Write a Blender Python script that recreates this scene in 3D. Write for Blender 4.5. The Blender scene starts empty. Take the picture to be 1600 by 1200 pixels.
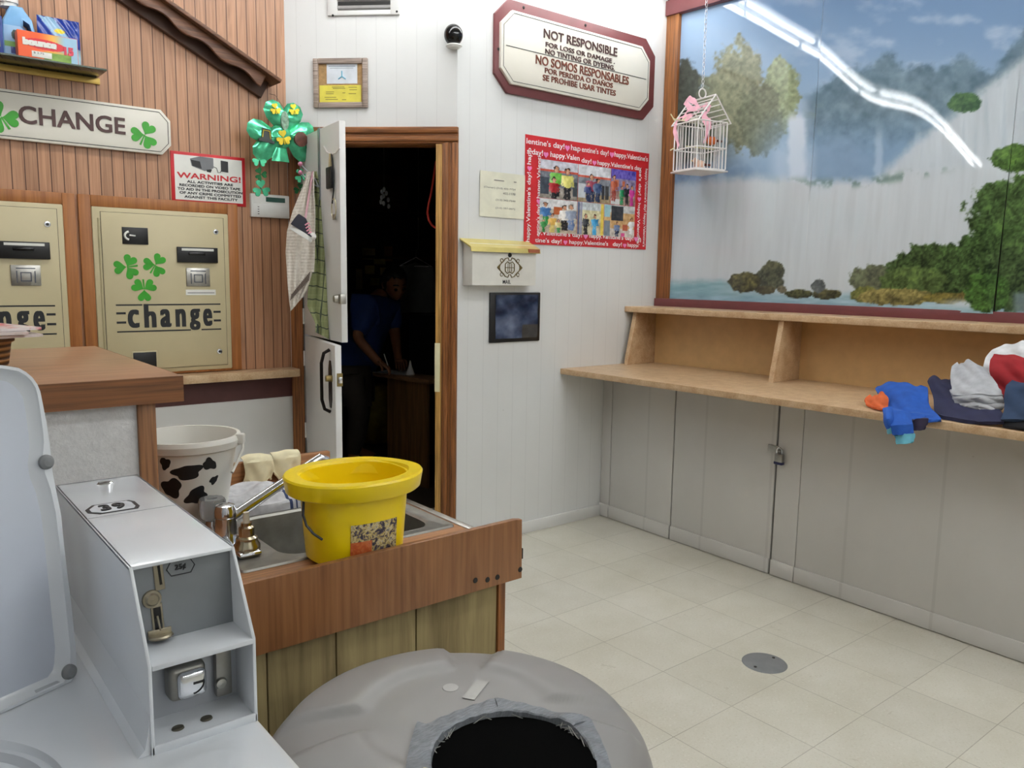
import bpy, bmesh, math, random
import numpy as np
from mathutils import Vector, Matrix

# ------------------------------------------------------------------ camera
S = bpy.context.scene
F_PX, EYE = 1255.87, 1.45
YAW, PITCH, ROLL = math.radians(39.044), math.radians(7.694), math.radians(0.924)
_cy, _sy, _cp, _sp, _cr, _sr = math.cos(YAW), math.sin(YAW), math.cos(PITCH), math.sin(PITCH), math.cos(ROLL), math.sin(ROLL)
_f0 = Vector((_sy, _cy, 0)); _r0 = Vector((_cy, -_sy, 0)); _u0 = Vector((0, 0, 1))
FW = _cp * _f0 - _sp * _u0
_u2 = _sp * _f0 + _cp * _u0
RT = _cr * _r0 + _sr * _u2
UP = -_sr * _r0 + _cr * _u2
CAM = Vector((0, 0, EYE))
cam_data = bpy.data.cameras.new('camera')
cam_data.sensor_width = 36.0
cam_data.lens = F_PX / 1600.0 * 36.0
cam_data.clip_start = 0.02
cam = bpy.data.objects.new('camera', cam_data)
S.collection.objects.link(cam)
cam.matrix_world = Matrix(((RT.x, UP.x, -FW.x, 0), (RT.y, UP.y, -FW.y, 0), (RT.z, UP.z, -FW.z, EYE), (0, 0, 0, 1)))
S.camera = cam

# ------------------------------------------------------------------ world, exposure, lamp settings
wd = bpy.data.worlds.new('world'); S.world = wd; wd.use_nodes = True
wd.node_tree.nodes['Background'].inputs[0].default_value = (0.9, 0.95, 1, 1)
wd.node_tree.nodes['Background'].inputs[1].default_value = 0.02
S.view_settings.view_transform = 'Standard'
S.view_settings.look = 'None'
S.view_settings.gamma = 1.0
S.view_settings.use_curve_mapping = False
S.view_settings.exposure = -0.07
S.cycles.use_denoising = True
S.cycles.max_bounces = 8
S.cycles.caustics_reflective = False
S.cycles.caustics_refractive = False
TUBE_POWER = 21.0
CEIL = 3.2

# ------------------------------------------------------------------ geometry of the place (metres), measured as rays from the eye
def ray(px, py): return RT * ((px - 800) / F_PX) - UP * ((py - 600) / F_PX) + FW
def onz(px, py, z): d = ray(px, py); return CAM + d * ((z - EYE) / d.z)
def ony(px, py, y): d = ray(px, py); return CAM + d * (y / d.y)
def onx(px, py, x): d = ray(px, py); return CAM + d * (x / d.x)
def deep(px, py, k): return CAM + ray(px, py) * k

class Frame:                                   # a vertical wall plane: local x to the right, local y into the wall, local z up
    def __init__(s, ox, oy, rot):
        s.o = Vector((ox, oy, 0)); s.r = rot
        s.u = Vector((math.cos(rot), math.sin(rot), 0)); s.n = Vector((-math.sin(rot), math.cos(rot), 0))
    def uv(s, px, py, d=0.0):
        o = s.o - s.n * d; dr = ray(px, py)
        p = CAM + dr * ((o - CAM).dot(s.n) / dr.dot(s.n))
        return (p - s.o).dot(s.u), p.z
    def at(s, u, z=0.0, d=0.0):
        p = s.o + s.u * u - s.n * d; return Vector((p.x, p.y, z))

YB, YL, XR = 3.377, 3.995, 3.958
FB = Frame(0, YB, 0)                           # back wall with the notice
FL = Frame(0, YL, 0)                           # panelled left wall
FD = Frame(2.362, 3.377, -math.pi / 4)         # wall with the door
FM = Frame(XR, 0, -math.pi / 2)                # mural wall (local x = -y)
DL = -(YL - YB) * math.sqrt(2)                 # left end of the door wall, local

# ------------------------------------------------------------------ helpers
rnd = random.Random(7)
def lin(c):
    out = []
    for v in c:
        v = v / 255.0
        out.append(v / 12.92 if v <= 0.04045 else ((v + 0.055) / 1.055) ** 2.4)
    return (out[0], out[1], out[2], 1.0)

class NT:
    def __init__(s, name):
        s.m = bpy.data.materials.new(name); s.m.use_nodes = True
        s.t = s.m.node_tree; s.b = s.t.nodes['Principled BSDF']
    def n(s, typ, **kw):
        nd = s.t.nodes.new(typ)
        for k, v in kw.items():
            if k.startswith('i_'): nd.inputs[int(k[2:])].default_value = v
            else: setattr(nd, k, v)
        return nd
    def l(s, a, b): s.t.links.new(a, b)
    def math(s, op, a, b=None, c=None):
        nd = s.n('ShaderNodeMath', operation=op)
        for i, v in enumerate((a, b, c)):
            if v is None: continue
            if isinstance(v, (int, float)): nd.inputs[i].default_value = v
            else: s.l(v, nd.inputs[i])
        return nd.outputs[0]
    def obj(s): return s.n('ShaderNodeTexCoord').outputs['Object']
    def xyz(s, v):
        nd = s.n('ShaderNodeSeparateXYZ'); s.l(v, nd.inputs[0]); return nd.outputs
    def scale(s, v, sc, loc=(0, 0, 0)):
        nd = s.n('ShaderNodeMapping'); s.l(v, nd.inputs[0]); nd.inputs['Scale'].default_value = sc; nd.inputs['Location'].default_value = loc
        return nd.outputs[0]
    def noise(s, v, scale=5, detail=4, rough=.55, dist=0):
        nd = s.n('ShaderNodeTexNoise'); s.l(v, nd.inputs['Vector'])
        nd.inputs['Scale'].default_value = scale; nd.inputs['Detail'].default_value = detail
        nd.inputs['Roughness'].default_value = rough; nd.inputs['Distortion'].default_value = dist
        return nd.outputs['Fac']
    def ramp(s, fac, stops):
        nd = s.n('ShaderNodeValToRGB'); s.l(fac, nd.inputs[0]); cr = nd.color_ramp
        while len(cr.elements) < len(stops): cr.elements.new(0.5)
        for e, (p, c) in zip(cr.elements, stops): e.position = p; e.color = lin(c) if len(c) == 3 else c
        return nd.outputs[0]
    def mix(s, fac, a, b, mode='MIX'):
        nd = s.n('ShaderNodeMix', data_type='RGBA', blend_type=mode)
        for i, v in ((0, fac), (6, a), (7, b)):
            if isinstance(v, (int, float)): nd.inputs[i].default_value = v
            elif isinstance(v, tuple): nd.inputs[i].default_value = lin(v) if len(v) == 3 else v
            else: s.l(v, nd.inputs[i])
        return nd.outputs[2]
    def bump(s, h, strength=.3, dist=.01):
        nd = s.n('ShaderNodeBump'); s.l(h, nd.inputs['Height']); nd.inputs['Strength'].default_value = strength; nd.inputs['Distance'].default_value = dist
        s.l(nd.outputs[0], s.b.inputs['Normal'])
    def set(s, col=None, rough=.5, metal=0.0, spec=.5, coat=0.0):
        if col is not None:
            if isinstance(col, tuple): s.b.inputs['Base Color'].default_value = lin(col)
            else: s.l(col, s.b.inputs['Base Color'])
        if isinstance(rough, (int, float)): s.b.inputs['Roughness'].default_value = rough
        else: s.l(rough, s.b.inputs['Roughness'])
        s.b.inputs['Metallic'].default_value = metal
        s.b.inputs['Specular IOR Level'].default_value = spec
        s.b.inputs['Coat Weight'].default_value = coat
        return s.m

_pl = {}
def plain(col, rough=.5, metal=0.0, spec=.5, coat=0.0, var=0.05, vs=14, bump=0.0, bs=60):
    key = (col, rough, metal, spec, coat, var, vs, bump, bs)
    if key in _pl: return _pl[key]
    t = NT('surface_%d_%d_%d' % col)
    f = t.noise(t.obj(), vs, 3)
    a = tuple(max(0, c * (1 - var)) for c in col); b = tuple(min(255, c * (1 + var)) for c in col)
    m = t.set(t.ramp(f, [(.3, a), (.7, b)]), rough, metal, spec, coat)
    if bump: t.bump(t.noise(t.obj(), bs, 4), bump, .004)
    _pl[key] = m
    return m

def wood(name, dark, light, axis='z', scale=1.0, rough=.45, line=.5, coat=0.0):
    t = NT(name); v = t.obj()
    sc = {'x': (1.2, 14, 14), 'y': (14, 1.2, 14), 'z': (14, 14, 1.2)}[axis]
    sc2 = {'x': (3, 130, 130), 'y': (130, 3, 130), 'z': (130, 130, 3)}[axis]
    a = t.noise(t.scale(v, tuple(k * scale for k in sc)), 1.6, 5, .6, 1.5)
    b = t.noise(t.scale(v, tuple(k * scale for k in sc2)), 1.0, 3, .6)
    base = t.ramp(a, [(.28, dark), (.72, light)])
    fine = t.ramp(b, [(.38, tuple(c * .55 for c in dark)), (.6, light)])
    return t.set(t.mix(line, base, fine), rough, coat=coat)

def planks(name, dark, light, groove, w=.0485, off=0.0):
    t = NT(name); v = t.obj(); x, y, z = t.xyz(v)
    q = t.math('DIVIDE', t.math('ADD', x, off), w)
    idx = t.math('FLOOR', q); fr = t.math('FRACT', q)
    wn = t.n('ShaderNodeTexWhiteNoise', noise_dimensions='1D'); t.l(idx, wn.inputs['W'])
    cmb = t.n('ShaderNodeCombineXYZ'); t.l(x, cmb.inputs[0]); t.l(wn.outputs[0], cmb.inputs[1])
    zz = t.math('ADD', z, t.math('MULTIPLY', wn.outputs[0], 37.0)); t.l(zz, cmb.inputs[2])
    vv = cmb.outputs[0]
    a = t.noise(t.scale(vv, (22, 1, 1.1)), 1.4, 3, .5, 2.6)
    b = t.noise(t.scale(vv, (190, 1, 4)), 1, 3)
    base = t.ramp(a, [(.2, dark), (.62, light)])
    fine = t.ramp(b, [(.36, tuple(c * .62 for c in dark)), (.58, light)])
    col = t.mix(.2, base, fine)
    tone = t.math('ADD', t.math('MULTIPLY', wn.outputs[0], .22), .87)
    nd = t.n('ShaderNodeVectorMath', operation='SCALE'); t.l(col, nd.inputs[0]); t.l(tone, nd.inputs['Scale'])
    ed = t.math('ABSOLUTE', t.math('SUBTRACT', fr, .5))
    g = t.math('GREATER_THAN', ed, .455)
    m = t.set(t.mix(g, nd.outputs[0], groove), .42)
    t.bump(t.math('SUBTRACT', 1.0, g), .35, .003)
    return m

def white_panel(name, col, w=.1016, off=0.0, rough=.38):
    t = NT(name); v = t.obj(); x, y, z = t.xyz(v)
    fr = t.math('FRACT', t.math('DIVIDE', t.math('ADD', x, off), w))
    ed = t.math('ABSOLUTE', t.math('SUBTRACT', fr, .5))
    g = t.math('GREATER_THAN', ed, .483)
    n = t.noise(t.scale(v, (1.5, 1.5, 1)), 2, 5)
    base = t.ramp(n, [(.3, tuple(c * .97 for c in col)), (.7, col)])
    scf = t.noise(v, 45, 2, .5)
    scuff = t.math('GREATER_THAN', scf, .78)
    base = t.mix(t.math('MULTIPLY', scuff, .35), base, (150, 148, 140))
    m = t.set(t.mix(t.math('MULTIPLY', g, .25), base, tuple(c * .8 for c in col)), rough)
    t.bump(t.math('SUBTRACT', 1.0, g), .25, .002)
    return m

def speckle(name, c1, c2, c3, sc=160, rough=.35):
    t = NT(name); v = t.obj()
    a = t.noise(v, sc, 4, .7); b = t.noise(v, sc * .12, 4, .6)
    col = t.mix(.5, t.ramp(a, [(.35, c1), (.5, c2), (.66, c3)]), t.ramp(b, [(.35, c1), (.65, c3)]))
    return t.set(col, rough)

def vcol_mat(name, rough=.4, coat=0.0, spec=.5):
    t = NT(name); nd = t.n('ShaderNodeVertexColor'); nd.layer_name = 'Col'
    return t.set(nd.outputs[0], rough, spec=spec, coat=coat)

class MB:
    def __init__(s): s.bm = bmesh.new()
    def _add(s, vs, fs, mi=0):
        bv = [s.bm.verts.new(v) for v in vs]; out = []
        for f in fs:
            try: fc = s.bm.faces.new([bv[i] for i in f]); fc.material_index = mi; out.append(fc)
            except ValueError: pass
        return bv, out
    def box(s, x0, x1, y0, y1, z0, z1, bev=0.0, seg=2, mi=0, M=None):
        vs = [(x, y, z) for x in (x0, x1) for y in (y0, y1) for z in (z0, z1)]
        if M is not None: vs = [M @ Vector(v) for v in vs]
        bv, fs = s._add(vs, [(0, 1, 3, 2), (4, 6, 7, 5), (0, 4, 5, 1), (2, 3, 7, 6), (0, 2, 6, 4), (1, 5, 7, 3)], mi)
        if bev > 0:
            es = list({e for f in fs for e in f.edges})
            bmesh.ops.bevel(s.bm, geom=es, offset=bev, segments=seg, profile=.5, affect='EDGES')
        return s
    def prism(s, poly, a0, a1, axis='y', bev=0.0, mi=0):
        def P(u, v, a):
            return {'y': (u, a, v), 'z': (u, v, a), 'x': (a, u, v)}[axis]
        n = len(poly)
        vs = [P(u, v, a0) for u, v in poly] + [P(u, v, a1) for u, v in poly]
        fs = [tuple(range(n)), tuple(range(2 * n - 1, n - 1, -1))] + [(i, (i + 1) % n, n + (i + 1) % n, n + i) for i in range(n)]
        bv, ff = s._add(vs, fs, mi)
        if bev > 0:
            es = [e for f in ff[:2] for e in f.edges]
            bmesh.ops.bevel(s.bm, geom=es, offset=bev, segments=2, profile=.5, affect='EDGES')
        return s
    def frame(s, x0, x1, z0, z1, w, y0, y1, bev=0.0):
        s.box(x0, x0 + w, y0, y1, z0, z1, bev); s.box(x1 - w, x1, y0, y1, z0, z1, bev)
        s.box(x0 + w, x1 - w, y0, y1, z1 - w, z1, bev); s.box(x0 + w, x1 - w, y0, y1, z0, z0 + w, bev); return s
    def lathe(s, prof, c=(0, 0, 0), seg=32, sx=1.0, sy=1.0, M=None, fn=None, close=False, mi=0):
        vs = []
        for r, z in prof:
            for k in range(seg):
                a = 2 * math.pi * k / seg
                ca, sa = math.cos(a), math.sin(a)
                rr = fn(r, z, a) if fn else r
                v = Vector((c[0] + rr * ca * sx, c[1] + rr * sa * sy, c[2] + z))
                vs.append(M @ v if M is not None else v)
        fs = []; n = len(prof)
        rng = range(n if close else n - 1)
        for i in rng:
            j = (i + 1) % n
            for k in range(seg):
                fs.append((i * seg + k, i * seg + (k + 1) % seg, j * seg + (k + 1) % seg, j * seg + k))
        if not close:
            if prof[0][0] > 1e-6: fs.append(tuple(range(seg - 1, -1, -1)))
            if prof[-1][0] > 1e-6: fs.append(tuple((n - 1) * seg + k for k in range(seg)))
        s._add(vs, fs, mi)
        return s
    def tube(s, pts, r, seg=8, closed=False, mi=0):
        pts = [Vector(p) for p in pts]; n = len(pts); vs = []; prev = None
        for i, p in enumerate(pts):
            if closed: t = (pts[(i + 1) % n] - pts[i - 1])
            else: t = pts[min(i + 1, n - 1)] - pts[max(i - 1, 0)]
            t.normalize()
            if prev is None:
                prev = t.orthogonal().normalized()
            else:
                prev = (prev - t * prev.dot(t))
                prev = prev.normalized() if prev.length > 1e-6 else t.orthogonal().normalized()
            b = t.cross(prev); rr = r[i] if isinstance(r, (list, tuple)) else r
            for k in range(seg):
                a = 2 * math.pi * k / seg
                vs.append(p + prev * (math.cos(a) * rr) + b * (math.sin(a) * rr))
        fs = []
        for i in range(n if closed else n - 1):
            j = (i + 1) % n
            for k in range(seg): fs.append((i * seg + k, i * seg + (k + 1) % seg, j * seg + (k + 1) % seg, j * seg + k))
        if not closed: fs += [tuple(range(seg - 1, -1, -1)), tuple((n - 1) * seg + k for k in range(seg))]
        s._add(vs, fs, mi); return s
    def ball(s, c, r, seg=16, rings=10, mi=0):
        if isinstance(r, (int, float)): r = (r, r, r)
        vs = [(c[0], c[1], c[2] + r[2])]
        for i in range(1, rings):
            ph = math.pi * i / rings
            for k in range(seg):
                a = 2 * math.pi * k / seg
                vs.append((c[0] + r[0] * math.sin(ph) * math.cos(a), c[1] + r[1] * math.sin(ph) * math.sin(a), c[2] + r[2] * math.cos(ph)))
        vs.append((c[0], c[1], c[2] - r[2])); L = len(vs) - 1; fs = []
        for k in range(seg):
            fs.append((0, 1 + k, 1 + (k + 1) % seg)); fs.append((L, L - seg + (k + 1) % seg, L - seg + k))
        for i in range(rings - 2):
            for k in range(seg):
                a = 1 + i * seg
                fs.append((a + k, a + seg + k, a + seg + (k + 1) % seg, a + (k + 1) % seg))
        s._add(vs, fs, mi); return s
    def sheet(s, fn, nu, nv, th=.003, mi=0):
        P = [[Vector(fn(i / nu, j / nv)) for j in range(nv + 1)] for i in range(nu + 1)]
        N = [[None] * (nv + 1) for _ in range(nu + 1)]
        for i in range(nu + 1):
            for j in range(nv + 1):
                a = P[min(i + 1, nu)][j] - P[max(i - 1, 0)][j]; b = P[i][min(j + 1, nv)] - P[i][max(j - 1, 0)]
                n = a.cross(b); N[i][j] = n.normalized() if n.length > 1e-9 else Vector((0, 0, 1))
        W = nv + 1; T = (nu + 1) * W
        vs = [P[i][j] + N[i][j] * th * .5 for i in range(nu + 1) for j in range(W)] + [P[i][j] - N[i][j] * th * .5 for i in range(nu + 1) for j in range(W)]
        fs = []
        for i in range(nu):
            for j in range(nv):
                a, b, c, d = i * W + j, (i + 1) * W + j, (i + 1) * W + j + 1, i * W + j + 1
                fs.append((a, b, c, d)); fs.append((T + d, T + c, T + b, T + a))
        for i in range(nu):
            a, b = i * W, (i + 1) * W; fs.append((a, T + a, T + b, b))
            a, b = i * W + nv, (i + 1) * W + nv; fs.append((b, T + b, T + a, a))
        for j in range(nv):
            a, b = j, j + 1; fs.append((b, T + b, T + a, a))
            a, b = nu * W + j, nu * W + j + 1; fs.append((a, T + a, T + b, b))
        s._add(vs, fs, mi); return s
    def build(s, name, mats, parent=None, loc=None, rotz=0.0, ang=35, weld=False):
        bm = s.bm
        if weld: bmesh.ops.remove_doubles(bm, verts=bm.verts, dist=1e-5)
        bmesh.ops.recalc_face_normals(bm, faces=bm.faces)
        me = bpy.data.meshes.new(name); bm.to_mesh(me); bm.free()
        for m in (mats if isinstance(mats, (list, tuple)) else [mats]): me.materials.append(m)
        if ang:
            me.polygons.foreach_set('use_smooth', [True] * len(me.polygons))
            me.set_sharp_from_angle(angle=math.radians(ang))
        return link(me, name, parent, loc, rotz)

def link(me, name, parent=None, loc=None, rotz=0.0):
    o = bpy.data.objects.new(name, me); S.collection.objects.link(o)
    if parent is not None: o.parent = parent
    if loc is not None: o.location = loc
    o.rotation_euler = (0, 0, rotz)
    return o

def tag(o, label, cat, group=None, kind=None):
    o['label'] = label; o['category'] = cat
    if group: o['group'] = group
    if kind: o['kind'] = kind
    return o
def thing(name, label, cat, loc=(0, 0, 0), rotz=0.0, group=None, kind=None):
    o = bpy.data.objects.new(name, None); o.empty_display_size = .05; S.collection.objects.link(o)
    o.location = loc; o.rotation_euler = (0, 0, rotz)
    return tag(o, label, cat, group, kind)
def struct(name, mb, m, label, cat, loc=None, rotz=0.0, **kw):
    return tag(mb.build(name, m, None, loc, rotz, **kw), label, cat, kind='structure')

_tx = {}
def text_data(s, bold=0.0):
    if (s, bold) in _tx: return _tx[(s, bold)]
    cu = bpy.data.curves.new('t', 'FONT'); cu.body = s; cu.size = 1.0; cu.offset = bold; cu.resolution_u = 4
    o = bpy.data.objects.new('t', cu); S.collection.objects.link(o)
    dg = bpy.context.evaluated_depsgraph_get()
    me = bpy.data.meshes.new_from_object(o.evaluated_get(dg))
    vs = [(v.co.x, v.co.y) for v in me.vertices]; fs = [tuple(p.vertices) for p in me.polygons]
    bpy.data.objects.remove(o); bpy.data.curves.remove(cu); bpy.data.meshes.remove(me)
    xs = [v[0] for v in vs]; ys = [v[1] for v in vs]
    x0, x1, y0, y1 = min(xs), max(xs), min(ys), max(ys)
    vs = [((x - x0) / (x1 - x0), (y - y0) / (y1 - y0)) for x, y in vs]
    _tx[(s, bold)] = (vs, fs, (x1 - x0) / (y1 - y0)); return _tx[(s, bold)]
def put_text(mb, s, x0, x1, z0, z1, y, bold=0.0, th=.0012, rot=0, plane='y', mi=0, fat=None):
    if fat:                                     # heavy strokes: the same glyph struck several times, slightly shifted
        fx, fz = fat
        for i, (a, b) in enumerate(((0, 0), (1, 0), (0, 1), (1, 1), (.5, .5), (.5, 0), (.5, 1))):
            put_text(mb, s, x0 + fx * a, x1 - fx * (1 - a), z0 + fz * b, z1 - fz * (1 - b), y, bold, th + .00015 * i, rot, plane, mi)
        return mb
    """lettering filling the box x0..x1, z0..z1, standing th proud of plane y (towards -y); rot turns it within the plane"""
    vs, fs, asp = text_data(s, bold)
    def P(u, v, a):
        if rot == 90: uu, vv = x0 + (1 - v) * (x1 - x0), z0 + u * (z1 - z0)
        elif rot == -90: uu, vv = x0 + v * (x1 - x0), z1 - u * (z1 - z0)
        else: uu, vv = x0 + u * (x1 - x0), z0 + v * (z1 - z0)
        return (uu, a, vv) if plane == 'y' else (uu, vv, a)
    n = len(vs); d = -th if plane == 'y' else th
    V = [P(u, v, y + d) for u, v in vs] + [P(u, v, y) for u, v in vs]
    from collections import Counter
    cnt = Counter()
    for f in fs:
        for i in range(len(f)): cnt[frozenset((f[i], f[(i + 1) % len(f)]))] += 1
    F = [f for f in fs]
    for f in fs:
        for i in range(len(f)):
            a, b = f[i], f[(i + 1) % len(f)]
            if cnt[frozenset((a, b))] == 1: F.append((b, a, n + a, n + b))
    mb._add(V, F, mi); return mb

def shamrock(mb, cx, cz, r, rot, y0, y1, stem=True, mi=0, stem_r=None):
    for k in (0, 1, 2):
        a = rot + math.radians(90 + 120 * k)
        pts = []
        for i in range(28):
            t = 2 * math.pi * i / 28
            hx = 16 * math.sin(t) ** 3; hz = 13 * math.cos(t) - 5 * math.cos(2 * t) - 2 * math.cos(3 * t) - math.cos(4 * t)
            u = (hz + 17) / 29 * r; v = hx / 29 * r * .98
            pts.append((cx + u * math.cos(a) - v * math.sin(a), cz + u * math.sin(a) + v * math.cos(a)))
        mb.prism(pts, y0 - .0001 * k, y1, mi=mi)
    if stem:
        a = rot + math.radians(-90)
        d = Vector((math.cos(a), math.sin(a))); q = Vector((-d.y, d.x)); c = Vector((cx, cz)); L = stem_r or r * .85
        p = [c + q * r * .03, c + d * L + q * r * .12, c + d * L - q * r * .03, c - q * r * .05]
        mb.prism([(v.x, v.y) for v in p], y0, y1, mi=mi)
    return mb

def heart_poly(cx, cz, r):
    out = []
    for i in range(20):
        t = 2 * math.pi * i / 20
        out.append((cx + 16 * math.sin(t) ** 3 / 17 * r, cz + (13 * math.cos(t) - 5 * math.cos(2 * t) - 2 * math.cos(3 * t) - math.cos(4 * t)) / 17 * r))
    return out

# numpy value noise for the painted pictures
def vnoise(x, y, seed=0):
    xi = np.floor(x).astype(int); yi = np.floor(y).astype(int); xf = x - xi; yf = y - yi
    def h(a, b):
        n = (a * 374761393 + b * 668265263 + seed * 69069) & 0x7fffffff
        n = ((n ^ (n >> 13)) * 1274126177) & 0x7fffffff
        return (n & 0xffff) / 65535.0
    u = xf * xf * (3 - 2 * xf); v = yf * yf * (3 - 2 * yf)
    return (h(xi, yi) * (1 - u) + h(xi + 1, yi) * u) * (1 - v) + (h(xi, yi + 1) * (1 - u) + h(xi + 1, yi + 1) * u) * v
def fbm(x, y, seed=0, o=4):
    s = 0; a = .5; t = 0
    for k in range(o): s = s + a * vnoise(x * 2 ** k, y * 2 ** k, seed + k); t += a; a *= .5
    return s / t

def paint_sheet(name, x0, x1, z0, z1, nx, nz, colour, m, parent=None, y=0.0, yfn=None, th=.001):
    """a printed sheet: a fine grid whose points carry printed colours; colour(X, Z) gives sRGB 0..255"""
    xs = np.linspace(x0, x1, nx + 1); zs = np.linspace(z0, z1, nz + 1)
    X, Z = np.meshgrid(xs, zs, indexing='ij')
    Yv = yfn(X, Z) if yfn else np.full_like(X, y)
    V = np.stack([X, Yv, Z], -1).reshape(-1, 3)
    W = nz + 1
    i, j = np.meshgrid(np.arange(nx), np.arange(nz), indexing='ij')
    a = (i * W + j).ravel(); Fq = np.stack([a, a + W, a + W + 1, a + 1], -1)
    me = bpy.data.meshes.new(name)
    me.from_pydata(V.tolist(), [], Fq.tolist())
    col = np.clip(colour(X, Z), 0, 255) / 255.0
    l = np.where(col <= .04045, col / 12.92, ((col + .055) / 1.055) ** 2.4).reshape(-1, 3)
    at = me.color_attributes.new('Col', 'FLOAT_COLOR', 'POINT')
    at.data.foreach_set('color', np.concatenate([l, np.ones((len(l), 1))], 1).astype(np.float32).ravel())
    me.materials.append(m)
    me.polygons.foreach_set('use_smooth', [True] * len(me.polygons))
    return link(me, name, parent)

# ------------------------------------------------------------------ materials
M = {}
M['white'] = white_panel('white_painted_panel', (226, 227, 226))
M['white_plain'] = plain((224, 224, 222), .4, var=.015, vs=3)
M['cab'] = white_panel('white_cabinet_paint', (208, 206, 202), w=.4064, off=.03)
M['planks'] = planks('oak_plank_panelling', (152, 106, 76), (190, 142, 108), (90, 56, 38))
M['oak'] = wood('oak_casing', (106, 60, 28), (166, 104, 52), 'z', 1.2)
M['oak_x'] = wood('oak_casing_across', (106, 60, 28), (166, 104, 52), 'x', 1.2)
M['jamb'] = wood('yellow_oak_jamb', (158, 110, 46), (214, 166, 92), 'z', 1.0)
M['machwood'] = wood('machine_surround_wood', (146, 88, 42), (180, 116, 60), 'z', .8, line=.2)
M['lam_top'] = wood('woodgrain_counter_top', (150, 108, 76), (184, 140, 104), 'x', .8, rough=.3, line=.3)
M['lam_edge'] = wood('woodgrain_counter_edge', (104, 64, 34), (150, 96, 54), 'x', 1.0, line=.4)
M['apron'] = wood('woodgrain_apron', (122, 78, 46), (166, 114, 72), 'z', .8, rough=.35, line=.2)
M['apron_x'] = wood('woodgrain_apron_top', (150, 100, 62), (190, 136, 90), 'x', 1.2, rough=.35, line=.35)
M['board'] = wood('raw_plywood_boards', (116, 98, 62), (172, 154, 108), 'z', .6, rough=.7, line=.12)
M['maroon'] = plain((112, 58, 60), .45, var=.04)
M['maroon_dk'] = plain((84, 44, 42), .5, var=.05)
M['beige'] = speckle('speckled_beige_laminate', (170, 136, 100), (196, 164, 126), (210, 184, 150))
M['beige_back'] = plain((200, 164, 114), .45, var=.03)
M['dark'] = plain((24, 22, 20), .6, var=.1)
M['black'] = plain((18, 18, 20), .4, var=.1)
M['gloss_black'] = plain((10, 10, 12), .08, var=.1)
M['chrome'] = plain((220, 222, 226), .12, metal=1.0, var=.02)
M['steel'] = plain((172, 170, 164), .32, metal=1.0, var=.05, vs=40)
M['brushed'] = plain((150, 148, 142), .42, metal=.9, var=.06, vs=30)
M['enamel'] = plain((216, 220, 225), .22, var=.012, vs=4, coat=.3)
M['enamel_gray'] = plain((176, 180, 186), .35, var=.02, vs=6)
M['line_black'] = plain((28, 30, 34), .5, var=.05)
M['machine'] = plain((196, 184, 148), .42, var=.02, vs=5)
M['green'] = plain((52, 158, 34), .4, var=.05)
M['cream'] = plain((222, 214, 176), .5, var=.03)
M['letter_brown'] = plain((84, 56, 54), .5, var=.05)
M['letter_red'] = plain((122, 64, 44), .5, var=.05)
M['sign_white'] = plain((226, 222, 210), .4, var=.015, vs=3)
M['red'] = plain((200, 36, 44), .45, var=.04)
M['paper'] = plain((228, 228, 222), .6, var=.02)
M['plastic_white'] = plain((226, 226, 222), .35, var=.02)
M['gold'] = plain((196, 164, 84), .35, metal=.4, var=.05)
M['wire_white'] = plain((232, 228, 226), .35, var=.02)
M['pink'] = plain((236, 160, 178), .5, var=.08)

# ------------------------------------------------------------------ floor, ceiling, walls
X0, Y0 = -4.2, -4.0
def floor_mat():
    t = NT('vinyl_floor_tiles'); v = t.obj(); x, y, z = t.xyz(v)
    def edge(c, o):
        q = t.math('DIVIDE', t.math('SUBTRACT', c, o), .3048)
        f = t.math('FRACT', q); return t.math('ABSOLUTE', t.math('SUBTRACT', f, .5)), t.math('FLOOR', q)
    ex, ix = edge(x, 2.225); ey, iy = edge(y, 2.13)
    g = t.math('GREATER_THAN', t.math('MAXIMUM', ex, ey), .4955)
    cm = t.n('ShaderNodeCombineXYZ'); t.l(ix, cm.inputs[0]); t.l(iy, cm.inputs[1])
    wn = t.n('ShaderNodeTexWhiteNoise', noise_dimensions='2D'); t.l(cm.outputs[0], wn.inputs['Vector'])
    base = t.ramp(t.noise(v, 2.2, 5, .65), [(.3, (196, 192, 176)), (.7, (213, 210, 198))])
    fl = t.noise(v, 120, 3, .6)
    base = t.mix(t.math('MULTIPLY', t.math('GREATER_THAN', fl, .6), .25), base, (176, 168, 142))
    base = t.mix(t.math('MULTIPLY', t.math('LESS_THAN', fl, .36), .3), base, (238, 236, 226))
    st = t.noise(v, 9, 6, .75, 1.2)
    base = t.mix(t.math('MULTIPLY', t.math('GREATER_THAN', st, .66), .22), base, (130, 116, 84))
    tone = t.math('ADD', t.math('MULTIPLY', wn.outputs[0], .07), .95)
    nd = t.n('ShaderNodeVectorMath', operation='SCALE'); t.l(base, nd.inputs[0]); t.l(tone, nd.inputs['Scale'])
    gn = t.math('MULTIPLY', g, t.math('MULTIPLY', t.math('ADD', t.noise(v, 4, 2), .1), .75))
    m = t.set(t.mix(gn, nd.outputs[0], (96, 88, 70)), .34)
    return m
struct('floor', MB().box(X0, XR + .1, Y0, YL + .1, -.06, 0), floor_mat(), 'cream vinyl tile floor with fine grey seams', 'floor')
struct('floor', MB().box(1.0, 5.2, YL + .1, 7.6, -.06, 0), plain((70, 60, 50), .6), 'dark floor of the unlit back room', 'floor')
struct('ceiling', MB().box(X0, XR + .1, Y0, YL + .1, CEIL, CEIL + .08), plain((214, 214, 210), .7, var=.02), 'white ceiling of the laundry room', 'ceiling')
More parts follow.
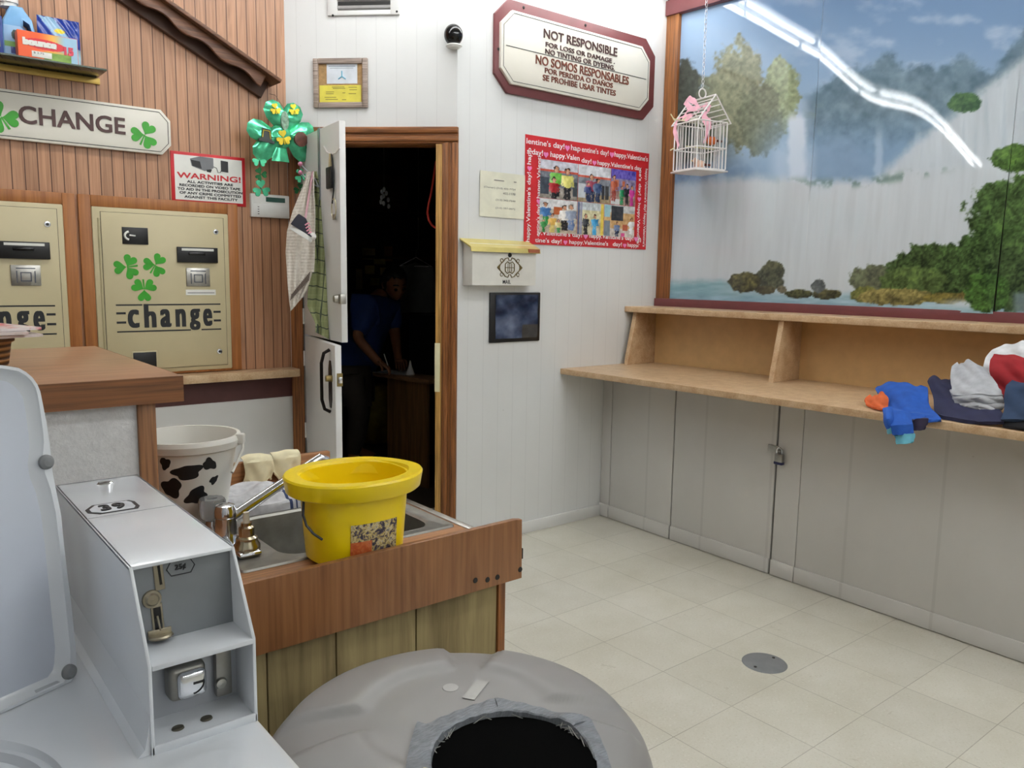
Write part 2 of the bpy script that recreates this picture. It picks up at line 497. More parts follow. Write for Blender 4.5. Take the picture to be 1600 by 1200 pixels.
# panelled left wall: planks above the ledge, a maroon band and white panel beneath it
LZ = .955
struct('wall_left', MB().box(X0, 1.744, YL, YL + .1, LZ, CEIL), M['planks'], 'oak plank panelling above the ledge with change machines', 'wall')
struct('wall_left', MB().box(X0, 1.744, YL, YL + .1, 0, .80), M['white_plain'], 'white wall below the maroon band under the ledge', 'wall')
struct('trim_1', MB().box(X0, 1.744, YL - .004, YL + .1, .80, LZ), M['maroon_dk'], 'maroon painted band under the left ledge', 'trim')
# back wall with the notice
struct('wall_back', MB().box(2.362, XR, YB, YB + .1, 0, CEIL), M['white'], 'white grooved panel wall holding the notice and mailbox', 'wall')
struct('wall_right', MB().box(XR, XR + .1, Y0, YB + .1, 0, CEIL), M['white_plain'], 'white wall behind the waterfall mural', 'wall')
struct('wall_front', MB().box(X0, XR + .1, Y0 - .1, Y0, 0, CEIL), M['white_plain'], 'white wall at the front of the room', 'wall')
struct('wall_far', MB().box(X0 - .1, X0, Y0, YL + .1, 0, CEIL), M['white_plain'], 'white wall at the left end of the room', 'wall')

# ------------------------------------------------------------------ door wall: opening, casing, jambs
dj1 = FD.uv(681, 500)[0]                       # right edge of the opening
dj0 = -.80                                     # left edge, at the hinges
dtop = FD.uv(600, 225)[1]
WD = .1
mb = MB()
mb.box(DL, dj0 - .005, 0, WD, 0, dtop + .04); mb.box(dj1 + .005, 0, 0, WD, 0, dtop + .04); mb.box(DL, 0, 0, WD, dtop + .04, CEIL)
struct('wall_corner', mb, M['white'], 'white grooved panel wall around the dutch door', 'wall', FD.at(0), FD.r)
ctop = FD.uv(640, 199)[1]; cr = FD.uv(712, 400)[0]
def casing(mb, x0, x1, z0, z1, horizontal=False):
    if horizontal:
        h = z1 - z0
        mb.box(x0, x1, -.012, 0, z0, z1, .004); mb.box(x0, x1, -.022, -.01, z0 + h * .12, z0 + h * .42, .006); mb.box(x0, x1, -.026, -.01, z0 + h * .62, z1, .007)
    else:
        w = x1 - x0
        mb.box(x0, x1, -.012, 0, z0, z1, .004); mb.box(x0 + w * .12, x0 + w * .42, -.022, -.01, z0, z1, .006); mb.box(x0 + w * .62, x1, -.026, -.01, z0, z1, .007)
    return mb
struct('trim_2', casing(MB(), dj1 + .032, cr + .012, 0, dtop + .005), M['oak'], 'oak casing on the right side of the door opening', 'trim', FD.at(0), FD.r)
struct('trim_3', casing(MB(), dj0 - .02, cr + .012, dtop, ctop, True), M['oak_x'], 'oak casing across the top of the door opening', 'trim', FD.at(0), FD.r)
struct('trim_4', MB().box(DL + .006, dj0 - .004, -.014, 0, 0, dtop + .0, .003), M['oak'], 'oak casing on the hinge side of the door opening', 'trim', FD.at(0), FD.r)
jr = thing('trim_5', 'yellowish oak door jamb on the latch side', 'trim', FD.at(0), FD.r, kind='structure')
MB().box(dj1 - .001, dj1 + .0305, -.008, WD + .02, 0, dtop, .002).build('jamb_board', M['jamb'], jr)
_, sz0 = FD.uv(686, 612); _, sz1 = FD.uv(686, 536)
MB().box(dj1 - .0035, dj1 + .024, -.0105, .03, sz0, sz1, .001).build('strike_plate', M['cream'], jr)['label'] = 'cream coloured strike plate'
struct('trim_6', MB().box(dj0 - .004, dj1, .03, WD + .02, dtop, dtop + .03, .002), M['oak_x'], 'dark oak head jamb inside the door opening', 'trim', FD.at(0), FD.r)
# white corner moulding between back wall and mural
u0 = FB.uv(1046, 225)[0]; 
struct('trim_7', MB().box(u0 - .006, XR - .0, YB - .018, YB, FB.uv(1036, 467)[1], CEIL, .005), M['white_plain'], 'white corner moulding left of the mural', 'trim')
# ------------------------------------------------------------------ right wall: the mural side (measured a few degrees off square)
FM = Frame(XR, YB, math.radians(-87.3))
FC = Frame(3.446, YB, math.atan2(-2.354, -.052))        # face of the low cabinets
def loc(fr, p): q = Vector((p[0], p[1], 0)) - fr.o; return q.dot(fr.u), q.dot(fr.n), p[2]
bpy.data.objects.remove(bpy.data.objects['wall_right'])
struct('wall_right', MB().box(-.02, 7.4, 0, .1, 0, CEIL), M['white_plain'], 'white wall behind the waterfall mural', 'wall', FM.at(0), FM.r)

# baseboard along the back wall
bz = .068
struct('baseboard_back', MB().box(2.362, 3.446, YB - .014, YB, 0, bz, .004), M['white_plain'], 'white baseboard along the back wall under the mailbox', 'baseboard')

# mural: two framed panels of printed sheet under wavy clear plastic
mu0 = FM.uv(1070, 100)[0]; mz0 = FM.uv(1300, 476)[1]; mz1 = FM.uv(1110, 15)[1]
mu_seam = FM.uv(1280, 200)[0]; mu1 = FM.uv(1586, 250)[0]; mu2 = mu1 + 1.0
def to_px(X, Z):                                # wall metres -> the sketch grid the picture was drawn on
    o = FM.o; px = o.x + FM.u.x * X - CAM.x; py = o.y + FM.u.y * X - CAM.y; pz = Z - CAM.z
    d = px * FW.x + py * FW.y + pz * FW.z
    return 800 + F_PX * (px * RT.x + py * RT.y + pz * RT.z) / d, 600 - F_PX * (px * UP.x + py * UP.y + pz * UP.z) / d
def sstep(a, b, x): t = np.clip((x - a) / (b - a), 0, 1); return t * t * (3 - 2 * t)
def mural_colour(X, Z):
    x, y = to_px(X, Z)
    C = lambda *c: np.array(c, float)
    def over(img, c, m): return img + (np.asarray(c, float) - img) * np.clip(m, 0, 1)[..., None]
    n1 = fbm(x / 60, y / 34, 1, 5); n2 = fbm(x / 14, y / 14, 2, 4); n3 = fbm(x / 5, y / 5, 3, 3)
    wob = (n2 - .5) * 26 + (n3 - .5) * 12
    t = sstep(0, 230, y)[..., None]
    img = C(104, 140, 184) * (1 - t) + C(150, 178, 206) * t
    img = over(img, (176, 192, 214), sstep(.5, .78, n1) * .75 * sstep(1120, 1420, x))
    img = over(img, (150, 180, 212), sstep(1250, 1090, x) * .5)
    # hazy far trees
    top = 150 - 52 * np.exp(-((x - 1390) / 26.0) ** 2) - 40 * np.exp(-((x - 1335) / 40.0) ** 2) - 42 * np.exp(-((x - 1445) / 40.0) ** 2) - 56 * np.exp(-((x - 1510) / 34.0) ** 2) - 95 * np.exp(-((x - 1610) / 50.0) ** 2)
    m = sstep(-8, 10, y - top - wob) * sstep(1255, 1285, x)
    img = over(img, C(88, 116, 132) + (n2[..., None] - .5) * 70, m * .85)
    img = over(img, (96, 118, 104), m * sstep(.5, .7, n2) * sstep(1300, 1270, x + 0 * y) * .6)
    # left trees
    for cx, cy, rx, ry, col in ((1082, 175, 26, 76, (62, 68, 60)), (1118, 190, 26, 70, (100, 106, 84)), (1160, 152, 44, 84, (128, 132, 104)), (1228, 150, 30, 56, (138, 150, 112)), (1196, 190, 34, 60, (112, 118, 94)), (1075, 225, 20, 60, (44, 50, 46))):
        d = ((x - cx) / rx) ** 2 + ((y - cy) / ry) ** 2
        m = sstep(1.15, .8, d + (n2 - .5) * 1.1 + (n3 - .5) * .5)
        img = over(img, C(*col) * (.72 + .56 * n3[..., None]), m)
    img = over(img, (70, 78, 62), sstep(150, 230, y) * sstep(1175, 1120, x + wob) * sstep(290, 240, y) * .8 * sstep(.3, .6, n2))
    # mist and the upper falls
    img = over(img, (122, 158, 196), sstep(165, 245, y + wob) * sstep(1160, 1240, x) * .85)
    img = over(img, (98, 132, 170), sstep(240, 275, y + wob * .5) * sstep(1230, 1150, x) * .85)
    fall = sstep(18, 8, np.abs(x - 1252 - (y - 180) * .02 + (n2 - .5) * 8)) * sstep(172, 190, y)
    img = over(img, (206, 218, 232), fall * .9)
    img = over(img, (190, 208, 230), sstep(44, 20, np.abs(x - 1246)) * sstep(205, 250, y + wob) * .55)
    for fx in (1135, 1380, 1440): img = over(img, (186, 206, 226), sstep(9, 2, np.abs(x - fx + (n2 - .5) * 6)) * sstep(185, 230, y) * .5)
    # big right-hand fall
    bd = 268 - (x - 1385) * .80
    m = sstep(-14, 14, y - bd - wob * .6) * sstep(1370, 1400, x)
    img = over(img, C(192, 202, 210) + ((fbm(x / 9, y / 90, 9, 3) - .5) * 24)[..., None], m * .95)
    img = over(img, (150, 172, 190), m * sstep(.56, .74, fbm(x / 9, y / 120, 11, 3)) * .28)
    # main falls
    topm = 292 - (x - 1050) * .055 - 8 * np.sin((x - 1060) / 60)
    m = sstep(-10, 12, y - topm - wob * .35)
    fl = fbm((x + y * .08) / 8, y / 110, 21, 4)
    img = over(img, C(194, 203, 210) + ((fl - .5) * 22)[..., None], m)
    img = over(img, (150, 184, 208), m * sstep(1180, 1060, x) * .5 * sstep(400, 300, y))
    img = over(img, (172, 188, 196), m * sstep(.58, .74, fl) * .22)
    e = np.exp(-((y - topm - 3) / 7.0) ** 2) * sstep(1190, 1330, x) * sstep(1520, 1430, x)
    img = over(img, (98, 128, 118), e * sstep(.5, .66, n2) * .8)
    # pool
    m = sstep(434, 446, y + (n2 - .5) * 8) * sstep(1260, 1100, x)
    img = over(img, C(118, 170, 186) + ((fbm(x / 24, y / 4, 31, 3) - .5) * 60)[..., None], m * .9)
    m = sstep(452, 466, y + (n2 - .5) * 8)
    img = over(img, C(132, 176, 194) + ((fbm(x / 24, y / 4, 33, 3) - .5) * 70)[..., None], m * .8)
    def bush(cx, cy, rx, ry, c, dk, k=.8):
        nonlocal img
        d = ((x - cx) / rx) ** 2 + ((y - cy) / ry) ** 2
        m = sstep(1.12, .9, d + (n2 - .5) * .9 + (n3 - .5) * .5)
        leaf = fbm(x / 3.2, y / 3.2, 41, 3); big = fbm(x / 16, y / 13, 43, 3)
        col = C(*dk) + (C(*c) - C(*dk)) * np.clip(leaf * 1.3 + big * .9 - .62 - (y - cy) / ry * .12, 0, 1.15)[..., None]
        img = over(img, col, m)
    bush(1214, 432, 22, 24, (104, 108, 80), (44, 48, 40)); bush(1172, 441, 26, 15, (116, 112, 62), (40, 38, 26)); bush(1205, 453, 18, 7, (90, 86, 60), (44, 40, 30))
    bush(1258, 459, 24, 7, (92, 94, 50), (30, 32, 24)); bush(1300, 460, 24, 8, (104, 100, 54), (36, 36, 26)); bush(1288, 447, 11, 10, (104, 112, 112), (64, 70, 72)); bush(1230, 452, 8, 6, (120, 112, 84), (70, 66, 54))
    bush(1375, 440, 38, 25, (108, 118, 84), (60, 66, 54)); bush(1360, 460, 22, 12, (122, 126, 54), (62, 70, 30))
    bush(1640, 335, 124, 62, (92, 132, 58), (30, 46, 20)); bush(1562, 395, 54, 48, (78, 116, 48), (20, 34, 14)); bush(1640, 430, 90, 66, (80, 114, 50), (22, 36, 18))
    bush(1600, 250, 46, 22, (104, 152, 58), (40, 66, 24)); bush(1512, 163, 26, 16, (86, 128, 74), (50, 84, 60))
    bush(1472, 426, 76, 46, (80, 118, 50), (16, 28, 14)); bush(1436, 442, 52, 24, (100, 132, 58), (40, 58, 26))
    bush(1410, 464, 60, 13, (164, 150, 78), (70, 66, 32)); bush(1490, 466, 40, 9, (150, 132, 50), (58, 58, 24)); bush(1532, 462, 26, 8, (160, 130, 50), (60, 56, 26))
    img = over(img, (196, 208, 216), np.exp(-((x - 1520) / 34.0) ** 2 - ((y - 474) / 6.0) ** 2) * .9)
    bush(1552, 458, 34, 32, (84, 136, 46), (24, 44, 18))
    img = over(img, (124, 148, 160), sstep(452, 462, y) * sstep(1585, 1600, x) * .7)
    g_ = img.mean(-1, keepdims=True)
    return (g_ + (img - g_) * .86) * .93 + 14
mural = thing('wall_mural', 'glossy waterfall photo mural covering the right wall above the shelf', 'mural', FM.at(0), FM.r)
mm = vcol_mat('printed_waterfall_under_clear_plastic', .035, 0.0, .5)
def waves(k):
    def f(X, Z):
        a = X - mu0; w = mu_seam - mu0; w1 = mu1 - mu_seam
        if k == 0: tl = .002 + .012 * np.clip(a / w, 0, 1); s = .0012 * np.sin(a * 5.2 + .6) + .0005 * np.sin(a * 9 + Z * 3.0)
        elif k == 1: q = np.clip((a - w) / w1, 0, 1); tl = .016 + .034 * q; s = .0014 * np.sin(a * 7.0 + 2.2) + .0006 * np.sin(a * 13 + Z * 2.5 + 1)
        else: tl = .03; s = .003 * np.sin(a * 7 + 1)
        return -.05 - s + tl * (Z - (mz0 + mz1) / 2)
    return f
for k, (a, b) in enumerate(((mu0 - .01, mu_seam - .001), (mu_seam + .001, mu1 - .001), (mu1 + .001, mu2))):
    nx = int((b - a) / .0065); nz = int((mz1 - mz0 + .02) / .0065)
    paint_sheet('printed_panel', a, b, mz0 - .01, mz1 + .01, nx, nz, mural_colour, mm, mural, yfn=waves(k))
# frame of the mural
w0 = FM.uv(1050, 225)[0]
f = thing('trim_8', 'oak upright trim at the left edge of the mural', 'trim', FM.at(0), FM.r, kind='structure')
MB().box(.0, mu0, -.075, 0, mz0 - .05, mz1 + .002, .004).build('trim_board', M['oak'], f)
mz00 = FM.uv(1340, 494)[1]
struct('trim_9', MB().box(0, mu2, -.09, 0, mz00 - .02, mz0, .003), M['maroon'], 'maroon painted strip below the mural', 'trim', FM.at(0), FM.r)
struct('trim_10', MB().box(0, mu2, -.09, 0, mz1, mz1 + .085, .003), M['maroon'], 'maroon painted strip above the mural', 'trim', FM.at(0), FM.r)
struct('trim_11', MB().box(0, mu2, -.07, 0, mz1 + .085, CEIL - .002), plain((46, 56, 64), .5), 'dark board coloured as the shaded recess between mural frame and ceiling', 'trim', FM.at(0), FM.r)  # dark colour stands in for the shaded recess above the frame

# folding counter with raised shelf
CT = .927
def L(px, py, z): return loc(FM, onz(px, py, z))
fc = thing('folding_counter', 'long speckled beige folding counter with a raised shelf under the mural', 'counter', FM.at(0), FM.r)
a = L(875, 575.6, CT); b = L(1340, 638.5, CT); c = L(1600, 676, CT)
sl = (c[1] - a[1]) / (c[0] - a[0])
ue = 3.2
poly = [(a[0] + .004, a[1]), (ue, a[1] + sl * (ue - a[0])), (ue, -.001), (.012, -.001)]
xl = (YB - .001)
# left end follows the back wall: keep it just clear of the wall plane
def on_back(v):                                 # local u at which a line of depth v meets the back wall
    return (v * FM.n.y) / (-FM.u.y) + .002
poly = [(on_back(a[1]), a[1]), (ue, a[1] + sl * (ue - a[0])), (ue, -.001), (on_back(0), -.001)]
MB().prism(poly, CT - .032, CT, 'z', .003).build('countertop', M['beige'], fc)
s1 = L(976, 478.4, 1.276); s2 = L(1340, 497, 1.276); s3 = L(1600, 510, 1.276)
ss = (s3[1] - s1[1]) / (s3[0] - s1[0])
poly = [(on_back(s1[1]), s1[1]), (ue, s1[1] + ss * (ue - s1[0])), (ue, -.033), (on_back(-.033), -.033)]
SZ1 = 1.276; SZ0 = 1.242
MB().prism(poly, SZ0, SZ1, 'z', .003).build('raised_shelf', M['beige'], fc)
bk0 = L(1034, 567.5, CT); bk1 = L(1340, 603, CT)
sb = (bk1[1] - bk0[1]) / (bk1[0] - bk0[0])
def backy(u): return bk0[1] + sb * (u - bk0[0])
MB().prism([(on_back(backy(0)), backy(0)), (ue, backy(ue)), (ue, -.002), (on_back(0), -.002)], CT, SZ0, 'z').build('back_panel', M['beige_back'], fc)
def divider(u, uw=.028):
    mb = MB(); f0 = L(1203.5, 597.5, CT)[1]; yb_ = backy(u) + .004; top = yb_ - .19; bot = yb_ - .26
    mb.prism([(yb_, CT), (bot, CT), (bot + .012, CT + .06), (top - .012, SZ0 - .06), (top, SZ0), (yb_, SZ0)], u, u + uw, 'x', .002)
    return mb.build('divider', M['beige'], fc)
divider(L(977, 569, CT)[0] + .004); divider(L(1203.5, 597.5, CT)[0] - .012)
ud = L(1585, 640, CT)[0] + .32; divider(ud)
MB().box(.3, ue, -.06, -.002, .5, CT - .032).build('wall_cleat', M['beige_back'], fc)

# low cabinets below: each door panel carries its own strip of baseboard
def cab_panel(mb, u0, u1, z1=.893):
    mb.box(u0, u1, 0, .018, .004, z1, .002); mb.box(u0, u1, -.009, .002, .003, .08, .003); return mb
c1 = thing('base_cabinet', 'white low cabinet with narrow door in the corner under the counter', 'cabinet', FC.at(0), FC.r)
MB().box(.004, .565, .03, .34, .002, .893).build('body', M['dark'], c1)
cab_panel(MB(), .002, .079).build('filler', M['cab'], c1); cab_panel(MB(), .084, .563).build('door', M['cab'], c1)
c2 = thing('base_cabinet', 'white low cabinet door held by the hasp and padlock', 'cabinet', FC.at(0), FC.r)
MB().box(.572, 1.212, .03, .34, .002, .893).build('body', M['dark'], c2)
d2 = cab_panel(MB(), .571, 1.209).build('door', M['cab'], c2)
c3 = thing('base_cabinet', 'long white panelled low cabinet right of the padlock', 'cabinet', FC.at(0), FC.r)
MB().box(1.216, 3.2, .03, .32, .002, .885).build('body', M['dark'], c3)
cab_panel(MB(), 1.220, 1.349).build('stile', M['cab'], c3); cab_panel(MB(), 1.352, 3.2).build('panel', M['cab'], c3)
hz = FC.uv(1215, 704)[1]
mb = MB().box(1.165, 1.225, -.004, .0, hz - .012, hz + .022, .001); mb.tube([(1.232, 0, hz + .002), (1.232, -.02, hz + .002), (1.246, -.022, hz + .002), (1.246, -.004, hz + .002)], .004, 8); mb.box(1.2, 1.25, -.008, -.003, hz - .008, hz + .016, .001)
mb.build('hasp', M['steel'], d2)
pk = thing('padlock', 'small steel padlock with dark blue base on the cabinet hasp', 'padlock', FC.at(1.243, hz - .05, .02), FC.r)
MB().box(-.021, .021, -.01, .01, -.003, .04, .004).build('lock_body', M['steel'], pk)
MB().box(-.023, .023, -.0115, .0115, -.012, .002, .003).build('bumper', plain((40, 42, 84), .4), pk)
MB().tube([(-.013, 0, .038), (-.013, 0, .058), (-.008, 0, .067), (0, 0, .07), (.008, 0, .067), (.013, 0, .058), (.013, 0, .038)], .0036, 8).build('shackle', M['chrome'], pk)

# floor drain cover
dc = onz(1194.5, 1036, 0)
t = thing('drain_cover', 'round grey metal cover set in the tile floor', 'drain cover', (dc.x, dc.y, 0))
MB().lathe([(.0, .003), (.078, .003), (.082, .002), (.084, 0)], seg=40).build('plate', plain((126, 128, 130), .5, metal=.2), t)
mb = MB()
for q in (-.06, .06): mb.lathe([(.006, .0035), (.006, .002)], (q, 0, 0.001), 10)
mb.build('screw', M['dark'], t)

# ------------------------------------------------------------------ notices and boxes on the back wall
def wall_thing(fr, name, label, cat, group=None): return thing(name, label, cat, fr.at(0), fr.r, group)
def Bp(pts, d=0): return [FB.uv(x, y, d) for x, y in pts]
def oct(x0, x1, z0, z1, cx, cz): return [(x0 + cx, z0), (x1 - cx, z0), (x1, z0 + cz), (x1, z1 - cz), (x1 - cx, z1), (x0 + cx, z1), (x0, z1 - cz), (x0, z0 + cz)]
ns = wall_thing(FB, 'notice_sign', 'large cream notice reading NOT RESPONSIBLE on maroon backing board', 'sign')
sx0, sx1, sz0_, sz1_ = 2.578, 3.778, 2.377, 2.835
MB().prism(oct(sx0, sx1, sz0_, sz1_, .085, .085), -.02, 0, bev=.003).build('backing_board', M['maroon'], ns)
ip = Bp([(784, 60), (1016, 120), (920, 172), (900, 46)], .035)
ix0, ix1 = FB.uv(783.5, 70, .04)[0], FB.uv(1015, 120, .04)[0]
iz1 = FB.uv(800, 15, .04)[1]; iz0 = FB.uv(800, 131, .04)[1]
MB().prism(oct(ix0, ix1, iz0, iz1, .07, .07), -.04, -.019, bev=.002).build('sign_panel', M['sign_white'], ns)
mb = MB(); o_ = oct(ix0 + .014, ix1 - .014, iz0 + .014, iz1 - .014, .066, .066)
mb.tube([(x, -.0405, z) for x, z in o_], .0014, 6, closed=True)
zmid = FB.uv(900, 97.3, .04)[1]
mb.box(ix0 + .03, ix1 - .03, -.0412, -.0398, zmid - .0016, zmid + .0016)
mb.build('pinstripe', M['line_black'], ns)
def sgn(s, bl, tr, m, bold=.012):
    x0, z0 = FB.uv(680 + bl[0] * .25, bl[1] * .25, .041); x1, z1 = FB.uv(680 + tr[0] * .25, tr[1] * .25, .041)
    return put_text(MB(), s, x0, x1, z0, z1, -.0398, 0, .003, fat=(min(.003, (z1 - z0) * .035),) * 2).build('lettering', m, ns, ang=0)
sgn('NOT RESPONSIBLE', (678, 235), (1138, 302), M['letter_brown']); sgn('FOR LOSS OR DAMAGE .', (690, 291), (1122, 372), M['letter_brown'])
sgn('NO TINTING OR DYEING.', (688, 336), (1122, 412), M['letter_brown']); sgn('NO SOMOS RESPONSABLES', (628, 398), (1210, 482), M['letter_red'])
sgn('POR PERDIDA O DA\u00d1OS', (685, 456), (1110, 513), M['letter_red']); sgn('SE PROHIBE USAR TINTES', (672, 502), (1128, 566), M['letter_red'])
for x, z in ((2.76, sz1_ - .022), (3.2, sz1_ - .022), (sx0 + .022, 2.58)):
    MB().lathe([(.0, .004), (.006, .003), (.008, 0)], seg=10, M=Matrix.Translation((x, -.02, z)) @ Matrix.Rotation(math.pi / 2, 4, 'X')).build('screw', M['dark'], ns)

# paper note
px0, pz1 = FB.uv(749, 266); px1, pz0 = FB.uv(818, 340)
pz0 = FB.uv(752, 338)[1]
nt = wall_thing(FB, 'paper_note', 'yellowed paper phone list taped left of the collage', 'note')
MB().sheet(lambda u, v: (px0 + u * (px1 - px0), -.004 - .003 * math.sin(u * 3 + v * 2) ** 2, pz0 + v * (pz1 - pz0)), 10, 10, .0008).build('paper', plain((222, 220, 200), .6, var=.03), nt)
mb = MB()
w_, h_ = px1 - px0, pz1 - pz0
for f0_, f1_ in ((.3, .52), (.74, .8)): mb.box(px0 + w_ * f0_, px0 + w_ * f1_, -.0089, -.0084, pz0 + h_ * .81, pz0 + h_ * .828)
put_text(mb, '(Owner) (310) 402-7724', px0 + w_ * .08, px0 + w_ * .78, pz0 + h_ * .62, pz0 + h_ * .67, -.0085, 0, .0004); put_text(mb, '402-1178', px0 + w_ * .5, px0 + w_ * .78, pz0 + h_ * .52, pz0 + h_ * .57, -.0085, 0, .0004)
put_text(mb, '(213) 342-7244', px0 + w_ * .34, px0 + w_ * .78, pz0 + h_ * .36, pz0 + h_ * .41, -.0085, 0, .0004); put_text(mb, '(310) 397-0072', px0 + w_ * .34, px0 + w_ * .78, pz0 + h_ * .18, pz0 + h_ * .23, -.0085, 0, .0004)
mb.build('lettering', plain((120, 118, 112), .6), nt, ang=0)

# valentine photo collage
vx0, vz1 = FB.uv(820.5, 209.5); vx1, vz0 = FB.uv(1008, 391)
vz1 = (vz1 + FB.uv(1012, 240)[1]) / 2; vz0 = (vz0 + FB.uv(819, 380)[1]) / 2
vm = wall_thing(FB, 'photo_collage', 'red valentine bordered collage of six party photos', 'poster')
W_, H_ = vx1 - vx0, vz1 - vz0
MB().sheet(lambda u, v: (vx0 + u * W_, -.003 - .002 * math.sin(u * 9 + v * 4), vz0 + v * H_), 24, 12, .0012).build('red_paper', plain((204, 36, 44), .4, var=.03), vm)
wl = MB(); hl = MB()
Yt = -.0065
def vstrip(s, x0, x1, z0, z1, rot=0): put_text(wl, s, x0, x1, z0, z1, Yt, .012, .0005, rot)
def V(fx, fz): return vx0 + fx * W_, vz0 + fz * H_
def row(fz, h, items):
    for s, a, b in items:
        if s == '<3': hl.prism(heart_poly(vx0 + W_ * (a + b) / 2, vz0 + H_ * (fz + h * .45), H_ * h * .5), Yt - .0006, Yt)
        else: vstrip(s, vx0 + W_ * a, vx0 + W_ * b, vz0 + H_ * fz, vz0 + H_ * (fz + h))
row(.90, .068, [("lentine's day!", .005, .285), ('<3', .29, .325), ('hap', .335, .41), ("entine's day!", .42, .64), ('<3', .65, .685), ("happy.Valentine's", .69, .985)])
row(.81, .066, [("s day!", .01, .125), ('<3', .13, .165), ('happy.Valen', .18, .405)])
row(.80, .06, [('day!', .42, .50), ('<3', .51, .54), ("happy.Valentine's day", .55, .93)])
row(.075, .066, [("y.Valentine's day!", .10, .44), ('<3', .45, .49), ('happy.Val', .50, .66), ("ntine's day!", .67, .88), ('<3', .89, .92), ('h', .93, .95)])
row(.008, .055, [("tine's day!", .08, .28), ('<3', .29, .33), ("happy.Valentine's", .34, .66), ("day!", .70, .78), ('<3', .79, .82), ("happy", .83, .92)])
def colm(fx, w, items, rot=90):
    for s, a, b in items:
        if s == '<3': hl.prism(heart_poly(vx0 + W_ * (fx + w / 2), vz0 + H_ * (a + b) / 2, H_ * .03), Yt - .0006, Yt)
        else: vstrip(s, vx0 + W_ * fx, vx0 + W_ * (fx + w), vz0 + H_ * a, vz0 + H_ * b, rot)
colm(.012, .036, [("happy.Valentine's day!", .02, .66), ('<3', .67, .72), ('happ', .73, .88)])
colm(.085, .034, [("entine's day!", .08, .37), ('<3', .38, .42), ("happy.Valenti", .43, .82)])
colm(.905, .032, [("ne's day!", .76, .50 + .06), ('<3', .50, .54), ("happy.Valentine's", .02, .48)][1:], -90)
vstrip("ne's day!", vx0 + W_ * .905, vx0 + W_ * .937, vz0 + H_ * .56, vz0 + H_ * .82, -90)
colm(.962, .028, [("happy.Valentine's day! happy.Valentine's", .03, .84)], -90)
wl.build('border_lettering', plain((242, 236, 236), .5), vm, ang=0); hl.build('border_heart', plain((236, 132, 190), .5), vm, ang=0)
pm = vcol_mat('photo_prints', .25)
def photo(fx0, fx1, fz0, fz1, bg, people, extra, seed):
    x0, z0 = V(fx0, fz0); x1, z1 = V(fx1, fz1)
    def col(X, Z):
        u = (X - x0) / (x1 - x0); v = (Z - z0) / (z1 - z0)
        n = fbm(u * 14, v * 11, seed, 4)
        img = np.zeros(u.shape + (3,)); 
        for (v0, c) in bg: img = np.where((v > v0)[..., None], np.array(c, float), img)
        img = img + (n[..., None] - .5) * 90
        for (a, b, c_, d_, c) in extra:
            m = (u > a) & (u < b) & (v > c_) & (v < d_); img = np.where(m[..., None], np.array(c, float) + (n[..., None] - .5) * 40, img)
        u = u + (vnoise(u * 26, v * 22, seed + 7) - .5) * .05; v = v + (vnoise(u * 24, v * 26, seed + 9) - .5) * .04
        for (cx, base, h, shirt, legs, hair) in people:
            w = h * .17; sh = np.array(shirt, float); tone = (n[..., None] - .5) * 70 - 26 * ((u - cx) / w)[..., None].clip(-1, 1)
            vb = (v - base) / h
            lg = (np.abs(np.abs(u - cx) - w * .32) < w * .3) & (vb > 0) & (vb < .45)
            bd = (np.abs(u - cx) < w * (.62 + .28 * np.clip((vb - .4) / .3, 0, 1))) & (vb > .38) & (vb < .74)
            ar = (np.abs(np.abs(u - cx) - w * .95) < w * .2) & (vb > .42) & (vb < .72)
            hr = ((u - cx) / (w * .5)) ** 2 + ((vb - .87) / .105) ** 2 < 1
            fc_ = ((u - cx - w * .04) / (w * .36)) ** 2 + ((vb - .845) / .085) ** 2 < 1
            for m, c in ((lg, legs), (ar, tuple(k * .8 + 30 for k in shirt)), (bd, shirt), (hr, hair), (fc_, (196, 142, 112))):
                img = np.where(m[..., None], np.array(c, float) + tone, img)
        return img
    paint_sheet('photograph', x0, x1, z0, z1, 64, 52, col, pm, vm, y=-.0072)
DK = (40, 34, 34); NV = (40, 50, 80); BR = (70, 46, 34)
photo(.108, .395, .44, .795, [(-1, (150, 140, 130)), (.3, (110, 112, 120)), (.7, (196, 80, 60)), (.76, (196, 196, 206))], [(.42, .05, .85, (110, 180, 70), DK, DK), (.72, .0, .88, (222, 214, 120), DK, BR), (.36, -.1, .7, (170, 40, 44), DK, DK)], [(0, .22, .1, .55, (60, 66, 76)), (.86, 1, .1, .5, (60, 66, 70))], 101)
photo(.398, .665, .44, .795, [(-1, (160, 140, 110)), (.22, (120, 124, 132)), (.66, (200, 90, 70)), (.72, (206, 208, 214))], [(.4, .0, .8, (150, 60, 80), NV, DK), (.6, .02, .68, (60, 80, 120), NV, DK), (.3, .02, .55, (60, 70, 120), NV, DK)], [(0, .22, .1, .5, (190, 194, 200)), (.72, .8, .1, .5, (50, 50, 56)), (.84, .95, .1, .5, (60, 60, 60))], 102)
photo(.668, .885, .44, .795, [(-1, (150, 120, 110)), (.4, (130, 120, 150)), (.74, (92, 80, 170))], [(.45, .0, .58, (40, 140, 90), (40, 130, 80), DK), (.64, .02, .62, (30, 30, 34), DK, DK), (.84, .0, .62, (206, 60, 150), (190, 60, 140), BR), (.12, .1, .75, (190, 100, 70), (150, 70, 60), BR)], [(.15, .3, .5, .7, (190, 110, 80)), (.45, .56, .52, .68, (190, 110, 80)), (.0, .35, .0, .16, (206, 206, 206))], 103)
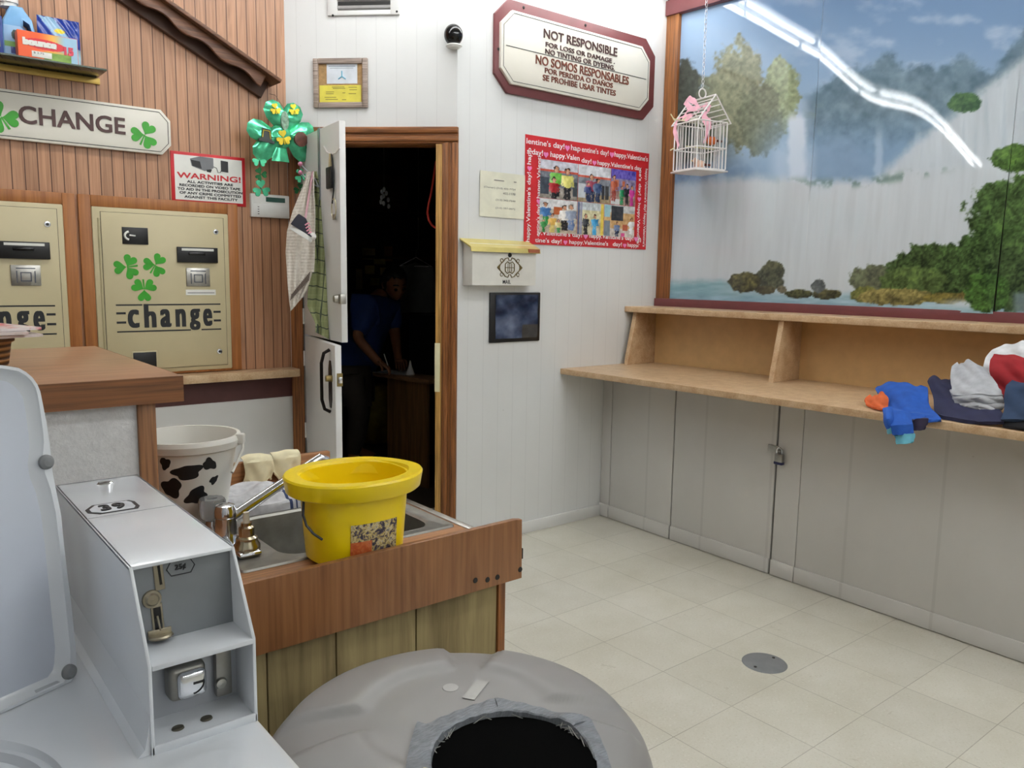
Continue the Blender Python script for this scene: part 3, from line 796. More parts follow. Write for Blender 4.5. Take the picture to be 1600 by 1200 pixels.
photo(.108, .395, .118, .436, [(-1, (186, 170, 150)), (.35, (196, 186, 170)), (.72, (212, 210, 210))], [(.15, .2, .72, (70, 120, 180), (60, 150, 80), DK), (.34, .0, .6, (226, 180, 90), (220, 200, 120), BR), (.66, .1, .78, (232, 228, 222), DK, DK), (.84, .1, .82, (150, 160, 180), (110, 130, 170), (120, 110, 100)), (.5, .0, .42, (220, 206, 150), (80, 150, 90), DK), (.1, 0, .4, (70, 150, 80), (60, 140, 70), BR)], [(.36, .6, .55, .78, (186, 96, 50))], 104)
photo(.398, .615, .118, .436, [(-1, (190, 180, 150)), (.4, (206, 200, 160)), (.75, (190, 196, 200))], [(.32, .0, .66, (52, 54, 60), DK, DK), (.66, .0, .68, (70, 160, 210), (80, 170, 220), BR)], [(0, .08, 0, 1, (96, 100, 130)), (.1, .18, 0, 1, (150, 150, 170)), (.88, 1, 0, 1, (232, 204, 90))], 105)
photo(.618, .885, .118, .436, [(-1, (196, 186, 176)), (.25, (200, 160, 110)), (.75, (190, 190, 190))], [(.42, .0, .5, (110, 130, 170), NV, DK), (.9, .1, .55, (232, 232, 230), (230, 230, 230), DK)], [(0, .2, 0, .5, (120, 130, 140)), (0, .2, .6, 1, (150, 190, 200)), (.22, .62, .5, .97, (52, 54, 60)), (.6, .78, .2, .4, (180, 90, 60)), (.55, .68, 0, .12, (226, 90, 150))], 106)

# mailbox
mx0 = FB.uv(735, 440, .07)[0]; mx1 = FB.uv(838, 440, .09)[0]
mzb = FB.uv(785, 447, .085)[1]; mzt = FB.uv(790, 391, .085)[1]
mbx = wall_thing(FB, 'mailbox', 'white wall mailbox with brass coloured lid and emblem', 'mailbox')
mb = MB(); mb.prism([(0, mzb), (-.085, mzb + .004), (-.085, mzt), (-.06, mzt + .03), (0, mzt + .045)], mx0, mx1, 'x', .003)
mb.build('box_body', plain((224, 222, 214), .35, var=.02), mbx)
mb = MB(); mb.prism([(0, mzt + .055), (-.1, mzt + .012), (-.104, mzt - .012), (-.098, mzt - .012), (-.096, mzt + .006), (0, mzt + .047)], mx0 - .02, mx1 + .014, 'x', .001)
mb.build('lid', plain((206, 190, 116), .35, metal=.3, var=.04), mbx)
MB().box(mx1 - .07, mx1 + .005, -.108, -.1, mzt - .008, mzt + .01).build('rust_patch', plain((160, 92, 60), .6, var=.1), mbx)
mc = (mx0 + mx1) / 2 + .03; mzc = mzb + (mzt - mzb) * .52
MB().lathe([(0, .003), (.011, .002), (.013, -.002)], seg=16, M=Matrix.Translation((mc - .0, -.0855, mzt - .024)) @ Matrix.Rotation(math.pi / 2, 4, 'X')).build('lock', M['dark'], mbx)
mb = MB(); R_ = .0028
def arc(cx, cz, rx, rz, a0, a1, n=14): return [(cx + rx * math.cos(math.radians(a0 + (a1 - a0) * i / n)), -.087, cz + rz * math.sin(math.radians(a0 + (a1 - a0) * i / n))) for i in range(n + 1)]
for sx in (-1, 1):
    for sz in (-1, 1):
        mb.tube([(mc + sx * .082, -.087, mzc), (mc + sx * .06, -.087, mzc + sz * .018), (mc + sx * .042, -.087, mzc + sz * .032), (mc + sx * .03, -.087, mzc + sz * .046), (mc + sx * .012, -.087, mzc + sz * .05), (mc + sx * .004, -.087, mzc + sz * .034)], R_, 6)
        mb.tube(arc(mc + sx * .054, mzc + sz * .036, .009, .009, 0, 330), .0018, 6)
        mb.tube([(mc + sx * .03, -.087, mzc), (mc + sx * .03, -.087, mzc + sz * .018), (mc + sx * .016, -.087, mzc + sz * .03), (mc, -.087, mzc + sz * .022)], R_, 6)
    mb.prism([(mc + sx * .082, mzc), (mc + sx * .062, mzc + .014), (mc + sx * .066, mzc), (mc + sx * .062, mzc - .014)], -.088, -.084)
for q in (-.012, 0, .012): mb.tube([(mc + q, -.087, mzc - .022), (mc + q, -.087, mzc + .022)], .0018, 6)
mb.tube([(mc - .03, -.087, mzc), (mc + .03, -.087, mzc)], .0018, 6)
mb.build('emblem', plain((112, 96, 56), .4, metal=.3), mbx)
put_text(MB(), 'MAIL', mc - .045, mc + .008, mzb + .012, mzb + .032, -.0855, .01, .0008).build('lettering', M['line_black'], mbx, ang=0)

# clear display pouch under the mailbox
kx0, kz1 = FB.uv(764, 459); kx1, kz0 = FB.uv(841, 532)
kz1 = FB.uv(800, 457)[1]; kz0 = FB.uv(800, 534)[1]
po = wall_thing(FB, 'display_pouch', 'black framed clear pouch of bluish papers under the mailbox', 'pouch')
MB().box(kx0, kx1, -.012, -.001, kz0, kz1, .004).build('black_backing', M['black'], po)
def pouch(X, Z):
    u = (X - kx0) / (kx1 - kx0); v = (Z - kz0) / (kz1 - kz0)
    n = fbm(u * 5, v * 5, 61, 4); q = vnoise(u * 4 + .3, v * 3.2, 66)
    img = np.array((66, 78, 104.)) + (n[..., None] - .5) * 110 + (q[..., None] - .5) * 60
    m = (u > .62) & (v < .34); img = np.where(m[..., None], np.array((70, 70, 70.)) + (n[..., None] - .5) * 40, img)
    m = v > .955; img = np.where(m[..., None], np.array((186, 190, 196.)), img)
    return img
paint_sheet('papers', kx0 + .035, kx1 - .02, kz0 + .02, kz1 - .012, 60, 60, pouch, vcol_mat('papers_under_clear_film', .15), po, yfn=lambda X, Z: -.0145 - .0015 * np.sin(X * 60 + Z * 40) - .001 * np.sin(X * 23 - Z * 90))
# ------------------------------------------------------------------ ceiling lights: bare twin tubes
tm = NT('lit_fluorescent_tube'); tm.b.inputs['Emission Color'].default_value = (.97, .99, 1, 1); tm.b.inputs['Emission Strength'].default_value = TUBE_POWER
tm = tm.set((240, 240, 240), .4)
LAMPS = []
def fixture(x, y, label):
    t = thing('ceiling_light', label, 'light', (x, y, CEIL), 0, 'twin tube ceiling lights')
    MB().box(-.62, .62, -.1, .1, -.05, 0, .006).build('housing', M['white_plain'], t)
    for s in (-.055, .055):
        MB().tube([(-.6, s, -.078), (.6, s, -.078)], .017, 10).build('tube', tm, t)
        mb = MB()
        for e in (-.607, .607): mb.box(e - .008, e + .008, s - .012, s + .012, -.1, -.045)
        mb.build('holder', M['plastic_white'], t)
    return t
rows = ((3.14, (3.2, 1.95, .7, -.55), 'beside the back wall'), (1.55, (3.0, 1.75), 'added as unseen fill in the second row'), (.1, (3.0, 1.75, -.85), 'added as unseen fill in the middle row'), (-1.35, (3.0, 1.75), 'added as unseen fill in the fourth row'), (-2.8, (3.0, 1.75, .4), 'added as unseen fill in the row at the front'))  # rows beyond the first are out of view, added to brighten the room
for y, xs, lb in rows:
    for k, x in enumerate(xs): fixture(x, y, 'twin fluorescent tube ceiling light %s, %s from the mural wall' % (lb, ('first', 'second', 'third', 'fourth')[k]))
# ------------------------------------------------------------------ left wall: sign, change machines, ledge, shelf, gable moulding
def wl_(px, py, d=0): return FL.uv(px, py, d)
# ledge under the machines
lg = wall_thing(FL, 'wall_ledge', 'speckled beige ledge under the change machines', 'ledge')
lx1 = wl_(472, 583, .125)[0]
pts = [(-1.6, 0), (-1.6, -.125), (lx1 - .03, -.125), (lx1 - .008, -.117), (lx1, -.095), (1.743, -.03), (1.743, 0)]
MB().prism(pts, LZ - .038, LZ, 'z', .003).build('ledge_board', M['beige'], lg)

# CHANGE sign
cs = wall_thing(FL, 'change_sign', 'long white board reading CHANGE between two green shamrocks', 'sign')
D = .024
xr = wl_(267, 210, D)[0]; zt = wl_(252, 171.6, D)[1]; zb = wl_(253.5, 241.5, D)[1]
xl_ = .405
MB().prism(oct(xl_, xr, zb, zt, .04, .045), -D, 0, bev=.003).build('board', M['sign_white'], cs)
mb = MB(); mb.tube([(x, -D - .0004, z) for x, z in oct(xl_ + .012, xr - .012, zb + .012, zt - .012, .036, .04)], .0014, 6, closed=True); mb.build('pinstripe', M['line_black'], cs)
x0, z0 = wl_(30, 195, D); x1, z1 = wl_(195, 184, D)
z0 = (wl_(50, 193.5, D)[1] + wl_(190, 211, D)[1]) / 2; z1 = (wl_(50, 165, D)[1] + wl_(190, 185.5, D)[1]) / 2
put_text(MB(), 'CHANGE', x0, x1, z0, z1, -D, 0, .003, fat=(.0035, .0035)).build('lettering', M['letter_brown'], cs, ang=0)
sx, sz = wl_(226, 211, D); shamrock(MB(), sx, sz, .058, math.radians(-28), -D - .002, -D + .001).build('shamrock', M['green'], cs)
sx, sz = wl_(2, 183, D); shamrock(MB(), sx, sz, .062, math.radians(28), -D - .002, -D + .001).build('shamrock', M['green'], cs)

# warning sign
ws = wall_thing(FL, 'warning_sign', 'red bordered video camera warning sign right of the white CHANGE board', 'sign')
a0, a1 = wl_(267, 275)[0], wl_(383, 280)[0]; b1 = (wl_(267, 235)[1] + wl_(383, 247.5)[1]) / 2; b0 = (wl_(270, 315)[1] + wl_(382, 324)[1]) / 2
W2, H2 = a1 - a0, b1 - b0
MB().box(a0, a1, -.004, 0, b0, b1, .0015).build('red_border', M['red'], ws)
MB().box(a0 + .016, a1 - .016, -.0048, -.003, b0 + .014, b1 - .014).build('white_panel', M['paper'], ws)
def wtx(s, f0, f1, g0, g1, m, bold=.016): put_text(MB(), s, a0 + f0 * W2, a0 + f1 * W2, b0 + g0 * H2, b0 + g1 * H2, -.0048, 0, .0005, fat=(bold * .06, bold * .06)).build('lettering', m, ws, ang=0)
wtx('WARNING!', .075, .93, .485, .60, M['red'], .035)
for s, f0, f1, g in (('ALL ACTIVITIES ARE', .20, .82, .40), ('RECORDED ON VIDEO TAPE', .10, .92, .325), ('TO AID IN THE PROSECUTION', .075, .95, .25), ('OF ANY CRIME COMMITTED', .10, .93, .175), ('AGAINST THIS FACILITY', .16, .88, .10)):
    wtx(s, f0, f1, g, g + .052, M['line_black'], .02)
def wp(f, g): return (a0 + f * W2, b0 + g * H2)
mb = MB(); mb.prism([wp(.25, .88), wp(.38, .94), wp(.56, .93), wp(.56, .73), wp(.44, .66), wp(.27, .74)], -.006, -.0045)
mb.build('camera_picture', plain((116, 118, 122), .5), ws)
mb = MB(); mb.prism([wp(.26, .86), wp(.38, .84), wp(.40, .70), wp(.28, .74)], -.0066, -.0058); mb.prism([wp(.66, .9), wp(.76, .89), wp(.76, .67), wp(.66, .68)], -.006, -.0045)
mb.prism([wp(.46, .69), wp(.54, .71), wp(.52, .64), wp(.47, .65)], -.006, -.0045)
mb.tube([(x, -.006, z) for x, z in (wp(.56, .76), wp(.6, .74), wp(.62, .65), wp(.65, .66), wp(.67, .72))], .0014, 6)
mb.build('camera_lens', M['black'], ws)

# change machines
MU0, MU1 = wl_(148, 430, .02)[0], wl_(359.5, 450, .02)[0]
MZ1 = (wl_(147.5, 321.75, .02)[1] + wl_(356, 335.25, .02)[1]) / 2; MZ0 = wl_(361.5, 575.4, .02)[1]
MW, MH = MU1 - MU0, MZ1 - MZ0
def machine(dx, label, stickers):
    r = thing('change_machine', label, 'change machine', FL.at(MU0 + dx, 0, .0015), 0, 'change machines in the panelled wall')
    def q(px, py, d=.024): u, z = wl_(px, py, d); return u - MU0, z
    mb = MB(); mb.frame(-.05, MW + .05, MZ0 - .01, MZ1 + .05, .05, -.014, 0, .003); mb.build('wood_surround', M['machwood'], r)
    MB().box(0, MW, -.02, 0, MZ0, MZ1, .006).build('case', M['machine'], r)
    MB().box(.035, MW - .025, -.024, -.018, MZ0 + .022, MZ1 - .022, .002).build('door', M['machine'], r)
    mb = MB(); mb.tube([(x, -.0205, z) for x, z in ((.034, MZ0 + .02), (MW - .024, MZ0 + .02), (MW - .024, MZ1 - .021), (.034, MZ1 - .021))], .0012, 6, closed=True); mb.build('door_seam', M['line_black'], r)
    mb = MB(); mb.tube([(.024, -.021, MZ0 + .03), (.024, -.021, MZ1 - .05)], .003, 6); mb.build('hinge', plain((178, 166, 130), .4, metal=.3), r)
    for px, py in ((337, 362.5), (343, 549)):
        u, z = q(px, py)
        k = MB().lathe([(0, .005), (.012, .004), (.014, 0)], seg=18, M=Matrix.Translation((u, -.023, z)) @ Matrix.Rotation(math.pi / 2, 4, 'X')).build('lock', M['chrome'], r)
        MB().lathe([(0, .0068), (.006, .006), (.007, .003)], seg=12, M=Matrix.Translation((u, -.023, z)) @ Matrix.Rotation(math.pi / 2, 4, 'X')).build('keyhole', M['line_black'], k)
    u0, z1 = q(190, 354.5); u1, z0 = q(231.5, 382.5)
    if stickers:
        k = MB().box(u0, u1, -.028, -.023, z0, z1, .001).build('black_plate', M['black'], r)
        mb = MB(); mb.tube([(u0 + .055, -.029, (z0 + z1) / 2), (u0 + .03, -.029, (z0 + z1) / 2 + .002)], .0035, 6)
        mb.tube([(u0 + .03 + .02 * math.cos(math.radians(a)), -.029, (z0 + z1) / 2 + .018 * math.sin(math.radians(a))) for a in range(100, 265, 20)], .005, 6)
        mb.build('arrow', M['paper'], k)
    u0, z1 = q(275.5, 385.5); u1, z0 = q(339.5, 411)
    k = MB().box(u0, u1, -.036, -.023, z0, z1, .002).build('bill_slot', M['black'], r)
    MB().box(u0 + .02, u1 - .02, -.0375, -.035, z1 - .017, z1 - .006).build('slot_label', M['paper'], k)
    MB().box(u0 + .05, u1 - .06, -.044, -.035, z0 + .034, z0 + .048, .003).build('slot_lip', M['gloss_black'], k)
    u0, z1 = q(290, 418.5); u1, z0 = q(328, 447.5)
    k = MB().box(u0, u1, -.03, -.023, z0, z1, .003).build('guide_plate', M['steel'], r)
    mb = MB(); mb.box(u0 + .02, u0 + .024, -.0312, -.029, z0 + .012, z1 - .025); mb.box(u1 - .024, u1 - .02, -.0312, -.029, z0 + .012, z1 - .025)
    mb.frame(u0 + .035, u1 - .035, z0 + .018, z1 - .03, .004, -.0312, -.029); mb.box(u0 + .02, u1 - .02, -.0312, -.029, z1 - .016, z1 - .012)
    mb.build('guide_marks', plain((70, 76, 90), .5), k)
    if stickers:
        u0, z1 = q(290, 452.5); u1, z0 = q(337, 461)
        k = MB().box(u0, u1, -.0252, -.0235, z0, z1).build('paper_strip', M['paper'], r)
        MB().box(u0 + .008, u1 - .006, -.0257, -.0251, z0 + .009, z0 + .0125).build('printed_line', plain((120, 120, 122), .5), k)
        for px, py, rr, rot in ((198, 417, .055, 95), (242.5, 414, .053, -35), (225, 452, .054, 180)):
            u, z = q(px, py); shamrock(MB(), u, z, rr, math.radians(rot), -.0256, -.0235).build('shamrock', M['green'], r)
    else:
        u0, z1 = q(233, 414); u1, z0 = q(268, 426)
        put_text(MB(), '20', u0 + .02, u1, z0, (z0 + z1) / 2 - .003, -.024, .02, .0006).build('lettering', M['line_black'], r, ang=0)
    x0, zl0 = q(200, 511); x1, zl1 = q(331, 482)
    # condensed word with bars either side
    mb = MB(); zb0 = q(260, 511)[1]; zx = q(260, 483)[1]; za = q(230, 476)[1]; zd = q(305, 516)[1]
    cw = (x1 - x0)
    spans = {'c': (0, .13), 'h': (.185, .325), 'a': (.37, .50), 'n': (.55, .675), 'g': (.72, .85), 'e': (.885, 1.0)}
    for ch, (s0, s1) in spans.items():
        lo, hi = zb0, zx
        if ch == 'h': hi = q(225, 475)[1]
        if ch == 'g': lo = q(300, 516)[1] + .001
        put_text(mb, ch, x0 + s0 * cw, x0 + s1 * cw, lo, hi, -.024, 0, .0008, fat=(.0105, .005))
    mb.build('lettering', M['line_black'], r, ang=0)
    mb = MB(); b0_, b1_ = q(182, 500)[0], q(345, 500)[0]
    zt_ = q(260, 476)[1]; zl_ = q(260, 516.5)[1]; t = .0032
    def bar(xa, xb, z): mb.box(xa, xb, -.0248, -.0235, z - t, z + t)
    bar(b0_, x0 + .17 * cw, zt_); bar(x0 + .22 * cw, b1_, zt_); bar(b0_, x0 + .73 * cw, zl_); bar(x0 + .86 * cw, b1_, zl_)
    for z in (q(190, 489.5)[1], q(190, 504)[1]):
        mb.box(b0_, b0_ + .04, -.0248, -.0235, z - .005, z + .005); mb.box(b1_ - .035, b1_, -.0248, -.0235, z - .005, z + .005)
    mb.build('stripe', M['line_black'], r, ang=0)
    u0, z1 = q(205, 550.5); u1, z0 = q(246, 566)
    k = MB().box(u0, u1, -.03, -.023, z0 - .03, z1 + .004, .004).build('coin_cup', M['machine'], r)
    MB().box(u0 + .006, u1 - .006, -.0312, -.029, z0 - .02, z1 - .002, .002).build('cup_opening', M['black'], k)
    return r
machine(0.0, 'beige change machine with three green shamrock stickers', True)
px_ = wl_(104, 430, .02)[0]
machine(px_ - MU1, 'beige change machine without shamrocks, cut by the left photo edge', False)
# planks between the surrounds are the wall itself

# alarm keypad
ak = wall_thing(FL, 'alarm_keypad', 'white alarm keypad with small green display under the shamrock decoration', 'keypad')
a0, a1 = wl_(392, 320, .02)[0], wl_(452, 325, .02)[0]; b1 = wl_(395, 302, .02)[1]; b0 = wl_(395, 338.5, .02)[1]
MB().box(a0, a1, -.024, 0, b0, b1, .004).build('case', M['plastic_white'], ak)
wk, hk = a1 - a0, b1 - b0
MB().box(a0 + wk * .38, a1 - wk * .12, -.0255, -.022, b0 + hk * .68, b1 - hk * .12).build('display', plain((58, 92, 84), .15), ak)
MB().box(a0 + wk * .04, a1 - wk * .04, -.0255, -.022, b0 + hk * .06, b0 + hk * .56, .001).build('flap', M['plastic_white'], ak)
for k in range(4): MB().box(a0 + wk * .16, a0 + wk * .2, -.0262, -.024, b0 + hk * (.12 + .1 * k), b0 + hk * (.15 + .1 * k)).build('indicator', M['line_black'], ak)

# foil shamrock hanging decoration
fd = wall_thing(FL, 'shamrock_decoration', 'shiny green foil shamrock hanging at the corner by the dutch door', 'decoration')
foil = plain((92, 214, 158), .18, metal=.6, var=.25, vs=16)
def foil_heart(mb, cx, cz, r, rot, d0, bulge):
    poly = [(p[0], p[1]) for p in heart_poly(0, 0, 1)]
    n = len(poly); rings = 6; vs = []; R = Matrix.Rotation(rot, 2)
    for s in (1, -1):
        for i in range(rings + 1):
            f_ = 1 - i / rings
            for k, (a, b) in enumerate(poly):
                p = R @ Vector((a * f_, b * f_ + (-.1) * (1 - f_)))
                crinkle = .006 * math.sin(k * 1.9 + i) * (1 - f_) * f_ * 4
                vs.append((cx + p.x * r, -d0 - s * (bulge * (1 - f_ ** 2.2) + crinkle), cz + p.y * r))
    fs = []; T = (rings + 1) * n
    for s in (0, T):
        for i in range(rings):
            for k in range(n): fs.append((s + i * n + k, s + i * n + (k + 1) % n, s + (i + 1) * n + (k + 1) % n, s + (i + 1) * n + k))
    for k in range(n): fs.append((k, (k + 1) % n, T + (k + 1) % n, T + k))
    mb._add(vs, fs)
FDp = .12
def fp(px, py, d=FDp): return wl_(px, py, d)
leaf_spots = []
for px, py, rot in ((443, 183, 0), (413, 218, 105), (468, 219, -105)):
    u, z = fp(px, py); mb = MB(); foil_heart(mb, u, z, .108, math.radians(rot), FDp, .03); mb.build('foil_leaf', foil, fd, weld=True, ang=60)
u, z = fp(438, 214); mb = MB(); mb.ball((u, -FDp, z), (.06, .034, .06), 20, 12); mb.build('foil_centre', foil, fd)
u, z = fp(438, 243); u2, z2 = fp(437, 222); MB().sheet(lambda a, b: (u2 + (u - u2) * b + (a - .5) * (.05 + .04 * b), -FDp - .012 * math.sin(a * math.pi), z2 + (z - .03 - z2) * b), 8, 8, .004).build('foil_stem', foil, fd)
yel = plain((222, 196, 44), .35, metal=.3, var=.1)
for px, py, r_, dd in ((426, 172, .026, .032), (455, 173, .026, .032), (438, 217, .036, .036)):
    u, z = fp(px, py); shamrock(MB(), u, z, r_, .2, -FDp - dd - .003, -FDp - dd + .004).build('yellow_shamrock', yel, fd)
u, z = fp(412.5, 215); mb = MB(); mb.prism([(u - .038, z - .022), (u + .036, z - .03), (u + .04, z - .02), (u + .026, z - .015), (u + .02, z + .034), (u - .02, z + .04), (u - .026, z - .008), (u - .04, z - .012)], -FDp - .036, -FDp - .02)
mb.build('hat_picture', plain((44, 52, 48), .4), fd)
mb = MB(); mb.tube([(u - .022, -FDp - .037, z - .004), (u - .016, -FDp - .037, z + .03), (u + .014, -FDp - .037, z + .026), (u + .018, -FDp - .037, z - .01)], .0022, 6); mb.build('hat_outline', yel, fd)
u, z = fp(466, 219); mb = MB(); mb.prism([(u + .034 * math.cos(i * .449), z + .036 * math.sin(i * .449)) for i in range(14)], -FDp - .036, -FDp - .02); mb.build('pot_picture', plain((92, 52, 40), .4, var=.2, vs=60), fd)
u, z = fp(441, 190); mb = MB(); mb.prism([(u + .02 * math.cos(i * .449), z + .045 * math.sin(i * .449)) for i in range(14)], -FDp - .034, -FDp - .018); mb.build('green_figure_picture', plain((120, 150, 128), .4, var=.25, vs=60), fd)
dg_ = plain((26, 92, 50), .35, metal=.5, var=.2)
for px0, py0, pts_ in ((406, 238, ((405, 250, .034, 0), (407, 272, .030, .5), (408, 295, .042, .1))), (471, 240, ((470, 275, .034, .3), (468, 296, .03, -.2)))):
    prev = fp(px0, py0)
    for px, py, r_, rt in pts_:
        u, z = fp(px, py)
        MB().tube([(prev[0], -FDp, prev[1]), (u, -FDp, z)], .0015, 5).build('string', M['line_black'], fd)
        shamrock(MB(), u, z, r_, rt, -FDp - .004, -FDp + .002, stem=False).build('small_shamrock', foil if r_ > .033 else dg_, fd); prev = (u, z)
MB().tube([(fp(443, 168)[0], -FDp, fp(443, 168)[1]), (fp(443, 150)[0], -.02, fp(443, 150)[1] + .02), (fp(443, 148)[0] - .02, 0, fp(443, 148)[1] + .02)], .001, 5).build('hanging_thread', M['line_black'], fd)

# gable moulding with scalloped fascia
gm = wall_thing(FL, 'gable_moulding', 'dark brown sloping roof moulding with scalloped edge above the CHANGE sign', 'moulding')
dk = wood('dark_moulding_wood', (92, 58, 38), (128, 86, 60), 'x', 1.0)
GD = .13
t0 = Vector(wl_(441, 124.5, GD)); t1 = Vector(wl_(261, -4, GD)); dv = (t1 - t0).normalized(); nv_ = Vector((dv.y, -dv.x));
nv_ = nv_ if nv_.y > 0 else -nv_
Lm = 2.2
def quad(p, q, a, b): return [tuple(p + nv_ * a), tuple(q + nv_ * a), tuple(q + nv_ * b), tuple(p + nv_ * b)]
end = t0 + dv * Lm
MB().prism(quad(t0, end, 0, -.016), -GD, 0, bev=.002).build('roof_board', dk, gm)
f0 = Vector(wl_(418.5, 112.5, .095)); 
pts = []
sA = (f0 - t0).dot(dv); low = -(Vector(wl_(417, 139.5, .095)) - t0).dot(nv_)
n_ = 90
top_ = [t0 + dv * (sA + i * (Lm - sA) / n_) - nv_ * .016 for i in (0, n_)]
bot_ = [t0 + dv * (sA + i * (Lm - sA) / n_) - nv_ * (low - .006 + .012 * math.cos(i * (Lm - sA) / n_ / .2 * 2 * math.pi)) for i in range(n_ + 1)]
MB().prism([tuple(top_[0]), tuple(top_[1])] + [tuple(p) for p in reversed(bot_)], -.095, -.078, bev=.0015).build('scalloped_fascia', dk, gm)
cc = Vector(wl_(405, 154, .0)); aa = (cc - t0).dot(dv); bb = (cc - t0).dot(nv_)
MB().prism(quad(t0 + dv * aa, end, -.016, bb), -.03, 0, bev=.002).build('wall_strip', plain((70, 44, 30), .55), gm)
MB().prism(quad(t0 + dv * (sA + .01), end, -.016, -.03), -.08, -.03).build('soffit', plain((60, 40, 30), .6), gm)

# glass shelf with packets
zs = wl_(156, 123.5)[1]
sf = onz(167, 111, zs); shd = YL - sf.y; shx = sf.x
gs = wall_thing(FL, 'glass_shelf', 'smoked glass shelf on a gold wall strip above the CHANGE sign', 'shelf')
gl = NT('smoked_glass'); gl = gl.set((60, 70, 58), .08); 
MB().box(-.6, shx, -shd, -.001, zs, zs + .008, .001).build('glass_plate', gl, gs)
gz0 = wl_(155, 133)[1]
MB().box(-.6, wl_(156, 128, .01)[0], -.014, -.001, gz0, zs - .0005, .001).build('gold_strip', M['gold'], gs)
SZ = zs + .0085
def shelf_uv(px, py, d): return wl_(px, py, d)
# dryer sheet box
bd_ = shd - .012
x0 = wl_(29, 92, bd_)[0]; x1 = wl_(123, 100, bd_)[0]; hz_ = wl_(27, 45, bd_)[1] - SZ
xm = (x0 + x1) / 2; bw = x1 - x0
bx = thing('dryer_sheet_box', 'orange dryer sheet box in front of the blue bag on the glass shelf', 'box', FL.at(xm, SZ, bd_ - .03), 0)
def bnc(X, Z):
    u = (X + bw / 2) / bw; v = Z / hz_
    n = fbm(u * 9, v * 6, 71, 3)
    img = np.zeros(u.shape + (3,)) + np.array((236, 92, 40.))
    img = img + sstep(.3, .62, u)[..., None] * (np.array((238, 178, 70.)) - img)
    img = img + (sstep(.55, .8, u) * sstep(.2, .5, v))[..., None] * (np.array((150, 190, 214.)) - img)
    m = (v < .3) & (u > .42); img = np.where(m[..., None], np.array((120, 158, 60.)) + (n[..., None] - .5) * 60, img)
    m = (u > .88); img = np.where(m[..., None], np.array((150, 186, 210.)), img)
    m = (((u - .44) / .36) ** 2 + ((v - .60 + .08 * u) / .2) ** 2 < 1); img = np.where(m[..., None], np.array((214, 40, 52.)), img)
    return img
MB().box(-bw / 2, bw / 2, -.029, .03, 0, hz_, .002).build('carton', plain((226, 96, 48), .4), bx)
paint_sheet('front_print', -bw / 2 + .002, bw / 2 - .002, .002, hz_ - .002, 90, 60, bnc, vcol_mat('printed_carton', .35), bx, y=-.0296)
put_text(MB(), 'bounce', -bw * .42, bw * .14, hz_ * .46, hz_ * .74, -.0297, 0, .002, fat=(.006, .006)).build('lettering', M['paper'], bx, ang=0)
put_text(MB(), '15', bw * .26, bw * .42, hz_ * .3, hz_ * .62, -.0297, 0, .002, fat=(.005, .005)).build('number', plain((214, 70, 90), .4), bx, ang=0)
tgp = MB().box(-bw * .28, bw * .05, -.0315, -.0298, .006, hz_ * .28, .0005).build('price_tag', M['paper'], bx)
put_text(MB(), '$ 2.75', -bw * .25, -bw * .08, hz_ * .17, hz_ * .25, -.0315, 0, .0005).build('lettering', M['line_black'], tgp, ang=0)
# blue pouch of detergent
bx0 = wl_(62, 90, shd - .1)[0]; bx1 = wl_(128, 95, shd - .1)[0]; bzt = wl_(95, 28, shd - .1)[1] - SZ
bg = thing('detergent_bag', 'blue detergent bag standing behind the orange box', 'bag', FL.at((bx0 + bx1) / 2, SZ, shd - .125), 0)
bwid = bx1 - bx0
def bagcol(X, Z):
    u = (X + bwid / 2) / bwid; v = Z / bzt
    n = fbm(u * 5, v * 5, 81, 4)
    img = np.zeros(u.shape + (3,)) + np.array((36, 62, 150.))
    s_ = np.abs((u - .2) - (1 - v) * .9) ; img = np.where((s_ < .17)[..., None], np.array((140, 178, 206.)), img)
    m = (v < .42) & (u > .2); img = np.where(m[..., None], np.array((150, 190, 206.)) + (n[..., None] - .5) * 90, img)
    m = ((u - .5) / .13) ** 2 + ((v - .72) / .05) ** 2 < 1; img = np.where(m[..., None], np.array((226, 206, 60.)), img)
    return img + (n[..., None] - .5) * 40
def bagy(X, Z): 
    u = (X + bwid / 2) / bwid; v = Z / bzt
    return -.008 - .035 * np.sqrt(np.clip(np.sin(np.clip(u, 0, 1) * np.pi), 0, 1)) * np.clip(1 - v ** 2.2, 0, 1) + .002 * np.sin(u * 30 + v * 22)
bgm = vcol_mat('printed_foil_bag', .2)
paint_sheet('bag_front', -bwid / 2, bwid / 2, 0, bzt, 50, 50, bagcol, bgm, bg, yfn=bagy)
MB().sheet(lambda u, v: ((u - .5) * bwid, .008 + .03 * math.sqrt(max(0, math.sin(u * math.pi))) * (1 - v ** 2.2) - .0155 , v * bzt), 24, 12, .001).build('bag_back', plain((40, 66, 150), .3), bg)
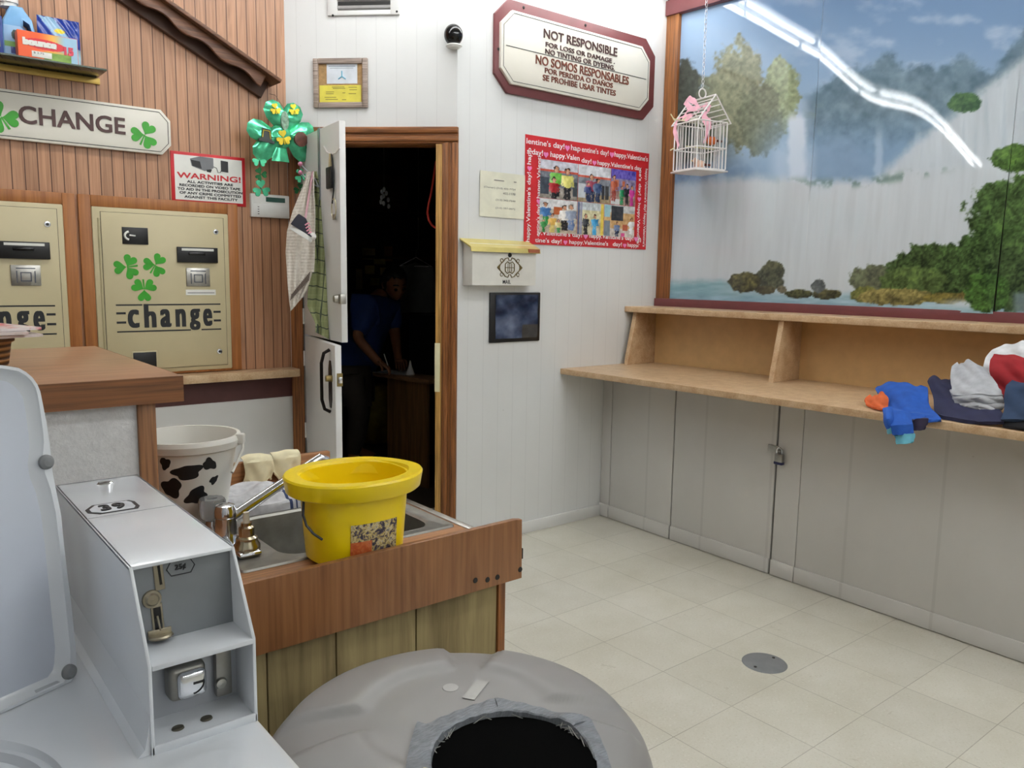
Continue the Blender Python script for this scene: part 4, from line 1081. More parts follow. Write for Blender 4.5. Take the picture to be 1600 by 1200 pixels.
# light blue bottle
qx0 = wl_(3, 60, shd - .06)[0]; qx1 = wl_(60, 60, shd - .06)[0]; qw = qx1 - qx0
qh = wl_(30, 8, shd - .06)[1] - SZ
bt = thing('detergent_bottle', 'light blue detergent bottle with white cap on the glass shelf', 'bottle', FL.at((qx0 + qx1) / 2, SZ, shd - .112), 0)
prof = [(-.5, 0), (-.52, .1), (-.5, .45), (-.42, .72), (-.26, .92), (-.2, 1.0), (.14, 1.0), (.2, .93), (.38, .78), (.47, .5), (.46, .12), (.42, 0)]
hole = [(.12, .74), (.28, .68), (.36, .5), (.33, .32), (.26, .34), (.2, .5), (.1, .62)]
mb = MB()
bmx = bmesh.new()
ov = [bmx.verts.new((a * qw, 0, b * qh)) for a, b in prof]; hv = [bmx.verts.new((a * qw, 0, b * qh)) for a, b in hole]
oe = [bmx.edges.new((ov[i], ov[(i + 1) % len(ov)])) for i in range(len(ov))]; he = [bmx.edges.new((hv[i], hv[(i + 1) % len(hv)])) for i in range(len(hv))]
bmesh.ops.triangle_fill(bmx, edges=oe + he, use_beauty=True)
tri = [[tuple(v.co) for v in f.verts] for f in bmx.faces]; bmx.free()
def inside(p, poly):
    c = False; n = len(poly)
    for i in range(n):
        (x1_, y1_), (x2_, y2_) = poly[i], poly[(i + 1) % n]
        if (y1_ > p[1]) != (y2_ > p[1]) and p[0] < (x2_ - x1_) * (p[1] - y1_) / (y2_ - y1_) + x1_: c = not c
    return c
hs = [(a * qw, b * qh) for a, b in hole]
for t in tri:
    cxx = sum(v[0] for v in t) / 3; czz = sum(v[2] for v in t) / 3
    if inside((cxx, czz), hs): continue
    for y_ in (-.035, .035): mb._add([(v[0], y_, v[2]) for v in t], [(0, 1, 2)])
for loop in (prof, hole):
    L_ = [(a * qw, b * qh) for a, b in loop]
    for i in range(len(L_)):
        p, q_ = L_[i], L_[(i + 1) % len(L_)]; mb._add([(p[0], -.035, p[1]), (q_[0], -.035, q_[1]), (q_[0], .035, q_[1]), (p[0], .035, p[1])], [(0, 1, 2, 3)])
bmesh.ops.remove_doubles(mb.bm, verts=mb.bm.verts, dist=1e-5)
es = [e for e in mb.bm.edges if len(e.link_faces) == 2 and e.calc_face_angle(0) > .9 and abs(e.verts[0].co.y - e.verts[1].co.y) < 1e-6]
bmesh.ops.bevel(mb.bm, geom=es, offset=.009, segments=2, profile=.5, affect='EDGES')
mb.build('bottle_body', plain((126, 178, 222), .25, var=.04), bt, ang=50)
MB().lathe([(.03, qh - .004), (.03, qh + .012), (.036, qh + .012), (.036, qh + .06), (.03, qh + .066), (0, qh + .066)], (-.03 * qw / .14, 0, 0), 28).build('cap', M['plastic_white'], bt)
def botl(X, Z):
    u = X / qw; v = Z / qh; n = fbm(u * 9, v * 9, 91, 3)
    img = np.zeros(u.shape + (3,)) + np.array((150, 190, 226.))
    m = ((u + .1) / .12) ** 2 + ((v - .45) / .1) ** 2 < 1; img = np.where(m[..., None], np.array((70, 84, 80.)) + (n[..., None] - .5) * 60, img)
    m = (v < .32) & (v > .22); img = np.where(m[..., None], np.array((130, 178, 100.)), img)
    m = (v < .22) & (v > .1) & (np.abs(u + .1) < .16); img = np.where(m[..., None], np.array((70, 80, 140.)) + (n[..., None] - .4) * 160, img)
    return img
paint_sheet('front_label', -.42 * qw, .1 * qw, qh * .06, qh * .62, 40, 40, botl, vcol_mat('bottle_label', .3), bt, y=-.0357)
# dark blue carton at the very edge
ex = wl_(4.5, 50, shd - .06)[0]
bb_ = thing('detergent_carton', 'dark blue detergent carton at the left end of the glass shelf', 'box', FL.at(ex - .075, SZ, shd - .08), 0)
MB().box(-.075, .072, -.04, .04, 0, wl_(3, 27, shd - .06)[1] - SZ, .002).build('carton', plain((30, 56, 134), .4), bb_)
MB().box(-.06, .06, -.0415, -.039, .03, .05).build('yellow_band', plain((214, 206, 80), .4), bb_)

# ------------------------------------------------------------------ door wall: vent, bulletin frame, dome camera
def wd_(px, py, d=0): return FD.uv(px, py, d)
vt = wall_thing(FD, 'wall_vent', 'white framed wall vent above the dutch door', 'vent')
a0, a1 = wd_(513, 15)[0], wd_(625, 15)[0]; b0 = wd_(570, 24.5)[1]; b1 = b0 + .36
i0, i1 = wd_(528, 10)[0], wd_(611, 10)[0]; j0 = (wd_(528, 20)[1] + wd_(611, 14)[1]) / 2
mb = MB(); mb.box(a0, i0, -.014, 0, b0, b1, .002); mb.box(i1, a1, -.014, 0, b0, b1, .002); mb.box(i0, i1, -.014, 0, b0, j0, .002); mb.box(i0, i1, -.014, 0, b1 - .03, b1, .002)
mb.build('vent_frame', M['white_plain'], vt)
MB().box(i0, i1, -.002, -.0005, j0, b1 - .03).build('vent_back', M['dark'], vt)
for k in range(7):
    z = j0 + .005 + k * .038
    MB().prism([(-.002, z), (-.010, z + .006), (-.010, z + .018), (-.008, z + .018), (-.002, z + .012)], i0, i1, 'x').build('slat', plain((150, 148, 146), .5), vt)
for x, y in ((520, 24), (620, 18)):
    u, z = wd_(x, y, .014); MB().lathe([(0, .003), (.005, .002), (.006, -.001)], seg=10, M=Matrix.Translation((u, -.014, z)) @ Matrix.Rotation(math.pi / 2, 4, 'X')).build('screw', M['dark'], vt)
bf = wall_thing(FD, 'bulletin_frame', 'wooden framed cork board with white and yellow notices', 'frame')
a0, a1 = wd_(491, 130)[0], wd_(575.5, 130)[0]; b1 = wd_(533, 92)[1]; b0 = wd_(533, 169)[1]
MB().frame(a0, a1, b0, b1, .026, -.02, 0, .004).build('frame_moulding', wood('weathered_frame', (136, 118, 108), (186, 168, 156), 'x', 1.5), bf)
MB().box(a0 + .02, a1 - .02, -.006, -.001, b0 + .02, b1 - .02).build('cork', plain((170, 136, 92), .8, var=.08, vs=80), bf)
u0, z1 = wd_(511, 101); u1, z0 = wd_(559, 131)
k = MB().box(u0, u1, -.0075, -.0055, z0, z1).build('white_notice', plain((214, 220, 228), .6), bf)
mb = MB(); cxx, czz = (u0 + u1) / 2, (z0 + z1) / 2
for a in (90, 210, 330): mb.tube([(cxx, -.0078, czz - .012), (cxx + .022 * math.cos(math.radians(a)), -.0078, czz - .012 + .026 * math.sin(math.radians(a)))], .003, 6)
mb.build('blue_emblem', plain((110, 180, 206), .5), k)
mb = MB(); mb.box(u0 + .01, u1 - .01, -.0079, -.0074, z1 - .012, z1 - .009); mb.box(u0 + .016, u1 - .02, -.0079, -.0074, z1 - .02, z1 - .018); mb.build('printed_lines', plain((130, 140, 150), .6), k, ang=0)
u0, z1 = wd_(500, 134); u1, z0 = wd_(565, 161)
k = MB().box(u0, u1, -.0075, -.0055, z0, z1).build('yellow_notice', plain((222, 210, 84), .6), bf)
mb = MB()
for i, (f0_, f1_, g) in enumerate(((.3, .6, .88), (.32, .62, .8), (.7, .9, .86), (.72, .9, .72), (.15, .35, .6), (.15, .34, .5), (.55, .62, .55), (.7, .88, .5), (.12, .4, .3), (.14, .44, .18), (.54, .64, .16))):
    mb.box(u0 + f0_ * (u1 - u0), u0 + f1_ * (u1 - u0), -.0079, -.0074, z0 + g * (z1 - z0), z0 + g * (z1 - z0) + .003)
mb.build('printed_lines', plain((140, 126, 60), .6), k)

# dome camera at the outer corner
u, z = FB.uv(711, 58, 0)
cd = thing('security_camera', 'small black dome security camera on the wall corner above the door', 'camera', FD.at(-.012, z, .0), FD.r)
MB().ball((0, -.045, 0), (.046, .046, .05), 24, 14).build('dome', M['gloss_black'], cd)
MB().box(-.03, .012, -.03, -.001, .018, .05, .006).build('bracket', plain((120, 122, 126), .4, metal=.3), cd)
MB().lathe([(.036, -.044), (.04, -.05), (.03, -.058), (0, -.058)], (.002, -.04, 0), 20).build('base_cap', M['plastic_white'], cd)

# ------------------------------------------------------------------ dutch door: two leaves swung out toward the washers
def leaf_frame(h_px, f_px, z):                  # hinge and free corner at one height -> frame with local x from hinge to free edge
    h = onz(*h_px, z); f_ = onz(*f_px, z); d = Vector((f_.x - h.x, f_.y - h.y)); return h, math.atan2(d.y, d.x), d.length
zl = FD.uv(479, 524)[1]
hx_ = FD.at(dj0 + .004, 0, .006)
f1 = onz(523, 540, zl); f2 = onz(534, 537.5, zl)
HG = Vector((hx_.x, hx_.y))
def make_leaf(name, label, fpt, z0, z1):
    d = Vector((fpt.x, fpt.y)) - HG; ang = math.atan2(d.y, d.x)
    r = thing(name, label, 'door', (HG.x, HG.y, 0), ang, kind='structure')
    return r, d.length
DT = .03
lo, LWl = make_leaf('door_1', 'white lower leaf of the dutch door standing open', f1, .012, zl)
MB().box(0, LWl, 0, DT, .012, zl, .003).build('leaf_panel', M['white_plain'], lo)
up, LWu = make_leaf('door_2', 'white upper leaf of the dutch door standing open', f2, zl, dtop)
zu1 = onz(532.5, 190, 2.1)
ztop_u = FD.uv(484, 221)[1] + .02
MB().box(0, LWu, 0, DT, zl + .006, ztop_u, .003).build('leaf_panel', M['white_plain'], up)
# which side faces the eye: local -y side (x runs from hinge to the free edge, toward the eye)
def leaf_loc(r, px, py, side=0.0):              # point on the visible face of a leaf
    a = r.rotation_euler[2]; u = Vector((math.cos(a), math.sin(a), 0)); n = Vector((-math.sin(a), math.cos(a), 0))
    o = Vector((r.location.x, r.location.y, 0)) + n * side
    dr = ray(px, py); p = CAM + dr * ((o - CAM).dot(n) / dr.dot(n)); return (p - o).dot(u), p.z
# pull plate on the lower leaf
zc = [leaf_loc(lo, 512, y, 0)[1] for y in (545, 640)]
xh = LWl - .085
mb = MB(); mb.prism([(xh - .028, zc[1] + .06), (xh - .028, zc[0] - .09), (xh - .012, zc[0] - .05), (xh + .012, zc[0] - .05), (xh + .028, zc[0] - .09), (xh + .028, zc[1] + .06), (xh + .012, zc[1] + .02), (xh - .012, zc[1] + .02)], -.004, .001)
pp = mb.build('pull_plate', plain((46, 40, 36), .4, metal=.6), lo)
MB().tube([(xh, -.003, zc[0]), (xh, -.03, zc[0] - .015), (xh, -.042, zc[0] - .06), (xh, -.042, zc[1] + .06), (xh, -.03, zc[1] + .015), (xh, -.003, zc[1])], .008, 8).build('pull_handle', plain((38, 34, 32), .35, metal=.7), pp)
zk = leaf_loc(lo, 520, 592, 0)[1]
k = MB().box(LWl - .001, LWl + .002, .008, .034, zk - .03, zk + .03).build('latch_plate', plain((150, 130, 80), .4, metal=.6), lo)
MB().box(LWl, LWl + .022, .012, .028, zk - .014, zk + .014, .002).build('latch_bolt', M['chrome'], k)
MB().lathe([(0, .03), (.014, .028), (.016, .004), (.02, 0)], seg=16, M=Matrix.Translation((xh + .02, 0, zk)) @ Matrix.Rotation(math.pi / 2, 4, 'X')).build('key_cylinder', plain((150, 130, 80), .3, metal=.7), lo)
zq = leaf_loc(up, 538, 468, 0)[1]
k = MB().box(LWu - .03, LWu + .003, -.004, DT * .75, zq - .022, zq + .022, .001).build('deadbolt_plate', M['steel'], up)
MB().lathe([(0, .02), (.016, .018), (.02, 0)], seg=18, M=Matrix.Translation((LWu - .05, 0, zq)) @ Matrix.Rotation(math.pi / 2, 4, 'X')).build('deadbolt_knob', M['steel'], k)
for r, zz in ((lo, (.2, .62, zl - .12)), (up, (zl + .1, ztop_u - .12))):
    for z in zz: MB().tube([(-.004, -.004, z - .04), (-.004, -.004, z + .04)], .006, 8).build('hinge', M['plastic_white'], r)

# ---- things hanging on the upper leaf (they hang from one over-door strip)
def UPW(x, z, d=0):                            # leaf metres -> world
    a = up.rotation_euler[2]; return Vector((up.location.x + math.cos(a) * x + math.sin(a) * d, up.location.y + math.sin(a) * x - math.cos(a) * d, z))
def up_thing(name, label, cat, x, z, d=0): p = UPW(x, z, d); return thing(name, label, cat, (p.x, p.y, p.z), up.rotation_euler[2])
sxp = leaf_loc(up, 499, 240, 0)
hs_ = up_thing('over_door_hook', 'grey over-door hook with pink tipped prongs on the upper leaf', 'hook', sxp[0], ztop_u)
MB().box(-.014, .014, -.0035, -.0005, -.33, .004).build('strap', plain((150, 154, 160), .4, metal=.4), hs_)
MB().box(-.014, .014, -.0035, DT + .004, .0005, .0035).build('top_clip', plain((150, 154, 160), .4, metal=.4), hs_)
for (dx, dz, e) in ((-.03, -.165, .0), (-.03, -.205, .01)):
    mb = MB(); mb.tube([(0, -.004, -.27), (-.004, -.03, dz - .055), (dx * .4, -.06, dz - .03), (dx, -.082, dz)], .0032, 8); k = mb.build('prong', plain((170, 174, 180), .35, metal=.5), hs_)
    MB().ball((dx, -.084, dz), .011, 14, 10).build('prong_tip', plain((206, 130, 160), .5), k)
# cream shawl
sh_ = thing('knit_shawl', 'cream woven shawl hanging left of the checked cloth', 'shawl', UPW(sxp[0], ztop_u - .3, .05), up.rotation_euler[2])
shl = NT('cream_weave'); _v = shl.obj(); _x, _y, _z = shl.xyz(_v)
_s = shl.math('SINE', shl.math('MULTIPLY', _z, 420.0)); _n = shl.noise(_v, 90, 3)
shl.set(shl.ramp(_n, [(.25, (212, 204, 192)), (.7, (234, 228, 218))]), .85); shl.bump(shl.math('ADD', _s, _n), .3, .0025); shl = shl.m
PX = lambda px, py, k: deep(px, py, k)
def depth_of(p): return (Vector(p) - CAM).dot(FW)
dpt = depth_of(UPW(sxp[0], 1.6, .06))
def px_sheet(root, rows, th, nu, wav, mat, name, dz=0.0, seed=0, part=True):
    """rows: (left px, right px, py) from top to bottom of a hanging cloth, all about dpt from the eye, with folds of real depth"""
    a = root.rotation_euler[2]; R = Matrix.Rotation(-a, 3, 'Z'); o = root.location
    def fn(u, v):
        t = v * (len(rows) - 1); i = min(int(t), len(rows) - 2); f_ = t - i
        l = rows[i][0] * (1 - f_) + rows[i + 1][0] * f_; r_ = rows[i][1] * (1 - f_) + rows[i + 1][1] * f_
        y = rows[i][2] * (1 - f_) + rows[i + 1][2] * f_; yy = y + (rows[i][3] * (1 - f_) + rows[i + 1][3] * f_) * u if len(rows[0]) > 3 else y
        fold = wav * math.sin(u * 9 + seed + v * 2) + wav * .5 * math.sin(u * 21 + v * 5 + seed)
        p = deep(l + (r_ - l) * u, yy, dpt + dz + fold)
        return R @ (p - o)
    return MB().sheet(fn, nu, 40, th).build(name, mat, root)
px_sheet(sh_, [(481, 490, 268, 0), (470, 490, 300, 0), (458, 492, 330, 2), (449, 492, 362, 4), (447, 492, 395, 6), (449, 490, 425, 0), (450, 488, 445, -22), (452, 482, 470, -26), (454, 474, 486, -24)], .006, 30, .012, shl, 'woven_cloth', -.03, 1)
mb = MB(); a_ = sh_.rotation_euler[2]; R_w = Matrix.Rotation(-a_, 3, 'Z')
for i in range(16):
    t = i / 15; p = deep(456 + 28 * t, 459 - 34 * t, dpt - .055); q = deep(454 + 28 * t, 469 - 30 * t, dpt - .058)
    MB().tube([R_w @ (p - sh_.location), R_w @ (q - sh_.location)], .0022, 5).build('fringe', plain((110, 96, 88), .8), sh_)
# checked cloth
ck = NT('green_checked_cotton'); _x, _y, _z = ck.xyz(ck.obj())
def lines(c, w, t_): return ck.math('LESS_THAN', ck.math('FRACT', ck.math('DIVIDE', c, w)), t_)
_g = ck.math('MAXIMUM', lines(ck.math('ADD', _z, ck.math('MULTIPLY', _x, .25)), .062, .09), lines(ck.math('ADD', _x, ck.math('MULTIPLY', _z, .05)), .042, .12))
_g2 = ck.math('MAXIMUM', lines(ck.math('ADD', _z, .02), .031, .12), lines(ck.math('ADD', _x, .013), .021, .2))
ck = ck.set(ck.mix(_g, ck.mix(ck.math('MULTIPLY', _g2, .4), (150, 158, 112), (180, 184, 140)), (74, 84, 66)), .8)
gc = thing('checked_cloth', 'green checked garment hanging on the upper door leaf', 'garment', UPW(sxp[0], ztop_u - .3, .04), up.rotation_euler[2])
px_sheet(gc, [(484, 494, 268, 0), (484, 503, 300, 0), (483, 508, 330, 4), (484, 511, 365, 6), (484, 513, 400, 6), (483, 514, 430, 6), (481, 515, 460, 10), (480, 516, 478, 14), (493, 516.5, 505, 16), (493, 517, 519, 12)], .005, 30, .008, ck, 'checked_fabric', .005, 3)
px_sheet(gc, [(501, 505, 300, 0), (506, 510, 340, 0), (510, 514, 390, 0), (513, 516, 440, 0), (515, 518, 490, 0), (516, 519, 531, 0)], .009, 4, .002, plain((74, 76, 84), .8), 'dark_binding', .002, 0)
# baby sneaker on a pink lace
sk = thing('baby_sneaker', 'tiny black and white sneaker hanging by a pink lace on the shawl', 'shoe', deep(475, 358, dpt - .14), up.rotation_euler[2])
Rk = Matrix.Rotation(-up.rotation_euler[2], 3, 'Z')
tv = (deep(494, 372, dpt - .14) - deep(459, 350, dpt - .14)); sl_ = tv.length; ax = (Rk @ tv).normalized()
nz_ = (Rk @ (deep(470, 345, dpt - .14) - deep(475, 358, dpt - .14))); nz_ = (nz_ - ax * nz_.dot(ax)).normalized(); ay = nz_.cross(ax)
MS = Matrix((ax, ay, nz_)).transposed()
def shoe_sheet(z0, z1, wf, x0=-.5, x1=.5):
    mb = MB(); n = 14; ring = []
    for j, (z, sc) in enumerate(((z0, 1.0), ((z0 + z1) / 2, 1.02), (z1, .92))):
        for i in range(24):
            a = 2 * math.pi * i / 24; x = x0 + (x1 - x0) * (.5 + .5 * math.cos(a)); w = wf * (1 + .18 * math.cos(a)) * math.sin(a)
            ring.append(MS @ Vector((x * sl_ * (sc if j == 2 else 1), w * sl_ * sc, z * sl_)))
    fs = [tuple(range(23, -1, -1)), tuple(range(48, 72))] + [(j * 24 + i, j * 24 + (i + 1) % 24, (j + 1) * 24 + (i + 1) % 24, (j + 1) * 24 + i) for j in range(2) for i in range(24)]
    mb._add(ring, fs); return mb
shoe_sheet(-.28, -.1, .2).build('rubber_sole', M['plastic_white'], sk)
def upper_fn(u, v):
    x = -.46 + .9 * u; w = .18 * (1 + .1 * math.cos(u * 3)); h = .42 - .42 * sstep(.3, .85, np.array(u)).item() + .06
    a = math.pi * v; return MS @ Vector((x * sl_, w * math.cos(a) * sl_, (-.11 + h * math.sin(a)) * sl_))
MB().sheet(upper_fn, 16, 14, .004).build('canvas_upper', plain((38, 38, 50), .8), sk)
for i in range(4):
    x = .0 + .085 * i; z = .26 - .08 * i
    MB().tube([MS @ Vector((x * sl_, -.15 * sl_, (z - .12) * sl_)), MS @ Vector(((x + .03) * sl_, -.08 * sl_, (z + .01) * sl_)), MS @ Vector(((x + .03) * sl_, .08 * sl_, (z + .02) * sl_))], .0035, 6).build('lace', M['pink'], sk)
MB().ball(MS @ Vector((.42 * sl_, 0, -.06 * sl_)), .018, 12, 8).build('toe_cap', M['plastic_white'], sk)
top_p = Rk @ (deep(489, 268, dpt - .03) - sk.location); mid_p = Rk @ (deep(482, 310, dpt - .07) - sk.location)
mb = MB(); mb.tube([MS @ Vector((-.1 * sl_, 0, .2 * sl_)), mid_p, top_p], .005, 8); mb.build('hanging_lace', plain((206, 160, 170), .7), sk)
# key ring on a white string
kx, kz = leaf_loc(up, 522, 232, 0)
kr = up_thing('key_lanyard', 'black tagged keys hanging from a white string near the door edge', 'keys', kx, kz)
def kl(px, py, d=.012): x, z = leaf_loc(up, px, py, -d); return (x - kx, -d, z - kz)
MB().tube([kl(506, 229, .004), kl(511, 238, .006), kl(517, 241), kl(525, 239, .006), kl(531, 231, .004)], .0035, 7).build('white_string', M['wire_white'], kr)
MB().tube([kl(517, 240), kl(516, 262)], .009, 8).build('beige_toggle', plain((206, 190, 150), .6), kr)
p0 = kl(511.5, 262); p1 = kl(520, 294)
MB().box(p0[0], p1[0], -.022, -.006, p1[2], p0[2], .006).build('black_fob', M['black'], kr)
MB().tube([kl(518, 240), kl(521, 270), kl(521, 300), kl(519, 318)], .004, 6).build('cord', M['line_black'], kr)
lp = [kl(521.5 + 3.5 * math.cos(t * math.pi / 6), 326 + 16 * math.sin(t * math.pi / 6)) for t in range(12)]
MB().tube(lp, .0028, 6, closed=True).build('key_ring', plain((190, 182, 150), .3, metal=.7), kr)
a_, b_ = kl(520, 335), kl(524, 343)
MB().box(min(a_[0], b_[0]), max(a_[0], b_[0]), -.014, -.01, b_[2], a_[2], .001).build('key', plain((150, 146, 130), .3, metal=.7), kr)
# ------------------------------------------------------------------ the unlit back room behind the door
dkwall = plain((66, 54, 42), .85, var=.1)  # walls, floor and ceiling coloured dark in place of missing light
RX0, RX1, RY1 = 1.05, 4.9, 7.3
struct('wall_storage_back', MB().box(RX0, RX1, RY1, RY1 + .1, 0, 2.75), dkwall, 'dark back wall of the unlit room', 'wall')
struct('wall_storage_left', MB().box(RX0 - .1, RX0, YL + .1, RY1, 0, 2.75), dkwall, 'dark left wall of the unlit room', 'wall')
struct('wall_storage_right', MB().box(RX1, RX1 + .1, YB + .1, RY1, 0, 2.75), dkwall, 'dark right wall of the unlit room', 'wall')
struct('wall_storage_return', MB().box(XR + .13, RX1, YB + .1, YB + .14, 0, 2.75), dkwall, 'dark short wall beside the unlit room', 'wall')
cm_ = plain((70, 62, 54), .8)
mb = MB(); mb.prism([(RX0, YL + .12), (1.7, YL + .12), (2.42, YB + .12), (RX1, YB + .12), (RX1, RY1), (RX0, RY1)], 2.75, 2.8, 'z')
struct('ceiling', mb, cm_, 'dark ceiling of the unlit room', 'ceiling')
# desk
dz = .755
dsk = thing('desk', 'wooden desk in the dark room behind the door', 'desk', (0, 0, 0))
dw = wood('desk_wood', (96, 68, 40), (140, 102, 62), 'z', .8); dwt = wood('desk_top_wood', (110, 80, 54), (150, 114, 80), 'y', .8)
A_ = onz(605, 583, dz); B_ = onz(667, 592, dz); B_ = Vector((B_.x, B_.y)); A_ = Vector((A_.x, A_.y))
dd = (B_ - A_).normalized(); dn = Vector((-dd.y, dd.x)); dn = dn if dn.x > 0 else -dn
def dpoly(a0, a1, b0, b1): return [tuple(A_ + dd * a + dn * b) for a, b in ((a0, b0), (a1, b0), (a1, b1), (a0, b1))]
Ld = (B_ - A_).length
MB().prism(dpoly(-.125, Ld + .05, -.03, 1.1), dz - .03, dz, 'z', .003).build('desk_top', dwt, dsk)
MB().prism(dpoly(0, Ld, 0, .025), .0, dz - .03, 'z', .002).build('end_panel', dw, dsk)
MB().prism(dpoly(-.02, .0, .025, 1.05), .1, dz - .03, 'z', .002).build('back_panel', dw, dsk)
MB().prism(dpoly(Ld * .1, Ld, 1.03, 1.055), .0, dz - .03, 'z', .002).build('end_panel', dw, dsk)
# computer tower standing on the desk
q = onz(660, 584, dz); tw = thing('computer_tower', 'black computer tower standing on the desk', 'computer', (q.x + .07, q.y - .06, dz + .001), math.radians(-75))
MB().box(-.17, .17, -.085, .085, 0, .41, .006).build('tower_case', M['black'], tw)
MB().box(-.175, -.17, -.08, .08, .01, .4, .002).build('front_bezel', plain((40, 40, 44), .4), tw)
MB().box(-.177, -.174, -.06, .06, .33, .36, .001).build('disc_drive', plain((70, 70, 74), .4), tw)
q = onz(641, 586, dz); t = thing('paper_cup', 'small white cup beside the computer tower on the desk', 'cup', (q.x, q.y, dz + .001))
MB().lathe([(.03, 0), (.032, .006), (.012, .06), (.004, .1), (0, .1)], seg=20).build('cup_body', M['paper'], t)
q = onz(620, 582, dz); t = thing('note_paper', 'sheet of paper under the hands of the person at the desk', 'paper', (q.x, q.y, dz + .001), .4)
MB().box(-.1, .1, -.14, .14, 0, .001).build('sheet', M['paper'], t)
# yellow bin beside the desk
q = onz(588, 690, .0); t = thing('yellow_bag', 'dull yellow bag standing on the dark floor behind the desk panel', 'bag', (q.x, q.y, .001))
MB().lathe([(.0, 0), (.12, .0), (.15, .05), (.16, .25), (.14, .42), (.08, .5), (0, .51)], seg=24, fn=lambda r, z, a: r * (1 + .05 * math.sin(5 * a + z * 9))).build('bag_body', plain((150, 134, 40), .6, var=.1), t)
# papers pinned on the far wall
FS = Frame(0, RY1, 0)
spots = [(566, 640 - 252, 586, 405, (150, 140, 100), 'cream card, uppermost of the notes pinned on the dark far wall'), (600, 385, 613, 408, (150, 116, 70), 'tan card pinned high on the dark far wall'), (584, 402, 602, 413, (180, 170, 110), 'slanted pale note between cards on the dark far wall'),
         (570, 415, 585, 428, (176, 164, 90), 'yellowish square note left of the person on the dark far wall'), (594, 418, 606, 430, (150, 140, 84), 'olive square note just above the head on the dark far wall'), (556, 420, 566, 452, (140, 130, 90), 'tall dull sheet pinned beside the door leaf on the dark far wall'), (579, 434, 593, 446, (150, 150, 50), 'yellow-green note beside the shoulder on the dark far wall')]
for x0_, y0_, x1_, y1_, c, lb in spots:
    a, b = FS.uv(x0_, y1_), FS.uv(x1_, y0_)
    t = thing('pinned_note', lb, 'note', FS.at(0), 0, 'notes pinned on the far wall')
    MB().box(a[0], b[0], -.004, -.001, a[1], b[1]).build('sheet', plain(tuple(min(240, int(k * 1.35)) for k in c), .8), t)
# shelves with boxes on the far wall
a, b = FS.uv(548, 326), FS.uv(682, 318)
shf = thing('storage_shelf', 'dark wooden shelf high in the unlit room', 'shelf', FS.at(0), 0)
zsh = 2.06
MB().box(2.6, 4.85, -.36, -.001, zsh - .025, zsh).build('board', wood('dark_shelf_wood', (70, 50, 32), (104, 76, 50), 'x'), shf)
for k, (x, w, h, c) in enumerate(((3.1, .36, .24, (84, 72, 58)), (3.62, .3, .2, (60, 56, 60)), (4.1, .4, .34, (96, 70, 40)))):
    t = thing('storage_box', ('dull carton at the left on the dark room shelf', 'grey low box in the middle of the dark room shelf', 'brown tall carton at the right on the dark room shelf')[k], 'box', (x, RY1 - .18, zsh + .001), 0, 'boxes on the dark shelf')
    MB().box(-w / 2, w / 2, -.14, .14, 0, h, .003).build('carton', plain(c, .8), t)
zs2 = 1.62
shf = thing('storage_shelf', 'dark lower shelf behind the head of the person', 'shelf', FS.at(0), 0)
MB().box(3.75, 4.85, -.3, -.001, zs2 - .025, zs2).build('board', wood('dark_shelf_wood_low', (70, 50, 32), (104, 76, 50), 'x'), shf)
g_ = deep(600, 296, 5.6)
t = thing('string_lights', 'small glinting glass bunch hanging high in the dark room', 'ornament', g_)
for k in range(9):
    a = k * 2.4; MB().ball((.05 * math.cos(a) * (k / 9), .03 * math.sin(a), -.014 * k), (.012, .012, .018), 8, 6).build('glass_drop', plain((230, 230, 230), .05), t)
MB().tube([(0, 0, .0), (0, 0, 2.75 - g_.z)], .002, 5).build('wire', M['steel'], t)
# hanger and shirt on the right; white cloth coloured grey for the room's darkness
g_ = deep(650, 402, 6.4)
t = thing('white_garment', 'white garment darkened in colour on a hanger behind the person', 'garment', g_)
Rw = math.radians(-20)
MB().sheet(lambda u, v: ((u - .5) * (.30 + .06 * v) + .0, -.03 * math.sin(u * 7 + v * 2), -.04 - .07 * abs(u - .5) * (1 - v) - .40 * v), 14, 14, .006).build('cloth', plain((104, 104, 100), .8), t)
MB().tube([(-.15, 0, -.07), (0, 0, 0), (.15, 0, -.07), (-.15, 0, -.07)], .004, 6).build('hanger', M['wire_white'], t)
MB().tube([(0, 0, 0), (0, 0, .05), (.02, 0, .07), (.02, 0, 2.749 - g_.z)], .003, 6).build('hanger_hook', M['steel'], t)
# red cord hanging inside the right jamb
jp = FD.at(dj1 - .004, 0, -.06)
kd = depth_of(jp)
t = thing('red_cable', 'red cord hanging in a loop inside the right door jamb', 'cord', (0, 0, 0))
MB().tube([deep(x, y, kd + .03) for x, y in ((681, 252), (678, 275), (674, 300), (670, 318), (668, 332), (670, 344), (675, 352), (681, 356))], .006, 8).build('cord', plain((190, 48, 32), .5), t)

# ------------------------------------------------------------------ the person bending over the desk
def skin_body(name, chain, radii, edges, m, parent, sub=2, root=0):
    me = bpy.data.meshes.new(name); me.from_pydata([tuple(p) for p in chain], edges, [])
    o = bpy.data.objects.new(name, me); S.collection.objects.link(o)
    md = o.modifiers.new('skin', 'SKIN'); sb_ = o.modifiers.new('sub', 'SUBSURF'); sb_.levels = sub; sb_.render_levels = sub
    for v, r in zip(me.skin_vertices[0].data, radii): v.radius = r if isinstance(r, tuple) else (r, r); v.use_root = False
    me.skin_vertices[0].data[root].use_root = True
    dg = bpy.context.evaluated_depsgraph_get(); dg.update()
    m2 = bpy.data.meshes.new_from_object(o.evaluated_get(dg)); bpy.data.objects.remove(o); bpy.data.meshes.remove(me)
    m2.name = name; m2.materials.clear(); m2.materials.append(m)
    m2.polygons.foreach_set('use_smooth', [True] * len(m2.polygons))
    return link(m2, name, parent)
hip = deep(549, 588, 5.95); feetz = .06
